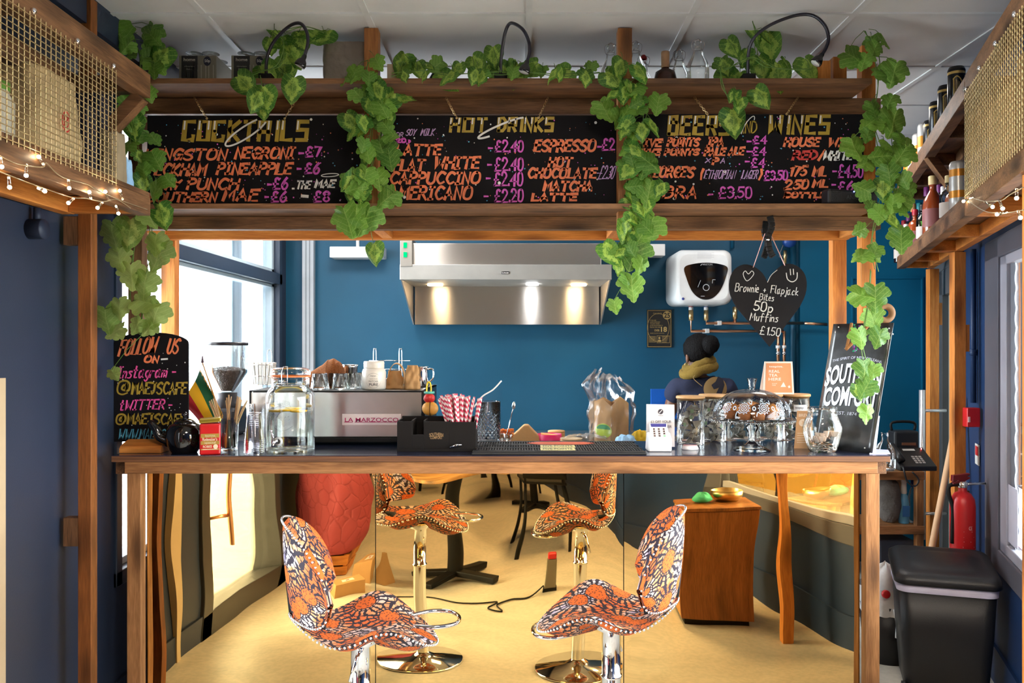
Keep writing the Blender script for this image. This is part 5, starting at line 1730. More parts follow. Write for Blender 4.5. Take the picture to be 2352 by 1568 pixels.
# ================================================================ behind the bar
# extractor hood
Yf = 5.15
X = lambda p: W(p, 0, Yf).x
Z = lambda p: W(0, p, Yf).z
m, nt, out = newmat('hood_steel')
tc = nd(nt, 'TexCoord')
tg = nd(nt, 'CombineXYZ', {0: 0.0, 1: 0.0, 2: 1.0})
bsdf(nt, out, color=(.7, .66, .61, 1), rough=.36, metal=1.0, aniso=.92, tang=tg.outputs[0])
HS = m
GS = plain('satin_grey_steel', S(168, 166, 160), .45, .6)
t = thing('extractor_hood', 'wide stainless steel extractor hood on the blue back wall', 'extractor hood', (X(1161), 5.85, 1.6))
x0, x1 = X(918), X(1405)
MB().box((X(945), Yf + .05, Z(607)), (X(1383), 5.84, Z(556))).build('top_box', HS, t, bevel=.004)
MB().box((X(919), Yf - .004, Z(612)), (X(947), 5.6, Z(547))).build('control_panel', plain('panel_grey', S(142, 136, 128), .45, .4), t, bevel=.003)
for py in (563, 585):
    MB().box((X(927), Yf - .009, Z(py + 6)), (X(935), Yf - .003, Z(py - 6))).build('switch', emit('green_switch', (.0, .5, .16, 1), .7), t, bevel=.001)
MB().box((x0, Yf, Z(642)), (x1, 5.84, Z(607))).build('canopy', GS, t, bevel=.003)
zb = W(0, 745, 5.75).z
MB().box((x0 + .02, 5.75, zb), (x1 - .02, 5.76, Z(640))).build('back_panel', HS, t)
for x in (x0 + .004, x1 - .012):
    MB().prism([(x, Yf + .01, Z(641)), (x, 5.76, zb), (x, 5.84, zb), (x, 5.84, Z(641))], (.008, 0, 0)).build('side_panel', HS, t)
bd = MB().box((X(1152), Yf - .003, Z(629)), (X(1170), Yf + .001, Z(623))).build('badge', BLACK, t)
g = MB()
printed(g, 'Lincat', X(1153.5), X(1168.5), -Z(624), -Z(628), lambda x, y: (x, Yf - .004, -y), bold=.01)
g.build('lettering', WHITE, bd)
for px in (1012, 1320):
    MB().lathe([(0, 0), (.009, 0), (.009, .008), (.005, .012), (0, .012)], (X(px), 5.3, Z(556)), 10).build('bolt', CHROME, t)
for i, px in enumerate((985, 1340)):
    MB().lathe([(.05, 0), (.05, .008), (0, .008)], (X(px), 5.55, Z(642) - .009), 24).build('lamp', emit('warm_hood_lamp', (1, .72, .4, 1), 20), t)
MB().lathe([(.04, 0), (.04, .008), (0, .008)], (X(1225), 5.5, Z(642) - .009), 24).build('lamp', emit('white_hood_lamp', (.95, .97, 1, 1), 20), t)
# white wall fittings either side of the hood
for (a, b, c_, d_, lab) in ((757, 880, 566, 591, 'white rectangular batten fitting on the blue wall at the window side of the hood'), (1440, 1528, 560, 587, 'white rectangular batten fitting on the blue wall between the hood and the water heater')):
    t = thing('wall_fitting', lab, 'light fitting', (W((a + b) / 2, 0, 5.7).x, 5.85, W(0, d_, 5.7).z))
    MB().box((W(a, 0, 5.7).x, 5.7, W(0, d_, 5.7).z), (W(b, 0, 5.7).x, 5.845, W(0, c_, 5.7).z)).build('body', plain('bright_white', S(244, 242, 240), .4), t, bevel=.004)
    if a < 800:
        MB().box((W(818, 0, 5.75).x, 5.75, W(0, c_, 5.7).z), (W(824, 0, 5.75).x, 5.78, W(0, c_, 5.7).z + .1)).build('bracket', WHITE, t)
# water heater
Yh = 5.48
X = lambda p: W(p, 0, Yh).x
Z = lambda p: W(0, p, Yh).z
t = thing('water_heater', 'white square water heater with a black shield-shaped front on the blue wall', 'water heater', (X(1616), 5.84, Z(699)))
def rrect(x0, x1, z0, z1, r, y, n=8, bul=0):
    pts = []
    for cx, cz, a0 in ((x1 - r, z1 - r, 0), (x0 + r, z1 - r, PI / 2), (x0 + r, z0 + r, PI), (x1 - r, z0 + r, 1.5 * PI)):
        pts += [Vector((cx + r * math.cos(a0 + k * PI / 2 / n), y, cz + r * math.sin(a0 + k * PI / 2 / n))) for k in range(n + 1)]
    return pts
g = MB()
secs = [(0, .012), (.0, .004), (.012, 0)]
rings = []
for (y, ins) in ((Yh, .03), (Yh + .006, .012), (Yh + .03, 0), (5.83, 0), (5.84, .01)):
    rings.append(rrect(X(1551) + ins, X(1683) - ins, Z(699) + ins, Z(573) - ins, .055, y))
n = len(rings[0])
g.add([p for r_ in rings for p in r_], [(i * n + k, i * n + (k + 1) % n, (i + 1) * n + (k + 1) % n, (i + 1) * n + k) for i in range(len(rings) - 1) for k in range(n)], smooth=True)
g.add(rings[0], [tuple(range(n))])
g.build('body', plain('heater_white', S(236, 238, 238), .3), t)
sh_ = catmull([(1572, 614), (1592, 606), (1622, 603), (1652, 606), (1671, 614), (1668, 634), (1656, 664), (1640, 682), (1622, 688), (1604, 683), (1588, 666), (1576, 636), (1572, 614)], 4)[:-1]
MB().prism([W(x, y, Yh - .003) for x, y in sh_], (0, .006, 0)).build('front_shield', plain('gloss_black', S(12, 12, 14), .06, coat=.6), t)
g = MB()
fn = lambda x, y: W(x, y, Yh - .0045)
printed(g, 'ARISTON', 1614, 1636, 605, 609, fn)
ribbon(g, [(1609.5, 609), (1613, 606)], 1.6, fn)
ribbon(g, [(1622 + 7 * math.cos(k * PI / 12), 660 + 7 * math.sin(k * PI / 12)) for k in range(25)], 1.6, fn)
for a in ((1603, 659, 1609, 644), (1636, 650, 1637, 642), (1637, 642, 1643, 642)):
    ribbon(g, [a[:2], a[2:]], 1.2, fn)
ribbon(g, [(1610, 680), (1618, 680)], 1.2, fn)
g.build('front_print', plain('pale_grey_print', S(176, 178, 182), .4), t)
g = MB()
for i in range(6):
    ribbon(g, [(1602, 580 + 2.6 * i), (1640 - (i % 2) * 6, 580 + 2.6 * i)], .6, lambda x, y: W(x, y, Yh - .0012))
g.build('notice_print', plain('faint_print', S(196, 196, 200), .5), t)
MB().lathe([(0, 0), (.009, 0), (.008, .004), (0, .004)], W(1569, 686, Yh - .001), 14, rot=Matrix.Rotation(PI / 2, 3, 'X')).build('blue_button', plain('blue_button', S(60, 70, 150), .4), t)
# copper pipework
Yp = 5.762
P_ = lambda x, y: W(x, y, Yp)
t = thing('copper_pipework', 'copper water pipes below the water heater on the blue wall', 'pipes', P_(1700, 830))
for pts in ([(1587, 702), (1587, 760), (1800, 760)], [(1622, 702), (1622, 742), (1845, 742)], [(1688, 704), (1688, 742)], [(1787, 760), (1787, 850)], [(1801, 760), (1801, 850)], [(1848, 742), (1900, 745)]):
    MB().tube([P_(*p) for p in pts], .0105, 10).build('pipe', COPPER, t)
for x, y, h in ((1587, 712, 24), (1622, 712, 24), (1688, 706, 26)):
    MB().tube([P_(x, y), P_(x, y + h)], .017, 12).build('valve', BRASS, t)
for x, y, mt in ((1587, 701, plain('red_cap', S(190, 40, 44), .4)), (1622, 701, plain('navy_cap', S(40, 60, 130), .4)), (1587, 708, WHITE), (1622, 708, WHITE), (1787, 810, CHROME), (1801, 810, CHROME), (1787, 796, WHITE), (1801, 796, WHITE)):
    MB().tube([P_(x, y - 3), P_(x, y + 4)], .016, 12).build('collar', mt, t)
for x, y in ((1652, 742), (1624, 760)):
    p = P_(x, y)
    MB().box((p.x - .014, p.y - .016, p.z - .014), (p.x + .014, 5.849, p.z + .016)).build('pipe_clip', WHITE, t, bevel=.003)
t = thing('drain_pipe', 'blue painted vertical pipe with a bright blue cap behind the heart board', 'pipe', P_(1822, 1000))
Pd = lambda x, y: W(x, y, 5.822)
MB().tube([Pd(1822, 540), Pd(1822, 983)], .02, 12).tube([Pd(1683, 480), Pd(1683, 570)], .012, 8).build('pipe', BLUE, t)
MB().lathe([(0, 0), (.04, 0), (.04, .05), (0, .05)], P_(1810, 556), 20, rot=Matrix.Rotation(PI / 2, 3, 'X')).build('cap', plain('bright_blue_cap', S(28, 74, 150), .4), t)
MB().tube(catmull([P_(1800, 560), P_(1790, 590), P_(1808, 585), P_(1796, 640), P_(1800, 700)], 5), .003, 6).build('cable', plain('grey_cable', S(110, 112, 118), .5), t)
MB().tube([P_(1803, 575), P_(1803, 605)], .012, 10).build('brass_joint', BRASS, t)
# sink unit along the back wall
t = thing('sink_unit', 'steel sink worktop along the blue wall where the server works', 'sink unit', (.9, 5.65, 0))
MB().box((-1.2, 5.42, .86), (2.2, 5.80, .9)).build('worktop', STEEL, t, bevel=.003)
MB().box((-1.18, 5.46, .08), (2.18, 5.79, .86)).build('cabinet', plain('dark_cabinet', S(52, 50, 50), .6), t)
p = W(1515, 925, 5.5)
tag(MB().box((W(1495, 0, 5.5).x, 5.5, .9005), (W(1560, 0, 5.5).x, 5.52, W(0, 893, 5.5).z)).build('blue_folder', plain('bright_blue_board', S(0, 84, 176), .5), bevel=.002), 'bright blue board standing upright beside the server', 'board')
# ---- things on the lower worktop
ZL = .9805
Yb = 3.95
t = thing('brown_box', 'tall brown carton inside a clear plastic bag, behind the bar mat', 'box', W(1404, 1020, 4.0))
cA = W(1404, 0, 3.92)
q1, q2, q3 = Vector((cA.x, 3.92, ZL)), Vector((W(1366, 0, 4.0).x, 4.0, ZL)), Vector((W(1444, 0, 3.99).x, 3.99, ZL))
q4 = q2 + q3 - q1
hz_ = lambda py, Y: W(0, py, Y).z
g = MB()
H1, H2, H3 = hz_(933, 3.92), hz_(914, 3.96), hz_(912, 3.96)
up = lambda p, z: Vector((p.x, p.y, z))
for a, b, za, zm, zb2 in ((q1, q2, H1, H2, hz_(922, 4)), (q1, q3, H1, H3, hz_(925, 4)), (q2, q4, hz_(922, 4), H2, hz_(925, 4)), (q3, q4, hz_(925, 4), H3, hz_(925, 4))):
    mm = (a + b) / 2
    nn_ = Vector((-(b - a).y, (b - a).x, 0)).normalized() * .003
    g.prism([a, b, up(b, zb2), up(mm, zm), up(a, za)], nn_)
g.build('carton', PAPER, t)
bm = glass('crinkled_bag', (.96, .96, .97), .8, .55, .22)
def bagf(u, v):
    a = u * 2 * PI
    z = ZL + (hz_(858, 4) - ZL) * v
    k = 1.08 if v < .6 else 1.08 + .12 * math.sin((v - .6) / .4 * PI) - .55 * max(0, (v - .75) / .25) ** 2
    d_ = Vector((math.cos(a), math.sin(a), 0))
    ctr = (q1 + q4) / 2
    n = noise.noise(Vector((math.cos(a) * 2.4, math.sin(a) * 2.4, v * 5)))
    n2 = noise.noise(Vector((math.cos(a) * 6, math.sin(a) * 6, v * 14)))
    r_ = .103 * k + (.022 * n + .008 * n2) * (.25 + 1.3 * v)
    p = ctr + d_ * r_ / max(abs(d_.x) + abs(d_.y), .9)
    p.x -= .03 * max(0, v - .6)
    p.z = z + .02 * n * v + .035 * v * math.cos(a + 2.8) * max(0, v - .5)
    return p
MB().grid(bagf, 60, 40).build('plastic_bag', bm, t)
lp = lambda u, v: q1 * (1 - u) + q2 * u + Vector((0, 0, hz_(1004, 3.95) * v + hz_(974, 3.95) * (1 - v) - ZL)) + Vector((-.0015, -.0035, 0))
g = MB()
g.add([lp(.45 + .5 * math.cos(k * PI / 10), .5 + .55 * math.sin(k * PI / 10)) for k in range(20)], [tuple(range(20))])
g.build('green_sticker', plain('sticker_green', S(178, 200, 40), .5), t)
g = MB()
lp2 = lambda u, v: lp(u, v) + Vector((-.0006, -.001, 0))
g.add([lp2(.45 + .42 * math.cos(k * PI / 10), .38 + .36 * math.sin(k * PI / 10)) for k in range(10, 21)], [tuple(range(11))])
g.build('sticker_mark', plain('sticker_dark_green', S(42, 140, 70), .5), t)
# tub of orange shreds with a steel cup and bar spoon
c = Vector((W(1163, 0, 3.93).x, 3.93, ZL))
t = thing('steel_tub', 'small steel tub heaped with orange peel behind the mixing glass', 'tub', c)
MB().lathe([(0, 0), (.028, 0), (.032, .09), (.03, .09)], c, 24, scale=(.95, .95, 1)).build('tub', CHROME, t)
g = MB()
for i in range(70):
    p = c + Vector((R.uniform(-.027, .027), R.uniform(-.025, .025), .078 + R.uniform(0, .034)))
    q = Matrix.Rotation(R.uniform(0, 6), 3, 'Z') @ Matrix.Rotation(R.uniform(-.5, .5), 3, 'X')
    g.cbox(p, (.022, .005, .004), 0, q)
o = g.build('peel_shreds', plain('orange_peel', S(222, 118, 40), .6))
tag(o, 'heap of orange peel shreds in the small steel tub', 'peel', None, 'stuff')
t = thing('bar_spoon', 'long twisted steel bar spoon standing in a slim cup beside the mixing glass', 'spoon', W(1152, 1018, 3.84))
pa, pb = Vector((W(1153, 0, 3.84).x, 3.84, ZL + .01)), W(1178, 940, 3.84)
MB().tube([pa, pb], .0022, 8).build('stem', CHROME, t)
MB().ball(W(1180, 931, 3.84), .0115, 14, scale=(.75, .5, 1.5), rot=Matrix.Rotation(.1, 3, 'Y')).build('bowl', CHROME, t)
c = Vector((W(1153, 0, 3.84).x, 3.84, ZL))
tag(MB().lathe([(.0, 0), (.014, 0), (.016, .1), (.0145, .1), (.0125, .004), (0, .004)], c, 20).build('steel_cup', CHROME), 'slim steel cup holding the bar spoon', 'cup')
c0 = W(1206, 1020, 3.95)
g = MB().prism([(W(1170, 0, 3.95).x, 3.95, ZL), (W(1242, 0, 3.95).x, 3.95, ZL), (W(1240, 1003, 3.95)), (W(1214, 976, 3.95)), (W(1204, 976, 3.95)), (W(1174, 1004, 3.95))], (0, .07, 0))
tag(g.build('cardboard_sleeve', PAPER, bevel=.006), 'folded brown cardboard sleeve with a pointed top behind the bar mat', 'sleeve')
c = Vector((W(1262, 0, 3.98).x, 3.98, ZL))
tag(MB().lathe([(0, 0), (.05, 0), (.058, .085), (.055, .085), (.048, .006), (0, .006)], c, 32).build('pink_bowl', plain('hot_pink_plastic', S(226, 28, 104), .4)), 'hot pink plastic bowl behind the bar mat', 'bowl')
tag(MB().cbox(c + Vector((0, 0, .078)), (.08, .06, .012), 0, Matrix.Rotation(.12, 3, 'Y')).build('wrapped_bar', plain('pale_orange_wrap', S(232, 160, 90), .5), bevel=.003), 'pale orange packet lying across the hot pink bowl', 'packet')
for i in range(7):
    tag(MB().lathe([(0, 0), (.04, 0), (.042, .004), (.04, .008), (0, .008)], Vector((W(1278, 0, 4.1).x, 4.1, ZL + .0085 * i + .03)), 24).build('wafer', plain('wafer', S(206, 160, 104), .8)), 'round tan wafer in the stack behind the pink bowl', 'wafer', 'wafers behind the pink bowl')
tag(MB().lathe([(0, 0), (.038, 0), (.038, .0295), (0, .0295)], Vector((W(1278, 0, 4.1).x, 4.1, ZL)), 20).build('round_tin', STEEL), 'low round tin under the stack of wafers', 'tin')
for i, (px, Y, n_, lab) in enumerate(((1312, 3.875, 9, 'round wooden-look plate in the film-wrapped stack behind the bar mat'), (1360, 4.02, 0, ''))):
    for k in range(n_):
        tag(MB().lathe([(0, 0), (.04, 0), (.052, .008), (.05, .008), (.038, .002), (0, .002)], Vector((W(px, 0, Y).x, Y, ZL + .0085 * k)), 28).build('paper_plate', plain('pale_plate', S(226, 198, 158), .7)), lab, 'plate', 'wrapped plates behind the bar mat')
x0, x1 = W(1338, 0, 3.86).x, W(1390, 0, 3.86).x
tag(MB().box((x0, 3.83, ZL), (x1, 3.90, ZL + .06)).build('foil_tray', plain('foil', (.78, .78, .78, 1), .3, .9, bump=.5, bscale=50), bevel=.008), 'silver foil tray beside the wrapped plates', 'tray')
g = MB().grid(lambda u, v: Vector((W(1290 + 104 * u, 0, 3.87).x, 3.82 + .085 * v, ZL + .080 + .016 * math.sin(u * PI) + .012 * noise.noise(Vector((u * 9, v * 5, 1))) - .03 * (abs(v - .5) * 2) ** 4)), 40, 14)
tag(g.build('cling_film', bm), 'crinkled cling film over the plates and foil tray', 'film')
def heap(name, px0, px1, pyt, Y, mt, label, cat, sd):
    c = Vector(((W(px0, 0, Y).x + W(px1, 0, Y).x) / 2, Y, ZL))
    rx = (W(px1, 0, Y).x - W(px0, 0, Y).x) / 2
    H = hz_(pyt, Y) - ZL
    def f(u, v):
        a = u * 2 * PI
        n = noise.noise(Vector((math.cos(a) * 2.2 + sd, math.sin(a) * 2.2, v * 3)))
        r_ = math.sin(v * PI / 2) * (1 + .15 * n)
        return c + Vector((rx * r_ * math.cos(a), .05 * r_ * math.sin(a), max(0, H * (math.cos(v * PI / 2) ** .6) * (1 + .25 * n * math.sin(v * PI)))))
    tag(MB().grid(f, 40, 16).build(name, mt), label, cat)
heap('blue_cloth', 1410, 1468, 999, 3.85, plain('pale_blue_cloth', S(150, 190, 224), .9, bump=.4), 'crumpled pale blue cloth beside the bagged carton', 'cloth', 3)
heap('yellow_cloth', 1446, 1500, 989, 4.06, plain('yellow_cloth', S(222, 184, 40), .8, bump=.4), 'crumpled yellow cloth behind the pale blue one', 'cloth', 8)
# ================================================================ on the top shelf
ZS = 2.4875
CARD = plain('grey_carton', S(132, 128, 112), .6)
for i, (px0, px1) in enumerate(((411, 497), (531, 617))):
    Y = 3.33
    x0, x1 = W(px0, 0, Y).x, W(px1, 0, Y).x
    zt_ = W(0, 127, Y).z
    t = thing('glasses_carton', ('grey carton of champagne glasses nearest the cage shelf' if i == 0 else 'grey carton of champagne glasses half behind the leaves of the first lamp'), 'carton', ((x0 + x1) / 2, Y + .09, ZS), 'cartons of glasses on the top shelf')
    MB().box((x0, Y, ZS), (x1, Y + .19, zt_)).build('box', CARD, t, bevel=.002)
    fm = lambda u, v: Vector((x0 + (x1 - x0) * u, Y - .0012, zt_ + (ZS - zt_) * v))
    f2 = lambda u, v: fm(u, v) + Vector((0, -.0008, 0))
    MB().add([fm(.07, 0.02), fm(.5, .02), fm(.5, .8), fm(.07, .8)], [(0, 1, 2, 3)]).build('dark_label', plain('dark_carton_label', S(40, 38, 40), .5), t)
    g = MB()
    printed(g, 'home', .13, .44, .08, .18, f2, bold=.02)
    printed(g, 'champagne', .15, .42, .32, .36, f2)
    printed(g, 'flutes', .2, .36, .40, .44, f2)
    g.build('label_print', plain('pale_print', S(190, 186, 176), .5), t)
    g = MB()
    for u in (.26, .44, .66, .86):
        ribbon(g, catmull([(u - .06, .3), (u - .055, .8), (u, .97), (u + .055, .8), (u + .06, .3)], 4), .022, fm)
    g.build('glass_print', plain('pale_outline', S(178, 174, 158), .5), t)
    g = MB().add([f2(.76 + .1 * math.cos(k * PI / 10), .18 + .145 * math.sin(k * PI / 10)) for k in range(20)], [tuple(range(20))])
    g.build('price_sticker', plain('navy_sticker', S(26, 28, 50), .5), t)
    g = MB()
    printed(g, '50p', .69, .84, .13, .24, lambda u, v: fm(u, v) + Vector((0, -.0014, 0)), bold=.01)
    g.build('sticker_print', WHITE, t)
    for k, (u, dy) in enumerate(((.3, .045), (.74, .045), (.3, .14), (.74, .14))):
        c = Vector((x0 + (x1 - x0) * u, Y + dy, zt_ + .0003))
        tag(MB().lathe([(.02, -.0), (.005, .001), (.0045, .012), (.008, .0155), (.033, .019), (.034, .0205), (0, .021)], c, 28).build('champagne_glass', GLASS), 'upturned glass foot poking out of the grey carton ' + ('nearest the cage' if i == 0 else 'beside the lamp leaves'), 'glass', 'champagne glasses in the cartons')
Y = 3.32
x0, x1 = W(737, 0, Y).x, W(846, 0, Y).x
zt_ = W(0, 95, Y).z
def wrapf(u, v):
    a = u * 2 * PI
    ca, sa = math.cos(a), math.sin(a)
    q = 1 / (abs(ca) ** 6 + abs(sa) ** 6) ** (1 / 6)
    n = noise.noise(Vector((ca * 5, sa * 5, v * 7)))
    return Vector(((x0 + x1) / 2 + ((x1 - x0) / 2 + .006 * n) * ca * q, Y + .1 + (.1 + .005 * n) * sa * q, ZS + (zt_ - ZS) * v))
t = thing('wrapped_stack', 'grey block of supplies wrapped in plastic film beside the shelf post', 'package', ((x0 + x1) / 2, Y + .1, ZS))
gw = MB().grid(wrapf, 56, 20)
gw.add([wrapf(k / 56, 1) for k in range(56)], [tuple(range(56))])
gw.build('wrapped_block', plain('grey_film', S(150, 140, 128), .3, bump=.35, bscale=40), t)
for (a, b, tp, Y, lab, mt) in ((889, 916, 147, 3.3, 'small pale wood block beside the first tall shelf post', plain('pale_block', S(196, 178, 150), .7)), (1880, 1908, 139, 3.3, 'pine offcut block on the top shelf, the lower of two by the end post', orange('Z')), (1914, 1945, 130, 3.34, 'pine offcut block on the top shelf, the taller of two by the end post', orange('Z'))):
    tag(MB().box((W(a, 0, Y).x, Y, ZS), (W(b, 0, Y).x, Y + .05, W(0, tp, Y).z)).build('wood_block', mt, bevel=.001), lab, 'wood block')
def bottle(name, label, cat, c, prof, mt, extra, group=None):
    t = thing(name, label, cat, c, group)
    MB().lathe(prof, c, 28).build('body', mt, t)
    for nm, pf, m2 in extra:
        MB().lathe(pf, c, 24).build(nm, m2, t)
    return t
c = Vector((W(1004, 0, 3.45).x, 3.45, ZS))
hh = W(0, 131, 3.45).z - ZS
bottle('wine_bottle', 'small dark bottle with a maroon cap among the leaves on the top shelf', 'bottle', c, [(0, 0), (.032, 0), (.034, .005), (.034, hh - .09), (.014, hh - .055), (.0135, hh - .03)], glass('dark_bottle_glass', (.1, .12, .08), .3, 1.0), [('cap', [(.0145, hh - .04), (.0145, hh - .002), (.012, hh), (0, hh)], plain('maroon_cap', S(110, 18, 34), .35)), ('label_band', [(.0142, hh - .052), (.0148, hh - .052), (.0148, hh - .042), (.0142, hh - .042)], plain('gold_band', S(206, 150, 50), .4, .3))])
for i, (px, py, Y, w) in enumerate(((1403, 88, 3.38, .041), (1460, 86, 3.36, .041), (1478, 110, 3.52, .034), (1560, 99, 3.45, .041), (1603, 91, 3.30, .043))):
    c = Vector((W(px, 0, Y).x, Y, ZS))
    hh = min(.195, W(0, py, Y).z - ZS)
    lab = ('clear swing-top bottle half hidden behind the middle shelf post', 'clear swing-top bottle just beyond the middle shelf post', 'small clear swing-top bottle with a red seal behind a larger one', 'clear swing-top bottle between the corked brown bottle and the biggest one', 'clear swing-top bottle with a square shoulder, the furthest from the middle post')[i]
    t = thing('swing_top_bottle', lab, 'bottle', c, 'swing-top bottles on the top shelf')
    MB().lathe([(0, .004), (w * .9, 0), (w, .005), (w, hh * .4), (w * .9, hh * .5), (w * .52, hh * .66), (.0155, hh * .8), (.0145, hh * .88), (.0165, hh * .885), (.0165, hh * .91)], c, 28).build('body', GLASS, t)
    MB().lathe([(.0145, hh * .912), (.0145, hh * .95), (.008, hh), (0, hh)], c, 16).build('stopper', plain('red_rubber_seal', S(190, 40, 44), .5) if i == 2 else glass('stopper_glass', (.9, .92, .92), .5), t)
    g = MB()
    for sx in (-1, 1):
        g.tube(catmull([c + Vector((sx * .006, -.012, hh * .97)), c + Vector((sx * .024, -.004, hh * .93)), c + Vector((sx * .023, 0, hh * .82)), c + Vector((sx * .0165, 0, hh * .76))], 3), .0011, 5)
    g.tube([c + Vector((.017 * math.cos(k * PI / 6), .017 * math.sin(k * PI / 6), hh * .79)) for k in range(12)], .0011, 5, closed=True)
    g.build('wire_bail', plain('wire_steel', (.4, .36, .34, 1), .4, .9), t)
c = Vector((W(1528, 0, 3.33).x, 3.33, ZS))
z1 = W(0, 158, 3.33).z - ZS
z2 = W(0, 119, 3.33).z - ZS
bottle('bourbon_bottle', 'dark brown spirit bottle with a tall printed cork on the top shelf', 'bottle', c, [(0, 0), (.042, 0), (.044, .005), (.044, z1 - .04), (.038, z1 - .014), (.014, z1), (.0145, z1 + .004)], plain('brown_spirit', S(58, 28, 18), .12), [('cork', [(.0155, z1 + .003), (.0165, z2 - .004), (.0155, z2), (0, z2)], plain('cork', S(190, 150, 112), .8, var=.3, bump=.4))])
# gooseneck lamps
for i, (lab, pts, hd_) in enumerate((('black gooseneck clip lamp bent over the cocktails menu', [(612, 172), (612, 142), (622, 108), (640, 82), (668, 58), (690, 54), (704, 72), (707, 98), (700, 128)], (691, 146)), ('black gooseneck clip lamp in a narrow loop over the hot drinks menu', [(1150, 176), (1150, 150), (1153, 118), (1159, 80), (1168, 57), (1180, 54), (1201, 68), (1214, 94), (1216, 120), (1211, 140)], (1206, 157)), ('black gooseneck clip lamp in a wide arc over the beers menu', [(1718, 172), (1718, 140), (1722, 108), (1738, 80), (1776, 54), (1830, 35), (1868, 36), (1894, 58), (1903, 86), (1898, 108), (1889, 124)], (1877, 140)))):
    Y = 3.24
    P3 = [W(x, y, Y - .17 * min(1, k / (len(pts) * .6))) for k, (x, y) in enumerate(pts)]
    P3[0].z = ZS + .012
    t = thing('gooseneck_lamp', lab, 'lamp', Vector((P3[0].x, Y, ZS)), 'clip lamps on the top shelf')
    MB().tube(catmull([tuple(p) for p in P3], 6), .0062, 8).build('neck', plain('black_gooseneck', S(26, 24, 38), .35), t)
    MB().cbox(P3[0], (.05, .045, .024)).build('clip', BLACK, t, bevel=.003)
    h0 = W(hd_[0], hd_[1], Y - .17)
    d_ = (h0 - P3[-1]).normalized()
    q = d_.to_track_quat('Z', 'Y').to_matrix()
    MB().lathe([(.006, -.004), (.0085, .004), (.009, .012), (.017, .022), (.021, .034), (.0205, .042), (.018, .044)], P3[-1], 20, rot=q).build('lamp_head', plain('black_gloss_plastic', S(20, 18, 24), .2), t)
    MB().lathe([(0, 0), (.018, 0), (.018, .003), (0, .003)], P3[-1] + d_ * .0405, 18, rot=q).build('lens', plain('lamp_lens', S(206, 206, 200), .3), t)
# ================================================================ the server, seen from behind
PY = 5.16
s_ = PY / F
px0 = W(1612, 0, PY).x
t = thing('person', 'person in olive scarf and navy printed t-shirt standing with back turned, hair in a bun', 'person', (px0, PY, 0))
SKIN = plain('brown_skin', S(104, 66, 46), .5)
HAIR = plain('black_hair', S(13, 11, 12), .7, bump=.6, bscale=90, spec=.12)
SHIRT = plain('navy_shirt', S(48, 52, 72), .9, spec=.1, bump=.2, bscale=120)
TROU = plain('black_trousers', S(28, 28, 32), .9)
SCARF = plain('olive_scarf', S(118, 94, 32), .95, bump=.5, bscale=160)


def skinned(name, verts, edges, radii, mt, root=0, sub=2, parent=None):
    me = bpy.data.meshes.new(name)
    og = ORG[parent]
    me.from_pydata([tuple(Vector(v) - og) for v in verts], edges, [])
    o = bpy.data.objects.new(name, me)
    COL.objects.link(o)
    o.parent = parent
    md = o.modifiers.new('skin', 'SKIN')
    md.use_smooth_shade = True
    md.branch_smoothing = .5
    lay = me.skin_vertices[0].data if me.skin_vertices else None
    if lay is None:
        bm_ = bpy.data.meshes
    for i, r_ in enumerate(radii):
        lay[i].radius = r_ if isinstance(r_, tuple) else (r_, r_)
        lay[i].use_root = (i == root)
    sd = o.modifiers.new('smooth', 'SUBSURF')
    sd.levels = sd.render_levels = sub
    me.materials.append(mt)
    return o


def V(dx, dy, z):
    return (px0 + dx, PY + dy, z)


hx = W(1603, 0, PY).x - px0                     # head leans to the window side
body_v = [V(0, 0, .86), V(0, 0, 1.0), V(0, .01, 1.14), V(0, .0, 1.23), V(hx * .4, .005, 1.305), V(hx * .8, .03, 1.365), V(hx, .05, 1.43), V(hx, .04, 1.48),
          V(-.15, 0, 1.235), V(-.20, .06, 1.02), V(-.12, .27, .985), V(.15, 0, 1.235), V(.2, .06, 1.02), V(.12, .27, .985),
          V(-.085, 0, .80), V(-.09, .0, .45), V(-.09, -.02, .08), V(-.1, .12, .04), V(.085, 0, .80), V(.09, .0, .45), V(.09, -.02, .08), V(.1, .12, .04)]
body_e = [(0, 1), (1, 2), (2, 3), (3, 4), (4, 5), (5, 6), (6, 7), (3, 8), (8, 9), (9, 10), (3, 11), (11, 12), (12, 13), (0, 14), (14, 15), (15, 16), (16, 17), (0, 18), (18, 19), (19, 20), (20, 21)]
rad = [(.13, .1), (.12, .09), (.13, .09), (.12, .085), .052, .05, .078, .07, .05, .042, .028, .05, .042, .028, .078, .058, .04, .032, .078, .058, .04, .032]
for sx in (-1, 1):                              # hands: palm, four fingers and a thumb each
    wi = 10 if sx < 0 else 13
    k0 = len(body_v)
    body_v.append(V(sx * .10, .33, .97)); body_e.append((wi, k0)); rad.append((.03, .016))
    for f_, (dx, L) in enumerate(((-.026, .062), (-.009, .072), (.009, .068), (.025, .052))):
        a = len(body_v)
        body_v.append(V(sx * .10 + dx, .36, .965)); body_v.append(V(sx * .10 + dx * 1.15, .36 + L * .55, .955)); body_v.append(V(sx * .10 + dx * 1.2, .36 + L, .935))
        body_e += [(k0, a), (a, a + 1), (a + 1, a + 2)]; rad += [.0095, .009, .008]
    a = len(body_v)
    body_v.append(V(sx * .055, .325, .965)); body_v.append(V(sx * .04, .36, .955)); body_e += [(k0, a), (a, a + 1)]; rad += [.011, .009]
skinned('body', body_v, body_e, rad, SKIN, 0, 2, t)
sv = [V(0, 0, .88), V(0, 0, 1.0), V(0, .01, 1.14), V(0, .0, 1.235), V(hx * .3, .0, 1.285), V(-.152, 0, 1.238), V(-.196, .035, 1.13), V(.152, 0, 1.238), V(.196, .035, 1.13)]
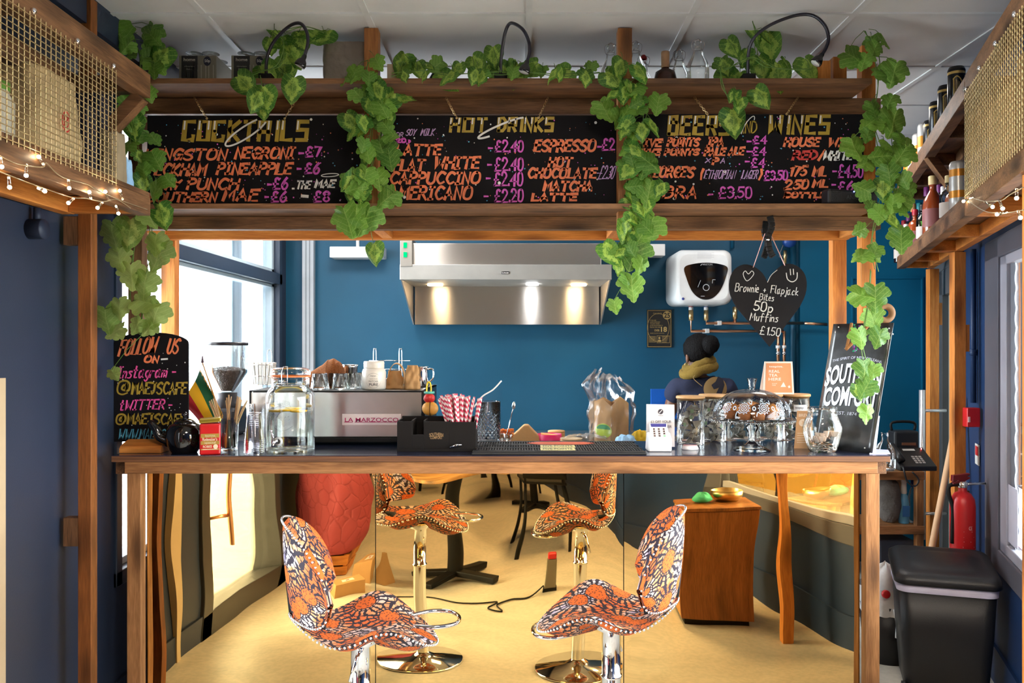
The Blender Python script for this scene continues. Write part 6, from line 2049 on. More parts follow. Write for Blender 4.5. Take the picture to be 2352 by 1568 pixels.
se = [(0, 1), (1, 2), (2, 3), (3, 4), (3, 5), (5, 6), (3, 7), (7, 8)]
skinned('shirt', sv, se, [(.165, .125), (.16, .12), (.165, .118), (.15, .11), (.085, .075), .072, .074, .072, .074], SHIRT, 0, 2, t)
tv = [V(0, 0, .90), V(-.085, 0, .80), V(-.09, 0, .45), V(-.09, -.02, .1), V(.085, 0, .80), V(.09, 0, .45), V(.09, -.02, .1)]
skinned('trousers', tv, [(0, 1), (1, 2), (2, 3), (0, 4), (4, 5), (5, 6)], [(.14, .115), .09, .07, .055, .09, .07, .055], TROU, 0, 2, t)
for sx in (-1, 1):
    MB().grid(lambda u, v: Vector(V(sx * .095 + .045 * math.cos(u * 6.2832) * math.sin(v * PI) ** .6, .03 + .13 * -math.cos(v * PI), .045 + .045 * math.sin(u * 6.2832) * math.sin(v * PI) ** .6)), 18, 12).build('shoe', BLACK, t)
# hair, bun, ear, face
hc = Vector(V(hx + .012, .03, W(0, 801, PY).z))
def hairf(u, v):
    a, b = u * 2 * PI, v * PI
    d_ = Vector((math.sin(b) * math.cos(a), math.sin(b) * math.sin(a), math.cos(b)))
    k = 1 + .03 * noise.noise(d_ * 4)
    r_ = Vector((.095 * d_.x, .102 * d_.y, .098 * d_.z)) * k
    p = hc + r_
    if d_.y > .25:                              # face side stays clear
        p.z = max(p.z, hc.z + .02 + .06 * (d_.y - .25))
    return p
MB().grid(hairf, 40, 24).build('hair', HAIR, t)
MB().grid(lambda u, v: W(1632, 791, PY - .06) + Vector((math.sin(v * PI) * math.cos(u * 6.2832) * .054, math.sin(v * PI) * math.sin(u * 6.2832) * .045, math.cos(v * PI) * .056)) * (1 + .06 * noise.noise(Vector((math.cos(u * 6.28) * 3, math.sin(u * 6.28) * 3, v * 9)))), 28, 16).build('hair_bun', HAIR, t)
e = W(1579, 822, PY)
MB().ball((e.x, PY - .0, e.z), .026, 14, scale=(.45, .6, 1.15)).build('ear', SKIN, t)
MB().tube([Vector((e.x - .006 + .011 * math.cos(k * PI / 8), PY - .004, e.z - .04 + .014 * math.sin(k * PI / 8))) for k in range(16)], .0014, 6, closed=True).build('earring', plain('gold_jewel', (.8, .6, .3, 1), .2, 1.0), t)
fc = Vector(V(hx, .125, 1.45))
MB().ball(fc + Vector((0, .012, -.005)), .02, 12, scale=(.7, .8, 1.2)).build('nose', SKIN, t)
for sx in (-1, 1):
    MB().ball(fc + Vector((sx * .032, -.006, .02)), .012, 10).build('eye', WHITE, t)
MB().ball(fc + Vector((0, -.002, -.045)), .022, 12, scale=(1, .4, .35)).build('mouth', plain('lips', S(110, 56, 50), .5), t)
# scarf: two thick wraps
sc = MB()
for (cx, cz, rx, ry, r_, tilt) in ((1606, 838, .072, .075, .03, .42), (1605, 850, .086, .085, .032, .34)):
    ctr = W(cx, cz, PY) + Vector((0, .01, 0))
    pts = [ctr + Vector((rx * math.cos(k * PI / 14), ry * math.sin(k * PI / 14), tilt * rx * math.cos(k * PI / 14) + .006 * math.sin(3 * k * PI / 14))) for k in range(28)]
    sc.tube(pts, [r_ * (1 + .12 * math.sin(k * 1.7)) for k in range(28)], 14, closed=True)
sc.build('scarf', SCARF, t)
# printed emblem on the back of the shirt
yb = PY - .128
def em(x, y):
    p = W(x, y, yb)
    dx = p.x - px0
    p.y = yb + 1.6 * dx * dx
    return p
def em2(x, y):
    p = em(x, y)
    p.y -= .0012
    return p
TAN = plain('tan_emblem', S(150, 122, 78), .8)
g = MB()
cx, cy, rr = 1644, 893, 28
ring = [[em(cx + rr * k / 5 * math.cos(a * PI / 14), cy + rr * k / 5 * math.sin(a * PI / 14)) for a in range(28)] for k in range(1, 6)]
g.add([em(cx, cy)] + [p for r_ in ring for p in r_], [(0, 1 + a, 1 + (a + 1) % 28) for a in range(28)] + [(1 + k * 28 + a, 1 + (k + 1) * 28 + a, 1 + (k + 1) * 28 + (a + 1) % 28, 1 + k * 28 + (a + 1) % 28) for k in range(4) for a in range(28)])
ribbon(g, catmull([(1612, 886), (1600, 876), (1593, 868), (1596, 862)], 4), 1.4, em)
g.build('shirt_emblem', TAN, t)
g = MB()
for pts in ([(1634, 884), (1644, 876), (1650, 864), (1662, 870), (1666, 884), (1660, 902), (1650, 918), (1640, 916), (1646, 902), (1652, 890), (1640, 894)],):
    n = len(pts)
    g.add([em2(*p) for p in pts], [tuple(range(n))])
g.build('emblem_figure', plain('navy_emblem', S(44, 46, 62), .9), t)
# ================================================================ along the right wall
ZL2 = 2.0008


def yr(px, o):                                  # depth at which the shelf line + o is seen in column px
    return (.576 + o) / ((px - CX) / F - RT * .98)


def shelf_pt(px, o, z):
    Y = yr(px, o)
    return Vector((OR(Y) + o, Y, z))


AMBER = plain('amber_spirit', S(150, 66, 28), .1, coat=.5)
CLEARB = glass('bottle_clear', (.92, .95, .93), .4, 1.0)
GREENB = glass('bottle_green', (.35, .62, .3), .35, 1.0)
DARKB = plain('dark_bottle', S(36, 18, 22), .12, coat=.5)
REDB = plain('red_liqueur', S(120, 20, 34), .12, coat=.5)
LABW = plain('bottle_label', S(214, 204, 196), .6)
CAPS = {'cream': plain('cap_cream', S(220, 196, 140), .5), 'red': plain('cap_red', S(160, 28, 46), .35), 'purple': plain('cap_purple', S(120, 48, 110), .4), 'teal': plain('cap_teal', S(40, 130, 138), .4), 'black': plain('cap_black', S(24, 22, 26), .4), 'white': plain('cap_white', S(222, 214, 214), .5), 'wood': plain('cap_wood', S(196, 150, 92), .6)}
SPEC = [
 (2064, 560, .05, DARKB, 'black', .028, 'small black-capped bottle, furthest along the bottle shelf'),
 (2076, 506, .11, REDB, 'red', .034, 'dark red bottle with a red cap, second from the far shelf end'),
 (2081, 540, .05, REDB, 'white', .03, 'short red bottle with a white cap standing in front of the tall red one'),
 (2087, 476, .13, CLEARB, 'purple', .034, 'clear bottle with a purple cap behind the red-capped amber one'),
 (2098, 468, .11, CLEARB, 'wood', .036, 'clear bottle with a wooden stopper behind the red-necked bottle'),
 (2102, 481, .05, AMBER, 'red', .036, 'amber bottle with a long red neck seal'),
 (2112, 466, .12, CLEARB, 'teal', .036, 'clear bottle with a teal cap'),
 (2119, 470, .06, GREENB, 'black', .030, 'slim green glass bottle beside the big whisky bottle'),
 (2129, 426, .11, CLEARB, 'purple', .036, 'clear bottle with a white and purple neck behind the big whisky bottle'),
 (2143, 404, .06, AMBER, 'cream', .046, 'big round-shouldered amber whisky bottle with a cream stopper'),
 (2158, 424, .12, DARKB, 'purple', .034, 'dark bottle with a purple cap behind the big whisky bottle'),
 (2168, 428, .13, CLEARB, 'white', .034, 'clear bottle with a white cap at the back of the shelf'),
 (2180, 403, .07, CLEARB, 'cream', .038, 'clear spirit bottle with a cream and green cap beside the cage'),
 (2191, 408, .12, AMBER, 'red', .036, 'amber bottle with a red cap beside the orange-banded cans'),
]
for (px, pyt, o, mt, cap, r, lab) in SPEC:
    c = shelf_pt(px, o, ZL2)
    hh = max(.19, min(.33, W(0, pyt, c.y).z - ZL2))
    t = thing('spirit_bottle', lab, 'bottle', c, 'bottles on the bottle shelf')
    big = r > .04
    MB().lathe([(0, 0), (r * .95, 0), (r, .006), (r, hh * (.48 if big else .58)), (r * .9, hh * (.6 if big else .66)), (r * .45, hh * .72), (r * .34, hh * .76), (r * .34, hh * .84), (r * .4, hh * .845), (r * .4, hh * .86)], c, 24).build('body', mt, t)
    if mt is CLEARB:
        MB().lathe([(0, .004), (r * .9, .004), (r * .9, hh * .4), (0, hh * .4)], c, 20).build('drink', plain('pale_drink', S(120, 96, 70), .1), t)
    MB().lathe([(r * .42, hh * .85), (r * .44, hh * .86), (r * .44, hh * .985), (r * .38, hh), (0, hh)], c, 18).build('cap', CAPS[cap], t)
    MB().lathe([(r * 1.012, hh * .14), (r * 1.015, hh * .142), (r * 1.015, hh * .44), (r * 1.012, hh * .442)], c, 24).build('label', LABW if mt is not AMBER else plain('pink_label', S(150, 92, 92), .5), t)
CANW, CANO = plain('can_white', S(206, 204, 202), .3, .3), plain('can_orange', S(226, 150, 50), .3, .3)
CANK, CANG = plain('can_black', S(22, 22, 24), .25, .3), plain('can_gold', S(196, 162, 92), .3, .5)


def can(c, bands, lab, group, r=.033, h=.17, harp=False):
    t = thing('drinks_can', lab, 'can', c, group)
    for (a, b, mt) in bands:
        MB().lathe(([(0, 0), (r * .8, 0)] if a == 0 else []) + [(r, max(.006, h * a)), (r, h * b - (.012 if b == 1 else 0))] + ([(r * .84, h), (r * .8, h - .003), (0, h - .003)] if b == 1 else []), c, 24).build('band', mt, t)
    if harp:
        g = MB()
        fm = lambda x, y: c + Vector(((r + .0012) * math.sin(x / r - .35), -(r + .0012) * math.cos(x / r - .35), h * .5 + y))
        ribbon(g, catmull([(-.015, .032), (-.002, .042), (.013, .026), (.016, .0), (.011, -.03)], 4), .0042, fm)
        ribbon(g, [(-.014, .03), (-.013, -.034)], .0036, fm)
        ribbon(g, [(-.013, -.034), (.011, -.03)], .0036, fm)
        for k in range(4):
            ribbon(g, [(-.009 + .005 * k, .032 - .004 * k), (-.008 + .005 * k, -.03)], .001, fm)
        g.build('gold_emblem', CANG, t)


ZU = 2.4158
for px, o, k in ((2089, .05, 0), (2100, .05, 1), (2111, .05, 2), (2124, .05, 3)):
    can(shelf_pt(px, o, ZU), [(0, .3, CANW), (.3, .62, CANO), (.62, 1, CANW)], 'white drinks can with an orange band on the upper bottle shelf', 'orange-banded cans on the upper shelf')
for px, o in ((2137, .07), (2152, .05), (2173, .05), (2197, .05)):
    can(shelf_pt(px, o, ZU), [(0, .82, CANK), (.82, .88, CANG), (.88, 1, CANK)], 'black stout can with a gold harp on the upper bottle shelf', 'black stout cans on the upper shelf', harp=True)
for px, o, lab in ((2202, .05, 'white can with orange bands at the cage end of the lower bottle shelf, in front'), (2212, .10, 'white can with orange bands tucked behind another by the cage')):
    can(shelf_pt(px, o, ZL2), [(0, .28, CANW), (.28, .42, CANO), (.42, .7, CANW), (.7, .84, CANO), (.84, 1, CANW)], lab, None, .034, .2)
# red call point, conduit, small sign
t = thing('fire_call_point', 'small red fire alarm call point on the timber post by the window', 'alarm', W(2232, 980, 4.05))
RED = plain('fire_red', S(206, 36, 40), .35)
p0, p1 = W(2217, 980, 4.05), W(2247, 936, 4.05)
MB().box((p0.x, 4.03, p0.z), (p1.x, 4.078, p1.z)).build('body', RED, t, bevel=.004)
MB().box((p0.x + .003, 4.027, p0.z + .024), (p0.x + .012, 4.031, p0.z + .05)).build('label', plain('label_pink', S(240, 206, 206), .5), t)
t = thing('conduit_pipe', 'blue painted conduit running down the wall to the red call point', 'conduit', rw(4.15, 1.2, .02))
MB().tube([rw(4.15, 1.2, .02), rw(4.15, 1.95, .02)], .014, 10).build('pipe', RBLUE, t)
MB().tube([rw(4.15, 1.43, .02), rw(4.15, 1.46, .02)], .018, 10).build('coupling', RBLUE, t)
g = MB().prism([rw(4.08, .9, .004), rw(4.18, .9, .004), rw(4.18, 1.0, .004), rw(4.08, 1.0, .004)], (-.002, 0, 0))
t = thing('safety_sign', 'small white and red safety notice on the blue wall above the extinguisher', 'sign', rw(4.13, .9, .004))
g.build('panel', WHITE, t)
g = MB().prism([rw(4.095, .945, .0075), rw(4.165, .945, .0075), rw(4.165, .99, .0075), rw(4.095, .99, .0075)], (-.0006, 0, 0))
g.build('red_pictogram', RED, t)
# fire extinguisher
Y = 3.875
c = Vector((W(2211, 0, Y).x, Y, .38))
t = thing('fire_extinguisher', 'red fire extinguisher hung on the blue wall behind the black bin', 'extinguisher', c)
MB().lathe([(0, 0), (.05, .0), (.054, .01), (.054, .37), (.05, .40), (.035, .425), (.018, .435), (.018, .455)], c, 32).build('cylinder', plain('fire_red', S(206, 36, 40), .35), t)
MB().lathe([(.02, .452), (.022, .456), (.022, .478), (.012, .482), (0, .482)], c, 18).build('valve', CHROME, t)
for k, (a, b, cc) in enumerate(((.478, .496, .51), (.492, .512, .528))):
    MB().prism([c + Vector((-.05, -.01, a - .012)), c + Vector((-.0, -.01, a)), c + Vector((.03, -.01, b - .002)), c + Vector((.028, -.01, b + .006)), c + Vector((-.01, -.01, b)), c + Vector((-.048, -.01, a - .004 + .02 * k))], (0, .022, 0)).build('lever', plain('dark_red_lever', S(110, 18, 24), .35), t, bevel=.002)
MB().tube(catmull([c + Vector((-.02, 0, .465)), c + Vector((-.06, 0, .46)), c + Vector((-.064, -.004, .42)), c + Vector((-.05, -.01, .36)), c + Vector((-.052, -.012, .28)), c + Vector((-.054, -.012, .2))], 4), .009, 10).build('hose', BLACK, t)
MB().tube([c + Vector((.0, .0, .466)), Vector((RX(Y) + .005, Y + .03, c.z + .466))], .006, 8).build('wall_hook', CHROME, t)
g = MB()
cm = lambda x, y: c + Vector((.0546 * math.sin(x), -.0546 * math.cos(x), y))
for i in range(11):
    ribbon(g, [(-.45, .06 + .013 * i), (.75 - .2 * (i % 3), .06 + .013 * i)], .006, cm)
for y, b in ((.235, .5), (.26, .3), (.215, .2)):
    ribbon(g, [(-.4, y), (b, y)], .0025, cm)
printed(g, 'CE', .0, .3, -.285, -.268, lambda x, y: cm(x, -y))
g.build('label_print', plain('label_pink', S(240, 206, 206), .5), t)
# broom handle
t = thing('broom', 'pale wooden broom handle leaning against the grey glazed door', 'broom', (1.95, 4.06, 0))
a, b = W(2206, 918, 4.42), W(2137, 1275, 4.25)
d_ = (b - a).normalized()
e = a + d_ * ((a.z - .075) / -d_.z)
MB().tube([a, e], .0165, 12).ball(a, .0165, 10).build('handle', plain('pale_beech', S(218, 176, 136), .6), t)
MB().cbox(e + Vector((0, 0, -.012)), (.22, .05, .04)).build('head', plain('dark_broom', S(60, 46, 40), .7), t, bevel=.006)
g = MB()
for i in range(40):
    p = e + Vector((-.1 + .2 * R.random(), R.uniform(-.02, .02), -.03))
    g.bar(p, p + Vector((R.uniform(-.01, .01), R.uniform(-.008, .008), -.043)), .004, .003)
g.build('bristles', plain('bristle', S(54, 50, 48), .8), t)
# shelf unit with phone etc
Ya, Yb2 = 4.62, 4.95
xL, xR = 1.72, W(2124, 0, Ya).x
t = thing('shelf_unit', 'low pine shelf unit holding the telephone in the back corner', 'shelf unit', ((xL + xR) / 2, 4.8, 0))
zt1 = W(0, 1083, Ya).z
zt2 = W(0, 1208, Ya).z
MB().box((xL, Ya, zt1 - .045), (xR, Yb2, zt1)).build('top_board', rail_w('X'), t, bevel=.002)
MB().box((xL, Ya, zt2 - .045), (xR, Yb2, zt2)).build('shelf_board', rail_w('X'), t, bevel=.002)
for x in (xL, xR - .04):
    for y in (Ya + .005, Yb2 - .05):
        MB().box((x, y, 0), (x + .038, y + .042, zt1 - .045)).build('leg', rail_w('Z'), t, bevel=.002)
s_ = Ya / F
c = Vector((W(2095, 0, Ya + .1).x, Ya + .1, zt1 + .0005))
t = thing('desk_phone', 'black desk telephone with a white display on the pine shelf unit', 'telephone', c)
PB = plain('phone_black', S(26, 25, 27), .4)
MB().prism([c + Vector((-.10, -.08, 0)), c + Vector((-.10, .09, 0)), c + Vector((-.10, .09, .11)), c + Vector((-.10, -.08, .025))], (.2, 0, 0)).build('body', PB, t, bevel=.004)
pm = lambda u, v, o=.0015: c + Vector((-.1 + .2 * u, .09 - .17 * v, .11 - .085 * v + o))
MB().add([pm(.38, .1), pm(.72, .1), pm(.72, .2), pm(.38, .2)], [(0, 1, 2, 3)]).build('display', plain('phone_display', S(210, 206, 200), .4), t)
for i in range(4):
    for j in range(3):
        MB().prism([pm(.48 + .1 * j + a * .07, .5 + .1 * i + b * .06, .0005) for a, b in ((0, 0), (1, 0), (1, 1), (0, 1))], (0, 0, .004)).build('key', plain('phone_key', S(176, 170, 166), .5), t)
MB().tube([pm(.06, .1, .02), pm(.06, .25, .035), pm(.06, .7, .035), pm(.06, .9, .02)], [.022, .016, .016, .022], 10).build('handset', PB, t)
MB().tube(catmull([pm(.06, .9, .0), c + Vector((-.1, -.10, -.0)) + Vector((0, -.02, .01)), c + Vector((-.08, -.115, -.05)), c + Vector((-.04, -.12, -.075)), c + Vector((-.02, -.118, -.04)), c + Vector((-.05, -.11, .0))], 5), .005, 6).build('cord', PB, t)
MB().ball(pm(.92, .12, .004), .004, 8).build('red_light', emit('phone_red', (1, .1, .1, 1), 4), t)
c = Vector((W(2076, 0, Ya + .24).x, Ya + .25, zt1 + .0005))
t = thing('tool_case', 'dark radio-like case with a carry handle behind the telephone', 'case', c)
MB().box(c + Vector((-.07, -.05, 0)), c + Vector((.07, .05, .20))).build('body', plain('case_black', S(24, 26, 30), .5), t, bevel=.012)
MB().tube(catmull([c + Vector((-.065, 0, .2)), c + Vector((-.06, 0, .245)), c + Vector((.06, 0, .245)), c + Vector((.065, 0, .2))], 4), .008, 8).build('handle', BLACK, t)
MB().box(c + Vector((-.03, -.052, .12)), c + Vector((.05, -.0495, .135))).build('badge', plain('case_badge', S(120, 78, 52), .5), t)
c = Vector((W(2034, 0, Ya + .06).x, Ya + .07, zt1 + .0005))
tag(MB().lathe([(0, .003), (.05, 0), (.056, .01), (.058, .07), (.05, .12), (.02, .16), (.018, .2), (.021, .205)], c, 28).build('glass_bottle', GLASS), 'round clear glass bottle at the end of the pine shelf unit by the bar', 'bottle')
c = Vector((W(2076, 0, Ya + .08).x, Ya + .08, zt2 + .0005))
t = thing('spray_bottle', 'pale blue cleaning bottle with a white top on the pine shelf', 'bottle', c)
MB().lathe([(0, 0), (.026, 0), (.028, .006), (.027, .11), (.02, .15), (.012, .165)], c, 22).build('body', plain('pale_blue_bottle', S(104, 178, 222), .35), t)
MB().lathe([(.014, .163), (.016, .168), (.014, .22), (.017, .235), (.012, .248), (0, .25)], c, 16).build('cap', WHITE, t)
MB().box(c + Vector((-.02, -.0295, .04)), c + Vector((.02, -.0272, .10))).build('label', plain('label_blue', S(60, 120, 190), .5), t)
c = Vector((W(2099, 0, Ya + .1).x, Ya + .1, zt2 + .0005))
t = thing('water_bottle', 'clear bottle with a dark blue cap on the pine shelf', 'bottle', c)
MB().lathe([(0, 0), (.026, 0), (.03, .01), (.027, .07), (.03, .14), (.022, .18), (.013, .2)], c, 22).build('body', GLASS, t)
MB().lathe([(.014, .196), (.016, .2), (.016, .245), (0, .247)], c, 16).build('cap', plain('navy_cap2', S(34, 40, 130), .4), t)
c = Vector((W(2041, 0, Ya + .12).x, Ya + .12, zt2 + .0005))
tag(MB().grid(lambda u, v: c + Vector((.058 * math.cos(u * 6.2832) * (math.sin(v * PI) ** .5) * (1 + .12 * noise.noise(Vector((u * 8, v * 8, 2)))), .09 * math.sin(u * 6.2832) * (math.sin(v * PI) ** .5), .24 * (1 - math.cos(v * PI)) / 2 + .012 * noise.noise(Vector((math.cos(u * 6.28) * 4, math.sin(u * 6.28) * 4, v * 6))) * math.sin(v * PI))), 36, 24).build('net_bag', plain('grey_net', S(104, 98, 92), .95, var=.4, bump=.9, bscale=60)), 'grey mesh bag stuffed on the pine shelf beside the blue bottle', 'bag')
c = Vector((W(2052, 0, Ya + .16).x, Ya + .16, 0))
tag(MB().box(c + Vector((-.12, -.1, 0)), c + Vector((.075, .10, zt2 - .09))).build('storage_box', plain('slate_box', S(52, 58, 72), .6), bevel=.01), 'slate grey storage box on the floor under the pine shelf', 'box')
# bins
BP = plain('bin_black', S(24, 23, 24), .45, bump=.08, bscale=300)
t = thing('pedal_bin', 'large black plastic bin with a domed lid beside the bar', 'bin', (1.755, 3.62, 0))
x0, x1, y0, y1 = 1.565, 1.945, 3.46, 3.80
def boxring(z, ins, r=.05, n=6):
    pts = []
    for cx, cy, a0 in ((x1 - r - ins, y1 - r - ins, 0), (x0 + r + ins, y1 - r - ins, PI / 2), (x0 + r + ins, y0 + r + ins, PI), (x1 - r - ins, y0 + r + ins, 1.5 * PI)):
        pts += [Vector((cx + r * math.cos(a0 + k * PI / 2 / n), cy + r * math.sin(a0 + k * PI / 2 / n), z)) for k in range(n + 1)]
    return pts
def loft(rings, cap=True):
    n = len(rings[0])
    g = MB()
    g.add([p for r_ in rings for p in r_], [(i * n + k, i * n + (k + 1) % n, (i + 1) * n + (k + 1) % n, (i + 1) * n + k) for i in range(len(rings) - 1) for k in range(n)] + ([tuple(range(n)), tuple((len(rings) - 1) * n + k for k in range(n))] if cap else []), smooth=True)
    return g
loft([boxring(.02, .045), boxring(.04, .03), boxring(.25, .014), boxring(.455, .004)], False).build('body', BP, t, solid=.004)
loft([boxring(.44, -.002), boxring(.47, -.004), boxring(.472, .01)], False).build('liner', plain('liner_lilac', S(206, 200, 220), .4), t)
def lidring(z, ins):
    return [Vector((p.x, p.y, p.z + .05 * (p.y - y0) / (y1 - y0))) for p in boxring(z, ins)]
loft([lidring(.474, -.004), lidring(.476, -.014), lidring(.50, -.012), lidring(.515, .004), lidring(.519, .03), lidring(.514, .05), lidring(.522, .07), lidring(.528, .11)]).build('lid', BP, t)
t.location = (1.82, 3.64, .012)
t.rotation_euler = (0, 0, -.33)
for x in (x0 + .03, x1 - .03):
    MB().lathe([(0, -.012), (.025, -.012), (.025, .012), (0, .012)], (x, y0 + .05, .025), 16, rot=Matrix.Rotation(PI / 2, 3, 'Y')).build('wheel', BP, t)
c = Vector((1.745, 4.02, 0))
t = thing('waste_bin', 'small round black bin with a white liner behind the bar leg', 'bin', c)
MB().lathe([(0, 0), (.10, 0), (.125, .27), (.122, .27), (.098, .006)], c, 30).build('body', BP, t)
LINER = plain('white_liner', S(226, 224, 222), .4, bump=.4, bscale=30)
MB().grid(lambda u, v: c + Vector(((.128 + .006 * math.sin(u * 60) * v) * math.cos(u * 6.2832), (.128 + .006 * math.sin(u * 60) * v) * math.sin(u * 6.2832), .35 - .12 * v + .01 * noise.noise(Vector((math.cos(u * 6.28) * 3, math.sin(u * 6.28) * 3, v))))), 64, 6).build('liner', LINER, t)
MB().grid(lambda u, v: c + Vector((-.02, -.03, .29)) + Vector((.06 * math.cos(u * 6.2832) * math.sin(v * PI) ** .6, .07 * math.sin(u * 6.2832) * math.sin(v * PI) ** .6, .17 * v * (1 + .12 * noise.noise(Vector((math.cos(u * 6.28) * 3, math.sin(u * 6.28) * 3, v * 4)))))), 30, 14).build('crumpled_bag', LINER, t)
MB().lathe([(0, 0), (.019, 0), (.019, .012), (.014, .016), (0, .016)], c + Vector((-.06, -.125, .34)), 18, rot=Matrix.Rotation(PI / 2.2, 3, 'X')).build('bottle_cap', RED, t)
MB().tube(catmull([c + Vector((-.02, -.128, .27)), c + Vector((-.01, -.132, .2)), c + Vector((-.012, -.13, .14))], 4), .006, 6).build('tie_cord', WHITE, t)
# round junction box on the left wall
p = W(70, 526, 2.78)
t = thing('junction_box', 'round navy painted junction box with conduit on the left wall', 'junction box', (-1.6, p.y, p.z))
MB().lathe([(0, 0), (.032, 0), (.033, .004), (.033, .05), (0, .05)], (-1.55, p.y, p.z), 28, rot=Matrix.Rotation(PI / 2, 3, 'Y') @ Matrix.Rotation(PI, 3, 'X')).build('box', NAVY, t)
MB().tube([(-1.575, p.y, p.z + .02), (-1.575, p.y, 1.93)], .012, 10).build('conduit', NAVY, t)
struct(MB().box((-1.598, 2.555, 0), (-1.575, 2.61, 1.38)).build('trim_2', plain('pale_oak_trim', S(196, 170, 134), .6), kind='structure'), 'pale timber door lining at the photo edge by the cage shelf', 'trim')
# ================================================================ bar stools and what the mirror shows
m, nt, out = newmat('wax_print_fabric')
uvn = nd(nt, 'UVMap')
nzv = nd(nt, 'TexNoise', {'Vector': uvn.outputs[0], 'Scale': 9.0, 'Detail': 2.0})
dist = nd(nt, 'VectorMath', {0: uvn.outputs[0], 1: nd(nt, 'VectorMath', {0: nd(nt, 'VectorMath', {0: nzv.outputs['Color'], 1: (.5, .5, .5)}, operation='SUBTRACT').outputs[0], 1: (.05, .05, 0)}, operation='MULTIPLY').outputs[0]}, operation='ADD').outputs[0]
SC = 7.6
vo = nd(nt, 'TexVoronoi', {'Vector': dist, 'Scale': SC, 'Randomness': .75}, voronoi_dimensions='2D')
df = nd(nt, 'VectorMath', {0: nd(nt, 'VectorMath', {0: dist, 1: (SC, SC, 0)}, operation='MULTIPLY').outputs[0], 1: nd(nt, 'VectorMath', {0: vo.outputs['Position'], 1: (SC, SC, 0)}, operation='MULTIPLY').outputs[0]}, operation='SUBTRACT').outputs[0]
sp = nd(nt, 'SeparateXYZ', {0: df})
ang = mth(nt, 'ARCTAN2', sp.outputs['Y'], sp.outputs['X'])
rad_ = vo.outputs['Distance']
n2 = nd(nt, 'TexNoise', {'Vector': uvn.outputs[0], 'Scale': 60.0, 'Detail': 2.0})
wob = mth(nt, 'MULTIPLY', n2.outputs[0], 5.0)
rays = mth(nt, 'SINE', mth(nt, 'ADD', mth(nt, 'MULTIPLY', ang, 17.), wob))
rings = mth(nt, 'SINE', mth(nt, 'ADD', mth(nt, 'MULTIPLY', rad_, 36.), wob))
dark = mth(nt, 'MAXIMUM', mth(nt, 'GREATER_THAN', rays, .12), mth(nt, 'GREATER_THAN', rings, .8))
n3 = nd(nt, 'TexNoise', {'Vector': uvn.outputs[0], 'Scale': 7.0, 'Detail': 3.0})
pale = ramp(nt, n3.outputs[0], [(.44, S(222, 108, 46)), (.52, S(230, 160, 106)), (.6, S(230, 214, 210)), (.74, S(150, 140, 206))])
body = mixc(nt, dark, pale, S(36, 24, 40))
vd = nd(nt, 'TexVoronoi', {'Vector': uvn.outputs[0], 'Scale': 90.0}, voronoi_dimensions='2D')
spots = mth(nt, 'LESS_THAN', vd.outputs['Distance'], .22)
disc = mixc(nt, mth(nt, 'MULTIPLY', spots, .8), S(222, 104, 26), S(60, 22, 22))
inside = mth(nt, 'LESS_THAN', mth(nt, 'ADD', rad_, mth(nt, 'MULTIPLY', n2.outputs[0], .12)), .30)
edge = mth(nt, 'LESS_THAN', mth(nt, 'ADD', rad_, mth(nt, 'MULTIPLY', n2.outputs[0], .12)), .33)
col = mixc(nt, inside, mixc(nt, edge, body, S(40, 22, 30)), disc)
fb = nd(nt, 'TexNoise', {'Vector': uvn.outputs[0], 'Scale': 400.0})
bsdf(nt, out, color=col, rough=.75, normal=nd(nt, 'Bump', {'Height': fb.outputs[0], 'Strength': .1, 'Distance': .002}).outputs[0])
FAB = m


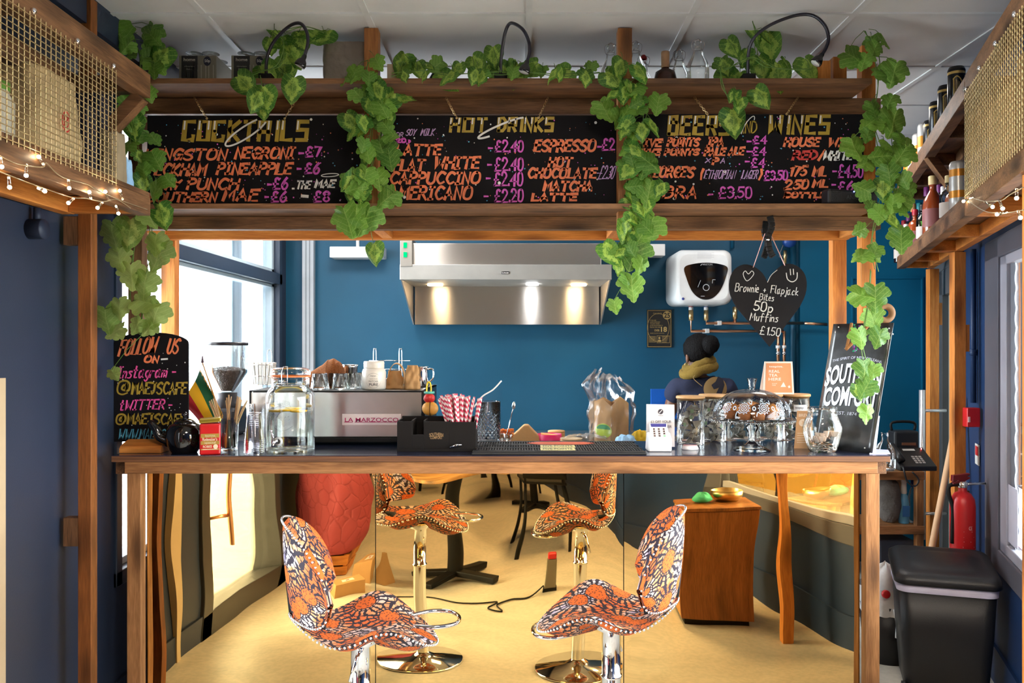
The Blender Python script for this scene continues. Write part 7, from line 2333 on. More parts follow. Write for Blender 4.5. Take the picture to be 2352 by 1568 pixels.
def stool(cx, cy, th, dz, label, loopz):
    t = thing('bar_stool', label, 'bar stool', (cx, cy, 0), 'bar stools')
    ct, st_ = math.cos(th), math.sin(th)
    P = lambda x, y, z: Vector((cx + x * ct - y * st_, cy + x * st_ + y * ct, z + dz))
    def top(r, a):
        ca, sa = math.cos(a), math.sin(a)
        x = .012 + .212 * r * ca
        nar = 1 - .38 * max(0, -ca) ** 1.5
        y = .205 * r * sa * nar
        e = min(1, abs(y) / .17)
        z = .672 + .044 * math.exp(-((x - .06) / .085) ** 2) * (.25 + .75 * e ** 2) - .012
        z -= .045 * max(0, (x - .08) / .14) ** 2
        z += .055 * max(0, (-x - .07) / .13) ** 1.6
        z -= .014 * (1 - r) ** .8 * (1 if x < .1 else .5)
        return x, y, z
    g = MB()
    NA, NR = 72, 16
    off = .31 * (th > 1)
    g.grid(lambda u, v: P(*top(max(.001, v), u * 2 * PI)), NA, NR, 0, lambda u, v: (top(max(.001, v), u * 2 * PI)[0] + off, top(max(.001, v), u * 2 * PI)[1]))
    def under(u, v):                             # lower shell, from the rim (v=0) in to the middle
        x, y, z = top(1, u * 2 * PI)
        k = 1 - v
        bulge = .066 * math.sin(min(1, v * 2.2) * PI / 2)
        zz = z * (k ** .5) + .628 * (1 - k ** .5) - bulge * k ** .4 * .6
        q = 1.0 if v > .12 else 1 + .02 * math.sin(v / .12 * PI)
        return P(.012 + (x - .012) * k * q, y * k * q, zz)
    g.grid(under, NA, 12, 0, lambda u, v: (u * 1.3 + .5, v * .25))
    g.build('seat', FAB, t)
    nl = MB()
    for i in range(96):
        nl.ball(P(*[c_ * 1.012 if j < 2 else c_ - .006 for j, c_ in enumerate(top(1, i / 96 * 2 * PI))]), .0042, 7)
    nl.build('seat_nail_trim', CHROME, t)
    FM = 1.10
    def shell(u, v, o):
        f_ = (u * 2 - 1) * FM
        hh = .130 * max(0, 1 - (abs(f_) / (FM + .001)) ** 3.2) ** .5
        lo = hh + .022 * math.exp(-(f_ / .36) ** 2)
        zc = .835 - .075 * (f_ / FM) ** 2 + .02 * math.cos(f_)
        z = zc + (v * (hh + lo) - lo)
        Rr = .198 + o + .10 * (z - .80) * math.cos(f_) - .012 * (f_ / FM) ** 2
        return (-Rr * math.cos(f_) * .98, Rr * math.sin(f_), z)
    def bk(u, v):                                # closed padded loop: outer face, rim, inner face
        w = v * 2
        pad = .018
        if w < 1:
            return P(*shell(u, w, pad * math.sin(max(.02, min(.98, w)) * PI) ** .35))
        return P(*shell(u, 2 - w, -pad * math.sin(max(.02, min(.98, w - 1)) * PI) ** .35))
    g = MB().grid(bk, 48, 36, 0, lambda u, v: (u * .5 + .13 + off, v * .62))
    g.build('backrest', FAB, t)
    nl = MB()
    ring = [(i / 50, 1) for i in range(51)] + [(1 - i / 50, 0) for i in range(51)]
    for (u_, v_) in ring:
        nl.ball(P(*shell(u_, v_, .012)), .004, 7)
    nl.build('back_nail_trim', CHROME, t)
    MB().tube([P(-.10, 0, .66), P(-.155, 0, .67), P(-.19, 0, .72), P(-.198, 0, .80)], .016, 10).build('back_bracket', BLACK, t)
    MB().lathe([(0, .0), (.2, .0), (.205, .004), (.2, .012), (.06, .03), (.034, .045), (.03, .05)], (cx, cy, 0), 48).build('base', CHROME, t)
    MB().lathe([(.03, .045), (.03, .46 + dz), (.033, .462 + dz), (.033, .47 + dz), (.029, .472 + dz), (.029, .60 + dz), (.05, .612 + dz), (.05, .63 + dz)], (cx, cy, 0), 36).build('column', CHROME, t)
    MB().tube([P(0, -.02, .6), P(-.01, -.045, .585), P(-.03, -.06, .52)], .006, 8).build('lever', CHROME, t)
    lp = catmull([(.15, .05), (.21, .082), (.265, .072), (.29, .03), (.29, -.02), (.268, -.055), (.215, -.07), (.15, -.05)], 5)
    MB().tube([P(x * (1 if loopz > .62 else .82), y, loopz - dz) for x, y in lp], .006, 10).build('grab_loop', CHROME, t)
    return t


stool(-.464, 2.5, .19, -.005, 'patterned orange and navy bar stool with its back towards the window', .66)
stool(.285, 2.6, PI - .12, .005, 'patterned orange and navy bar stool with its back towards the wooden cabinet', .605)


# ---- seating area behind the camera, mostly seen reflected
def bistro(cx, cy, h, r, label):
    t = thing('bistro_table', label, 'table', (cx, cy, 0), 'bistro tables')
    MB().lathe([(0, 0), (r, 0), (r + .002, .004), (r, .026), (0, .026)], (cx, cy, h - .026), 48).build('tabletop', wood('table_oak', S(150, 100, 52), S(206, 156, 96), 'X'), t)
    MB().lathe([(.045, .05), (.045, h - .03), (.09, h - .028)], (cx, cy, 0), 20).build('column', BLACK, t)
    for k in range(4):
        a = .5 + k * PI / 2
        MB().bar((cx, cy, .05), (cx + .3 * math.cos(a), cy + .3 * math.sin(a), .02), .07, .035).build('foot', BLACK, t, bevel=.006)


bistro(-.42, .95, .62, .3, 'round oak bistro table with black cross foot, reflected nearest the stools')
bistro(.05, -.55, .66, .32, 'round oak bistro table further back, reflected between the two stools')


def chair(cx, cy, th, label):
    t = thing('cafe_chair', label, 'chair', (cx, cy, 0), 'black chairs')
    ct, st_ = math.cos(th), math.sin(th)
    P = lambda x, y, z: Vector((cx + x * ct - y * st_, cy + x * st_ + y * ct, z))
    MB().prism([P(-.19, -.19, .44), P(.19, -.19, .44), P(.2, .19, .44), P(-.2, .19, .44)], (0, 0, .03)).build('seat', BLACK, t, bevel=.008)
    for sx in (-1, 1):
        for sy in (-1, 1):
            MB().tube([P(sx * .17, sy * .17, .44), P(sx * .2, sy * .21, 0)], .014, 8).build('leg', BLACK, t)
    MB().grid(lambda u, v: P(-.19 + .38 * u, -.2 - .04 * v - .03 * math.sin(u * PI), .5 + .32 * v), 12, 6).build('backrest', BLACK, t, solid=.014)
    for sx in (-1, 1):
        MB().tube([P(sx * .17, -.18, .45), P(sx * .18, -.24, .8)], .012, 8).build('back_post', BLACK, t)


chair(.12, .35, 3.0, 'black cafe chair with its back to the bar, reflected in the middle mirror panel')
chair(-.1, -1.15, .2, 'black cafe chair on the far side of the rear table')
chair(-.7, -1.7, -.8, 'black cafe chair standing alone near the cream wall')
# pink quilted jacket over a crate
c = Vector((-1.31, .66, 0))
t = thing('wooden_crate', 'wooden crate under the pink jacket, reflected beyond the glass door', 'crate', c)
for k in range(2):
    MB().box((c.x - .2, c.y + .17, .01 + .09 * k), (c.x + .2, c.y + .185, .085 + .09 * k)).box((c.x + .185, c.y - .17, .01 + .09 * k), (c.x + .2, c.y + .17, .085 + .09 * k)).box((c.x - .2, c.y - .185, .01 + .09 * k), (c.x + .2, c.y - .17, .085 + .09 * k)).build('board', orange('X'), t)
MB().box((c.x - .19, c.y - .17, .005), (c.x + .185, c.y + .17, .02)).build('bottom', orange('X'), t)
for sx in (-1, 1):
    for sy in (-1, 1):
        MB().box((c.x + sx * .165 - .02, c.y + sy * .15 - .02, .0), (c.x + sx * .165 + .02, c.y + sy * .15 + .02, .18)).build('corner_post', orange('Z'), t)
m, nt, out = newmat('quilted_pink')
tc = nd(nt, 'TexCoord')
vq = nd(nt, 'TexVoronoi', {'Vector': tc.outputs['Object'], 'Scale': 15.0}, feature='DISTANCE_TO_EDGE')
hq = ramp(nt, vq.outputs[0], [(0, (0, 0, 0)), (.07, (.8, .8, .8)), (.3, (1, 1, 1))])
bsdf(nt, out, color=mixc(nt, .5, S(178, 70, 84), S(196, 86, 98)), rough=.7, normal=nd(nt, 'Bump', {'Height': hq, 'Strength': .45, 'Distance': .015}).outputs[0])
def jk(u, v):
    a = u * 2 * PI
    ca, sa = math.cos(a), math.sin(a)
    n = noise.noise(Vector((ca * 1.7 + 4, sa * 1.7, v * 2.6)))
    n2 = noise.noise(Vector((ca * 4.5, sa * 4.5, v * 3)))
    q = 1 / (abs(ca) ** 3 + abs(sa) ** 3) ** (1 / 3)
    k = (.235 + .02 * math.sin(v * 5)) * (1 + .18 * n + .07 * n2) * q
    if v < .06:
        k *= .86 + .14 * v / .06
    if v > .86:
        k *= max(.02, 1 - ((v - .86) / .14) ** 2)
    return Vector((max(-1.595, c.x + .02 + k * ca), c.y + k * sa, .186 + .86 * v + .03 * n * v))
tag(MB().grid(jk, 56, 30).build('quilted_jacket', m), 'dusty pink quilted jacket heaped on the wooden crate, reflected in the mirrored bar', 'jacket')
for (x, y, w_, h_, rz, lab) in ((-.86, 1.12, .2, .16, .3, 'cardboard box on the floor by the window-end stool, reflected in the mirror'), (-.98, 1.42, .24, .10, -.4, 'flat cardboard box lying beside the taller one on the floor')):
    t = thing('cardboard_box', lab, 'box', (x, y, 0))
    RZ = Matrix.Rotation(rz, 3, 'Z')
    MB().cbox((x, y, h_ / 2), (w_, w_ * .8, h_), 0, RZ).build('carton', PAPER, t, bevel=.002)
    MB().cbox((x, y, h_ + .0006), (w_ * .5, w_ * .3, .0006), 0, RZ).build('label', WHITE, t)
    MB().cbox((x, y + .0, h_ + .0012), (w_ * .16, w_ * .1, .0006), 0, RZ).build('red_mark', RED, t)
# wooden cabinet
x0, x1, y0, y1, hh = .88, 1.25, 1.72, 2.08, .62
t = thing('wooden_cabinet', 'brown wooden cabinet reflected in the end panel of the mirrored bar', 'cabinet', ((x0 + x1) / 2, (y0 + y1) / 2, 0))
CW = wood('cabinet_walnut', S(112, 62, 26), S(178, 112, 56), 'Z', .45, .5)
MB().box((x0, y0, .03), (x1, y1 - .02, hh - .02)).build('carcass', wood('cabinet_oak', S(168, 116, 60), S(210, 158, 96), 'Z'), t, bevel=.002)
MB().box((x0 - .004, y1 - .0195, .035), (x1 + .004, y1, hh - .022)).build('door', CW, t, bevel=.003)
MB().box((x0 - .01, y0 - .005, hh - .0195), (x1 + .01, y1 + .008, hh)).build('top', CW, t, bevel=.003)
MB().box((x0 + .02, y0 + .02, 0), (x1 - .02, y1 - .04, .03)).build('plinth', BLACK, t)
tag(MB().grid(lambda u, v: Vector((1.0 + .07 * (1 - v * .6) * math.cos(u * 6.2832) * math.sin(v * PI) ** .5, 1.9 + .06 * math.sin(u * 6.2832) * math.sin(v * PI) ** .5, hh + .0005 + .07 * v * (1 + .2 * noise.noise(Vector((math.cos(u * 6.28) * 2, math.sin(u * 6.28) * 2, v * 3)))))), 30, 12).build('turquoise_cloth', plain('turquoise_cloth', S(70, 190, 150), .8)), 'turquoise cloth bunched on top of the wooden cabinet', 'cloth')
tag(MB().lathe([(0, 0), (.05, 0), (.075, .03), (.08, .07), (.076, .07), (.07, .032), (0, .008)], (1.13, 1.85, hh + .0005), 28).build('brass_bowl', BRASS), 'shiny brass bowl on the wooden cabinet', 'bowl')
# little charger unit with its cable on the floor
c = Vector((.17, 1.42, 0))
t = thing('floor_charger', 'small grey charger box with a red top on the floor, reflected between the stools', 'charger', c)
MB().box(c + Vector((-.035, -.03, .012)), c + Vector((.035, .03, .19))).build('body', plain('charger_grey', S(120, 112, 96), .4), t, bevel=.006)
MB().box(c + Vector((-.03, -.025, .19)), c + Vector((.03, .025, .225))).build('top', RED, t, bevel=.008)
MB().box(c + Vector((-.04, -.034, 0)), c + Vector((.04, .034, .013))).build('foot', BLACK, t, bevel=.003)
MB().tube(catmull([tuple(c + Vector(p)) for p in ((-.04, .02, .03), (-.1, .06, .006), (-.2, .03, .006), (-.3, .1, .006), (-.26, .2, .006), (-.36, .16, .006), (-.3, .05, .006), (-.5, .1, .006), (-.7, .02, .006), (-.9, .08, .006))], 6), .004, 6).build('cable', BLACK, t)
# ================================================================ ivy garlands
def leafmat(name, lo, hi, lime, var, tl=.38):
    m, nt, out = newmat(name)
    uvn = nd(nt, 'UVMap')
    sp = nd(nt, 'SeparateXYZ', {0: uvn.outputs[0]})
    k = mth(nt, 'ROUND', mth(nt, 'DIVIDE', sp.outputs['X'], 10.))
    x = mth(nt, 'SUBTRACT', sp.outputs['X'], mth(nt, 'MULTIPLY', k, 10.))
    ax = mth(nt, 'ABSOLUTE', x)
    y = sp.outputs['Y']
    rnd = mth(nt, 'FRACT', mth(nt, 'MULTIPLY', k, .377))
    base = ramp(nt, rnd, [(0, lo), (1, hi)])
    nz = nd(nt, 'TexNoise', {'Vector': uvn.outputs[0], 'Scale': 7.0, 'Detail': 4.0})
    if var:
        d = mth(nt, 'ADD', mth(nt, 'MULTIPLY', ax, 2.1), mth(nt, 'ABSOLUTE', mth(nt, 'MULTIPLY', mth(nt, 'ADD', y, .38), 1.25)))
        nj = nd(nt, 'TexNoise', {'Vector': uvn.outputs[0], 'Scale': 16.0, 'Detail': 3.0})
        d = mth(nt, 'ADD', d, mth(nt, 'ADD', mth(nt, 'MULTIPLY', nz.outputs[0], .5), mth(nt, 'MULTIPLY', nj.outputs[0], .7)))
        f = ramp(nt, mth(nt, 'MULTIPLY', d, .5), [(.43, (.15, .15, .15)), (.51, (.85, .85, .85)), (.59, (1, 1, 1)), (.66, (0, 0, 0))])
        base = mixc(nt, f, base, lime)
    base = mixc(nt, mth(nt, 'MULTIPLY', nz.outputs[0], .45), base, lo)
    ve = nd(nt, 'TexVoronoi', {'Vector': uvn.outputs[0], 'Scale': 9.0}, feature='DISTANCE_TO_EDGE')
    base = mixc(nt, mth(nt, 'MULTIPLY', mth(nt, 'LESS_THAN', ve.outputs[0], .035), .22), base, lime)
    vein = mth(nt, 'LESS_THAN', ax, .014)
    sv = mth(nt, 'GREATER_THAN', mth(nt, 'SINE', mth(nt, 'MULTIPLY', mth(nt, 'ADD', y, mth(nt, 'MULTIPLY', ax, -.9)), 30.)), .95)
    base = mixc(nt, mth(nt, 'MULTIPLY', mth(nt, 'MAXIMUM', vein, sv), .45), base, lime)
    b = nd(nt, 'BsdfPrincipled', {'Base Color': base, 'Roughness': .45, 'Specular IOR Level': .35})
    tr = nd(nt, 'BsdfTranslucent', {0: mixc(nt, .5, base, lime)})
    nt.links.new(nd(nt, 'MixShader', {0: tl, 1: b.outputs[0], 2: tr.outputs[0]}).outputs[0], out.inputs[0])
    return m


PLAIN_L = leafmat('ivy_leaf', S(58, 112, 34), S(122, 172, 58), S(186, 212, 118), False)
VAR_L = leafmat('variegated_leaf', S(24, 88, 36), S(62, 130, 46), S(190, 220, 98), True)
BACKLIT_L = leafmat('backlit_ivy_leaf', S(120, 160, 66), S(186, 206, 112), S(214, 226, 150), False, .62)  # these two paler leaf greens hold the window backlight in their colour
BACKLIT_V = leafmat('backlit_variegated_leaf', S(90, 140, 56), S(150, 180, 84), S(214, 228, 130), True, .6)
STEMM = plain('vine_stem', S(86, 120, 44), .6)
IVY = [(0, .03), (.14, .16), (.34, .2), (.36, .06), (.54, -.1), (.6, -.24), (.42, -.36), (.44, -.56), (.26, -.66), (.14, -.84), (0, -1.0)]
HEART = [(0, 0), (.12, .12), (.28, .14), (.42, .02), (.47, -.2), (.42, -.45), (.3, -.68), (.14, -.88), (0, -1.04)]


def teeth(half, k):
    out = []
    for a, b in zip(half, half[1:]):
        out += [a, ((a[0] + b[0]) / 2 + k * (b[1] - a[1]) * -1, (a[1] + b[1]) / 2 + k * (b[0] - a[0]))]
    return out + [half[-1]]


IVY = teeth(IVY, .16)
HEART = teeth(HEART, .05)


def leaf(mb, p, size, heart, down, nrm, kid, curl):
    down = Vector(down).normalized()
    nrm = Vector(nrm).normalized()
    side = nrm.cross(down).normalized()
    nrm = down.cross(side).normalized()
    half = HEART if heart else IVY
    out = [(x, y) for x, y in half] + [(-x, y) for x, y in half[-2:0:-1]]
    mid = [(0, -.12), (0, -.4), (0, -.7)]
    def pos(x, y):
        h = -.28 * abs(x) ** 1.2 - curl * (y + .4) ** 2 + .05 * math.sin(9 * x + 7 * y + kid)
        return p + (side * x - down * y + nrm * h) * size
    pts = out + [(x * .5, y * .55 - .14) for x, y in out] + [(0, -.36)]
    n = len(out)
    fs = [(i, (i + 1) % n, n + (i + 1) % n, n + i) for i in range(n)] + [(n + i, n + (i + 1) % n, 2 * n) for i in range(n)]
    mb.add([pos(x, y) for x, y in pts], fs, 0, [(x + 10 * kid, y) for x, y in pts], True)


def garland(name, label, paths, n, spread, size, pv, Y, extra=(), zig=8, seed=1, YT=None, mats=None):
    rr = random.Random(seed)
    YT = YT or Y
    a = W(paths[0][0][0], paths[0][0][1], Y)
    t = thing(name, label, 'garland', a, 'artificial ivy garlands')
    lp, lv, st = MB(), MB(), MB()
    L = [sum(math.dist(p[i], p[i + 1]) for i in range(len(p) - 1)) for p in paths]
    for pi, p in enumerate(paths):
        for s in range(2):
            q = catmull([(x + rr.uniform(-zig, zig), y + rr.uniform(-4, 4)) for x, y in p], 5)
            st.tube([W(x, y, Y - .008 + .012 * s) for x, y in q], .0017, 5)
        k = max(1, round(n * L[pi] / sum(L) * (.15 if len(paths) == 3 and pi == 2 and len(p) == 5 else 1)))
        for i in range(k):
            f = (i + rr.random()) / k * (len(p) - 1)
            j = min(int(f), len(p) - 2)
            f -= j
            cx = p[j][0] * (1 - f) + p[j + 1][0] * f
            cy = p[j][1] * (1 - f) + p[j + 1][1] * f
            dx = rr.gauss(0, spread * .55)
            dx = max(-spread, min(spread, dx))
            px, py = cx + dx, cy + rr.uniform(-14, 14)
            sz = size * rr.uniform(.7, 1.15)
            an = rr.gauss(0, .6) + dx / spread * .5
            hv = rr.random() < pv
            Yl = (Y if py > 172 else YT) - rr.uniform(.005, .05)
            P0 = W(px, py - 18, Yl)
            leaf(lv if hv else lp, P0, sz, hv and rr.random() < .7, (math.sin(an), -.1, -math.cos(an)), (rr.gauss(0, .6), -1, rr.gauss(.3, .5)), rr.randrange(1, 60), rr.uniform(.0, .3))
            st.tube([W(cx, cy - 26, Y), (W(cx, cy - 26, Y) + P0) / 2 + Vector((0, -.004, .006)), P0], .0011, 4)
    for (px, py, sz, an, hv, ny) in extra:
        P0 = W(px, py, (Y if py > 172 else YT) - .03)
        leaf(lv if hv else lp, P0, sz, hv == 1, (math.sin(an), -.05, -math.cos(an)), (rr.gauss(0, .2), -1, ny), rr.randrange(1, 60), .1)
        q = min((pt for p in paths for pt in p), key=lambda pt: math.dist(pt, (px, py)))
        st.tube([W(q[0], q[1], Y), (W(q[0], q[1], Y) + P0) / 2 + Vector((0, 0, .01)), P0], .0012, 4)
    st.build('stem', STEMM, t)
    if lp.v:
        lp.build('plain_leaves', (mats or (PLAIN_L, VAR_L))[0], t)
    if lv.v:
        lv.build('variegated_leaves', (mats or (PLAIN_L, VAR_L))[1], t)


garland('ivy_garland', 'ivy garland climbing the post at the window end, from ceiling to cocktails menu', [[(300, 55), (322, 120), (318, 175)], [(330, 180), (305, 260), (312, 340), (335, 400), (360, 440)]], 26, 36, .078, .3, 3.22, [(270, 60, .1, .3, 0, .2), (352, 60, .09, -.3, 0, .2), (380, 110, .11, -.5, 1, .2), (300, 265, .1, .2, 1, .2), (365, 470, .1, .3, 1, .1)], seed=3)
garland('ivy_garland', 'pale backlit ivy trailing in front of the bright window above the arched board', [[(335, 488), (305, 560), (300, 640), (300, 700)], [(340, 500), (345, 600), (335, 690), (325, 770)]], 3, 36, .08, .1, 3.24, [(255, 512, .11, .2, 0, .2), (300, 505, .12, -.1, 1, .2), (370, 560, .115, -.3, 0, .2), (268, 575, .09, .3, 0, .1), (300, 610, .1, .1, 0, .2), (335, 630, .1, -.1, 0, .1), (312, 690, .1, 1.4, 0, .7), (365, 700, .1, -.3, 0, .2), (240, 710, .1, .2, 0, .2), (272, 690, .08, .1, 0, .1), (322, 735, .065, -.5, 0, .4), (280, 752, .075, -1.0, 0, .4), (352, 742, .065, -.7, 0, .3), (256, 850, .05, .6, 0, .2)], seed=5, mats=(BACKLIT_L, BACKLIT_V))
garland('ivy_garland', 'thick ivy garland hanging down the shelf post between cocktails and hot drinks', [[(848, 140), (838, 210), (852, 280), (850, 350), (845, 420), (838, 480)], [(855, 190), (880, 260), (868, 330), (845, 400)]], 38, 38, .076, .45, 3.215, [(790, 480, .12, .3, 0, .3), (820, 476, .12, -.1, 0, .3), (850, 478, .12, -.4, 0, .3), (858, 560, .085, .1, 1, .2), (795, 260, .09, .5, 1, .2), (800, 400, .09, .6, 0, .2), (905, 215, .1, -.7, 1, .2), (905, 440, .09, -.8, 0, .2)], seed=7)
garland('ivy_garland', 'thick ivy garland hanging down the shelf post between hot drinks and beers', [[(1425, 140), (1430, 220), (1442, 300), (1440, 380), (1450, 450), (1455, 520), (1425, 590), (1445, 640)], [(1455, 200), (1485, 240), (1470, 330), (1490, 420), (1465, 480)]], 50, 36, .076, .45, 3.215, [(1410, 690, .055, .2, 0, .2), (1515, 220, .08, -.2, 0, .2), (1495, 420, .1, -.2, 0, .2), (1502, 500, .12, -.6, 0, .2), (1465, 555, .12, -.3, 0, .2), (1450, 635, .1, .1, 0, .2), (1390, 560, .1, .6, 1, .2), (1392, 165, .1, .8, 1, .3), (1380, 235, .09, .5, 0, .2)], seed=9)
garland('ivy_garland', 'long ivy garland down the end post beside the bottle shelf', [[(1985, 70), (2012, 130), (2016, 200), (2012, 280), (2026, 350), (2036, 420), (2016, 500), (2000, 560), (2010, 620)], [(2035, 240), (2055, 330), (2060, 420), (2050, 490), (2068, 550)], [(2005, 620), (1990, 690), (1985, 790), (1990, 860), (1992, 930)]], 44, 29, .074, .14, 3.17, [(2060, 255, .11, -.3, 0, .2), (2080, 340, .1, -.6, 0, .2), (2060, 145, .1, -.3, 0, .2), (1945, 120, .09, .9, 0, .2), (1955, 320, .09, .4, 0, .2), (2085, 450, .09, -1.2, 0, .4), (2070, 530, .09, .0, 0, .2), (1958, 672, .09, 1.3, 0, .5), (2010, 660, .1, 0, 0, .2), (1972, 758, .075, .2, 0, .2), (2024, 758, .075, -.3, 0, .2), (1985, 832, .078, 0, 0, .2), (2010, 838, .06, -.3, 0, .2), (1968, 882, .066, .3, 1, .3), (1992, 935, .066, -.1, 0, .2)], seed=11)
garland('ivy_garland', 'variegated leaves twined round the gooseneck lamp over the cocktails menu', [[(545, 185), (590, 165), (640, 150), (655, 100), (630, 70)], [(655, 70), (700, 60), (745, 75)], [(600, 175), (605, 215), (600, 240)], [(640, 160), (672, 190)]], 3, 20, .08, 1.0, 3.2, [(630, 36, .095, .1, 1, .3), (735, 58, .11, -1.2, 1, .4), (760, 68, .1, -1.0, 1, .4), (685, 75, .085, .4, 1, .2), (660, 105, .105, .5, 1, .3), (655, 135, .1, .1, 1, .3), (600, 150, .12, .9, 1, .4), (545, 175, .1, .8, 1, .3), (605, 200, .1, .2, 1, .2), (602, 228, .08, .1, 1, .2), (675, 178, .1, -.1, 1, .2), (650, 85, .07, .4, 1, .2), (620, 88, .07, .1, 1, .2)], zig=5, seed=13, YT=3.33)
garland('ivy_garland', 'low ivy trailing along the top shelf edge over the hot drinks menu', [[(895, 172), (960, 165), (1020, 172), (1090, 168), (1150, 168), (1220, 168), (1290, 172), (1380, 168)]], 20, 16, .066, .65, 3.195, [(930, 125, .095, -.3, 1, .4), (955, 140, .08, -1.0, 1, .3), (1010, 168, .1, .8, 1, .3), (1085, 130, .09, .5, 1, -.6), (1132, 108, .085, .1, 1, .2), (1150, 150, .1, .5, 2, .3), (1190, 150, .1, -.2, 2, .3), (1235, 145, .09, -1.0, 1, .4), (1310, 160, .1, -1.1, 1, .4)], zig=5, seed=15, YT=3.31)
garland('ivy_garland', 'variegated leaves twined round the gooseneck lamp over the beers menu', [[(1665, 160), (1700, 140), (1730, 130), (1760, 150), (1800, 160), (1860, 160)], [(1655, 150), (1660, 200), (1690, 235), (1740, 225)], [(1735, 130), (1740, 80), (1728, 50)], [(1690, 235), (1685, 255)]], 8, 18, .075, 1.0, 3.195, [(1735, 42, .105, .1, 1, .3), (1765, 75, .12, .1, 1, .2), (1672, 90, .09, .5, 1, .2), (1665, 160, .11, .5, 1, .3), (1700, 165, .1, -.3, 1, .3), (1785, 145, .12, .1, 1, .2), (1850, 135, .12, .4, 1, .3), (1735, 205, .09, .6, 1, .2), (1682, 252, .11, .1, 1, .2), (1745, 130, .1, .2, 2, .3)], zig=5, seed=17, YT=3.33)
# ================================================================ inside the cages, fairy lights
ZC = 2.0105


def sack(name, c, rx, ry, h, mt, label, cat, sd=0, top=.8):
    def f(u, v):
        a = u * 2 * PI
        ca, sa = math.cos(a), math.sin(a)
        q = 1 / (abs(ca) ** 4 + abs(sa) ** 4) ** .25
        n = noise.noise(Vector((ca * 2.5 + sd, sa * 2.5, v * 4)))
        k = (1 - (1 - top) * v) * (1 + .09 * n)
        if v > .94:
            k *= (1 - v) / .06 + .02
        return Vector(c) + Vector((rx * k * ca * q, ry * k * sa * q, h * min(1, v / .94) + .012 * n * v))
    return tag(MB().grid(f, 44, 26).build(name, mt), label, cat)


sk = sack('paper_sack', (-1.42, 2.5, ZC), .10, .13, .27, plain('printed_sack', S(196, 168, 122), .85, var=.2, bump=.3), 'tan paper sack with a red mark behind the wire of the left cage', 'sack', 1)
g = MB()
fn = lambda x, y: Vector((-1.314, 2.47 + x, 2.13 - y))
for r_ in (.022, .012):
    ribbon(g, [(r_ * math.cos(k * PI / 8), r_ * 1.3 * math.sin(k * PI / 8)) for k in range(17)], .004, fn)
ribbon(g, [(-.02, .02), (.022, -.025)], .004, fn)
tag(g.build('red_stamp', RED), 'faded red stamp on the tan paper sack', 'stamp')
for (y, w_, h_, mt, lab) in ((2.71, .07, .23, plain('dark_box_print', S(34, 34, 46), .5), 'dark printed box beside the tan sack in the left cage'), (2.79, .06, .29, plain('dark_navy_box', S(26, 30, 48), .5), 'taller navy box at the back of the left cage')):
    tag(MB().box((-1.5, y - w_ / 2, ZC), (-1.36, y + w_ / 2, ZC + h_)).build('carton', mt, bevel=.002), lab, 'box')
sack('hessian_pouch', (-1.335, 2.80, ZC + .0), .035, .04, .17, plain('grey_hessian', S(150, 132, 104), .9, bump=.4), 'small hessian pouch near the open end of the left cage', 'pouch', 5)
sack('blue_cloth', (-1.36, 2.885, ZC), .05, .028, .10, plain('pale_blue_cloth', S(150, 190, 224), .9, bump=.4), 'pale blue cloth stuffed into the end of the left cage', 'cloth', 9)
c = Vector((-1.40, 2.26, ZC))
t = thing('preserve_jar', 'pale jar with a green band beside the tan sack in the left cage', 'jar', c)
MB().lathe([(0, 0), (.05, 0), (.053, .006), (.053, .12), (.04, .14), (.04, .15)], c, 26).build('body', plain('pale_jar', S(206, 198, 176), .35), t)
MB().lathe([(.042, .148), (.042, .17), (0, .172)], c, 22).build('lid', plain('lid_green', S(110, 160, 60), .4), t)
c = Vector((-1.40, 2.12, ZC))
t = thing('dried_grass_vase', 'pot of dried grass in the left cage at the photo edge', 'dried grass', c)
MB().lathe([(0, 0), (.04, 0), (.05, .09), (.045, .09), (.036, .006), (0, .006)], c, 24).build('pot', plain('terracotta', S(186, 110, 72), .8), t)
g = MB()
for i in range(40):
    a, k = R.uniform(0, 6.28), R.uniform(.03, .11)
    g.tube([c + Vector((0, 0, .08)), c + Vector((k * .4 * math.cos(a), k * .4 * math.sin(a), .18)), c + Vector((k * math.cos(a) * .8, k * math.sin(a), R.uniform(.22, .31)))], .0016, 4)
g.build('stalks', plain('straw_stalk', S(206, 176, 112), .8), t)
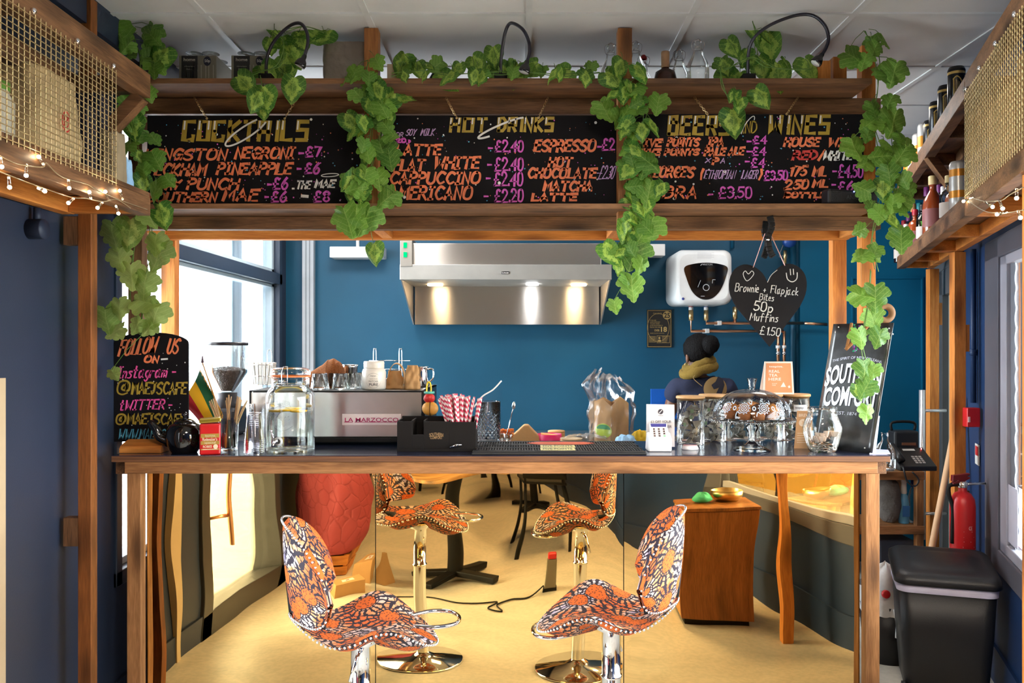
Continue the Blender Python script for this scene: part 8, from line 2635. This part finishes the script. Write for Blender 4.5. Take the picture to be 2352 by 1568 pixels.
# right cage
for (Y, o, w_, dpt, h_, mt, lab) in ((2.66, .03, .34, .15, .26, PAPER, 'big brown cardboard carton behind the wire of the right cage'), (2.30, .03, .30, .15, .30, plain('tan_carton', S(160, 122, 80), .8), 'tall tan carton beside the brown one in the right cage'), (1.95, .03, .28, .15, .22, plain('pale_carton', S(170, 146, 112), .8), 'pale carton nearest the camera in the right cage')):
    x = OR(Y) + .055
    g = MB().prism([(OR(Y - w_ / 2) + .055, Y - w_ / 2, ZC), (OR(Y + w_ / 2) + .055, Y + w_ / 2, ZC), (OR(Y + w_ / 2) + .055 + dpt, Y + w_ / 2, ZC), (OR(Y - w_ / 2) + .055 + dpt, Y - w_ / 2, ZC)], (0, 0, h_))
    tag(g.build('carton', mt, bevel=.003), lab, 'box')
# fairy lights
BULB = emit('fairy_bulb', (1, .80, .52, 1), 26)
CLEARW = plain('clear_wire', S(150, 130, 98), .35)


def fairy(label, pts, pos, cables):
    """pts: (px, py, dx, dy) bulb tips with the direction back to the wire"""
    t = thing('fairy_lights', label, 'string lights', pos(pts[0][0], pts[0][1]))
    for (px, py, dx, dy) in pts:
        p, q = pos(px, py), pos(px + dx, py + dy)
        MB().ball(p, .0052, 10).build('bulb', BULB, t)
        MB().tube([p, q], [.0048, .003], 8).build('socket', glass('bulb_socket', (.95, .9, .8), .6), t)
    for k, cb in enumerate(cables):
        MB().tube(catmull([tuple(pos(*c_)) for c_ in cb], 5), .0014, 5).build('cable', CLEARW, t)


def posL(px, py):
    Y = 1.268 * F / (CX - px)
    return W(px, py, Y)


def posR(px, py):
    Y = (.576 - .012) / ((px - CX) / F - RT * .98)
    return W(px, py, Y)


fairy('warm fairy lights draped along the beam of the left cage', [(4, 383, -3, -22), (22, 430, -2, -24), (60, 403, 1, -26), (89, 360, 11, 18), (103, 439, -16, -7), (159, 432, -2, -20), (157, 466, 12, -10), (205, 441, 4, 16), (224, 477, 11, -12), (242, 440, 9, 20), (275, 438, 7, 20), (272, 490, -6, -18)], posL, [[(-8, 352), (0, 357), (40, 376), (97, 384), (106, 374), (130, 398), (155, 411), (200, 423), (225, 438), (280, 461), (338, 481)], [(-6, 392), (20, 402), (60, 418), (75, 423), (160, 452), (200, 456), (236, 463), (268, 458), (300, 478)]])
fairy('warm fairy lights draped along the beam of the right cage', [(2213, 462, 20, -8), (2280, 475, -18, -12), (2303, 479, -8, -20), (2290, 492, 22, -4), (2335, 455, 0, -22), (2344, 500, -6, -16)], posR, [[(2222, 452), (2233, 454), (2260, 462), (2290, 461), (2303, 459), (2318, 448), (2350, 430)], [(2226, 462), (2260, 484), (2300, 490), (2340, 484), (2352, 482)]])
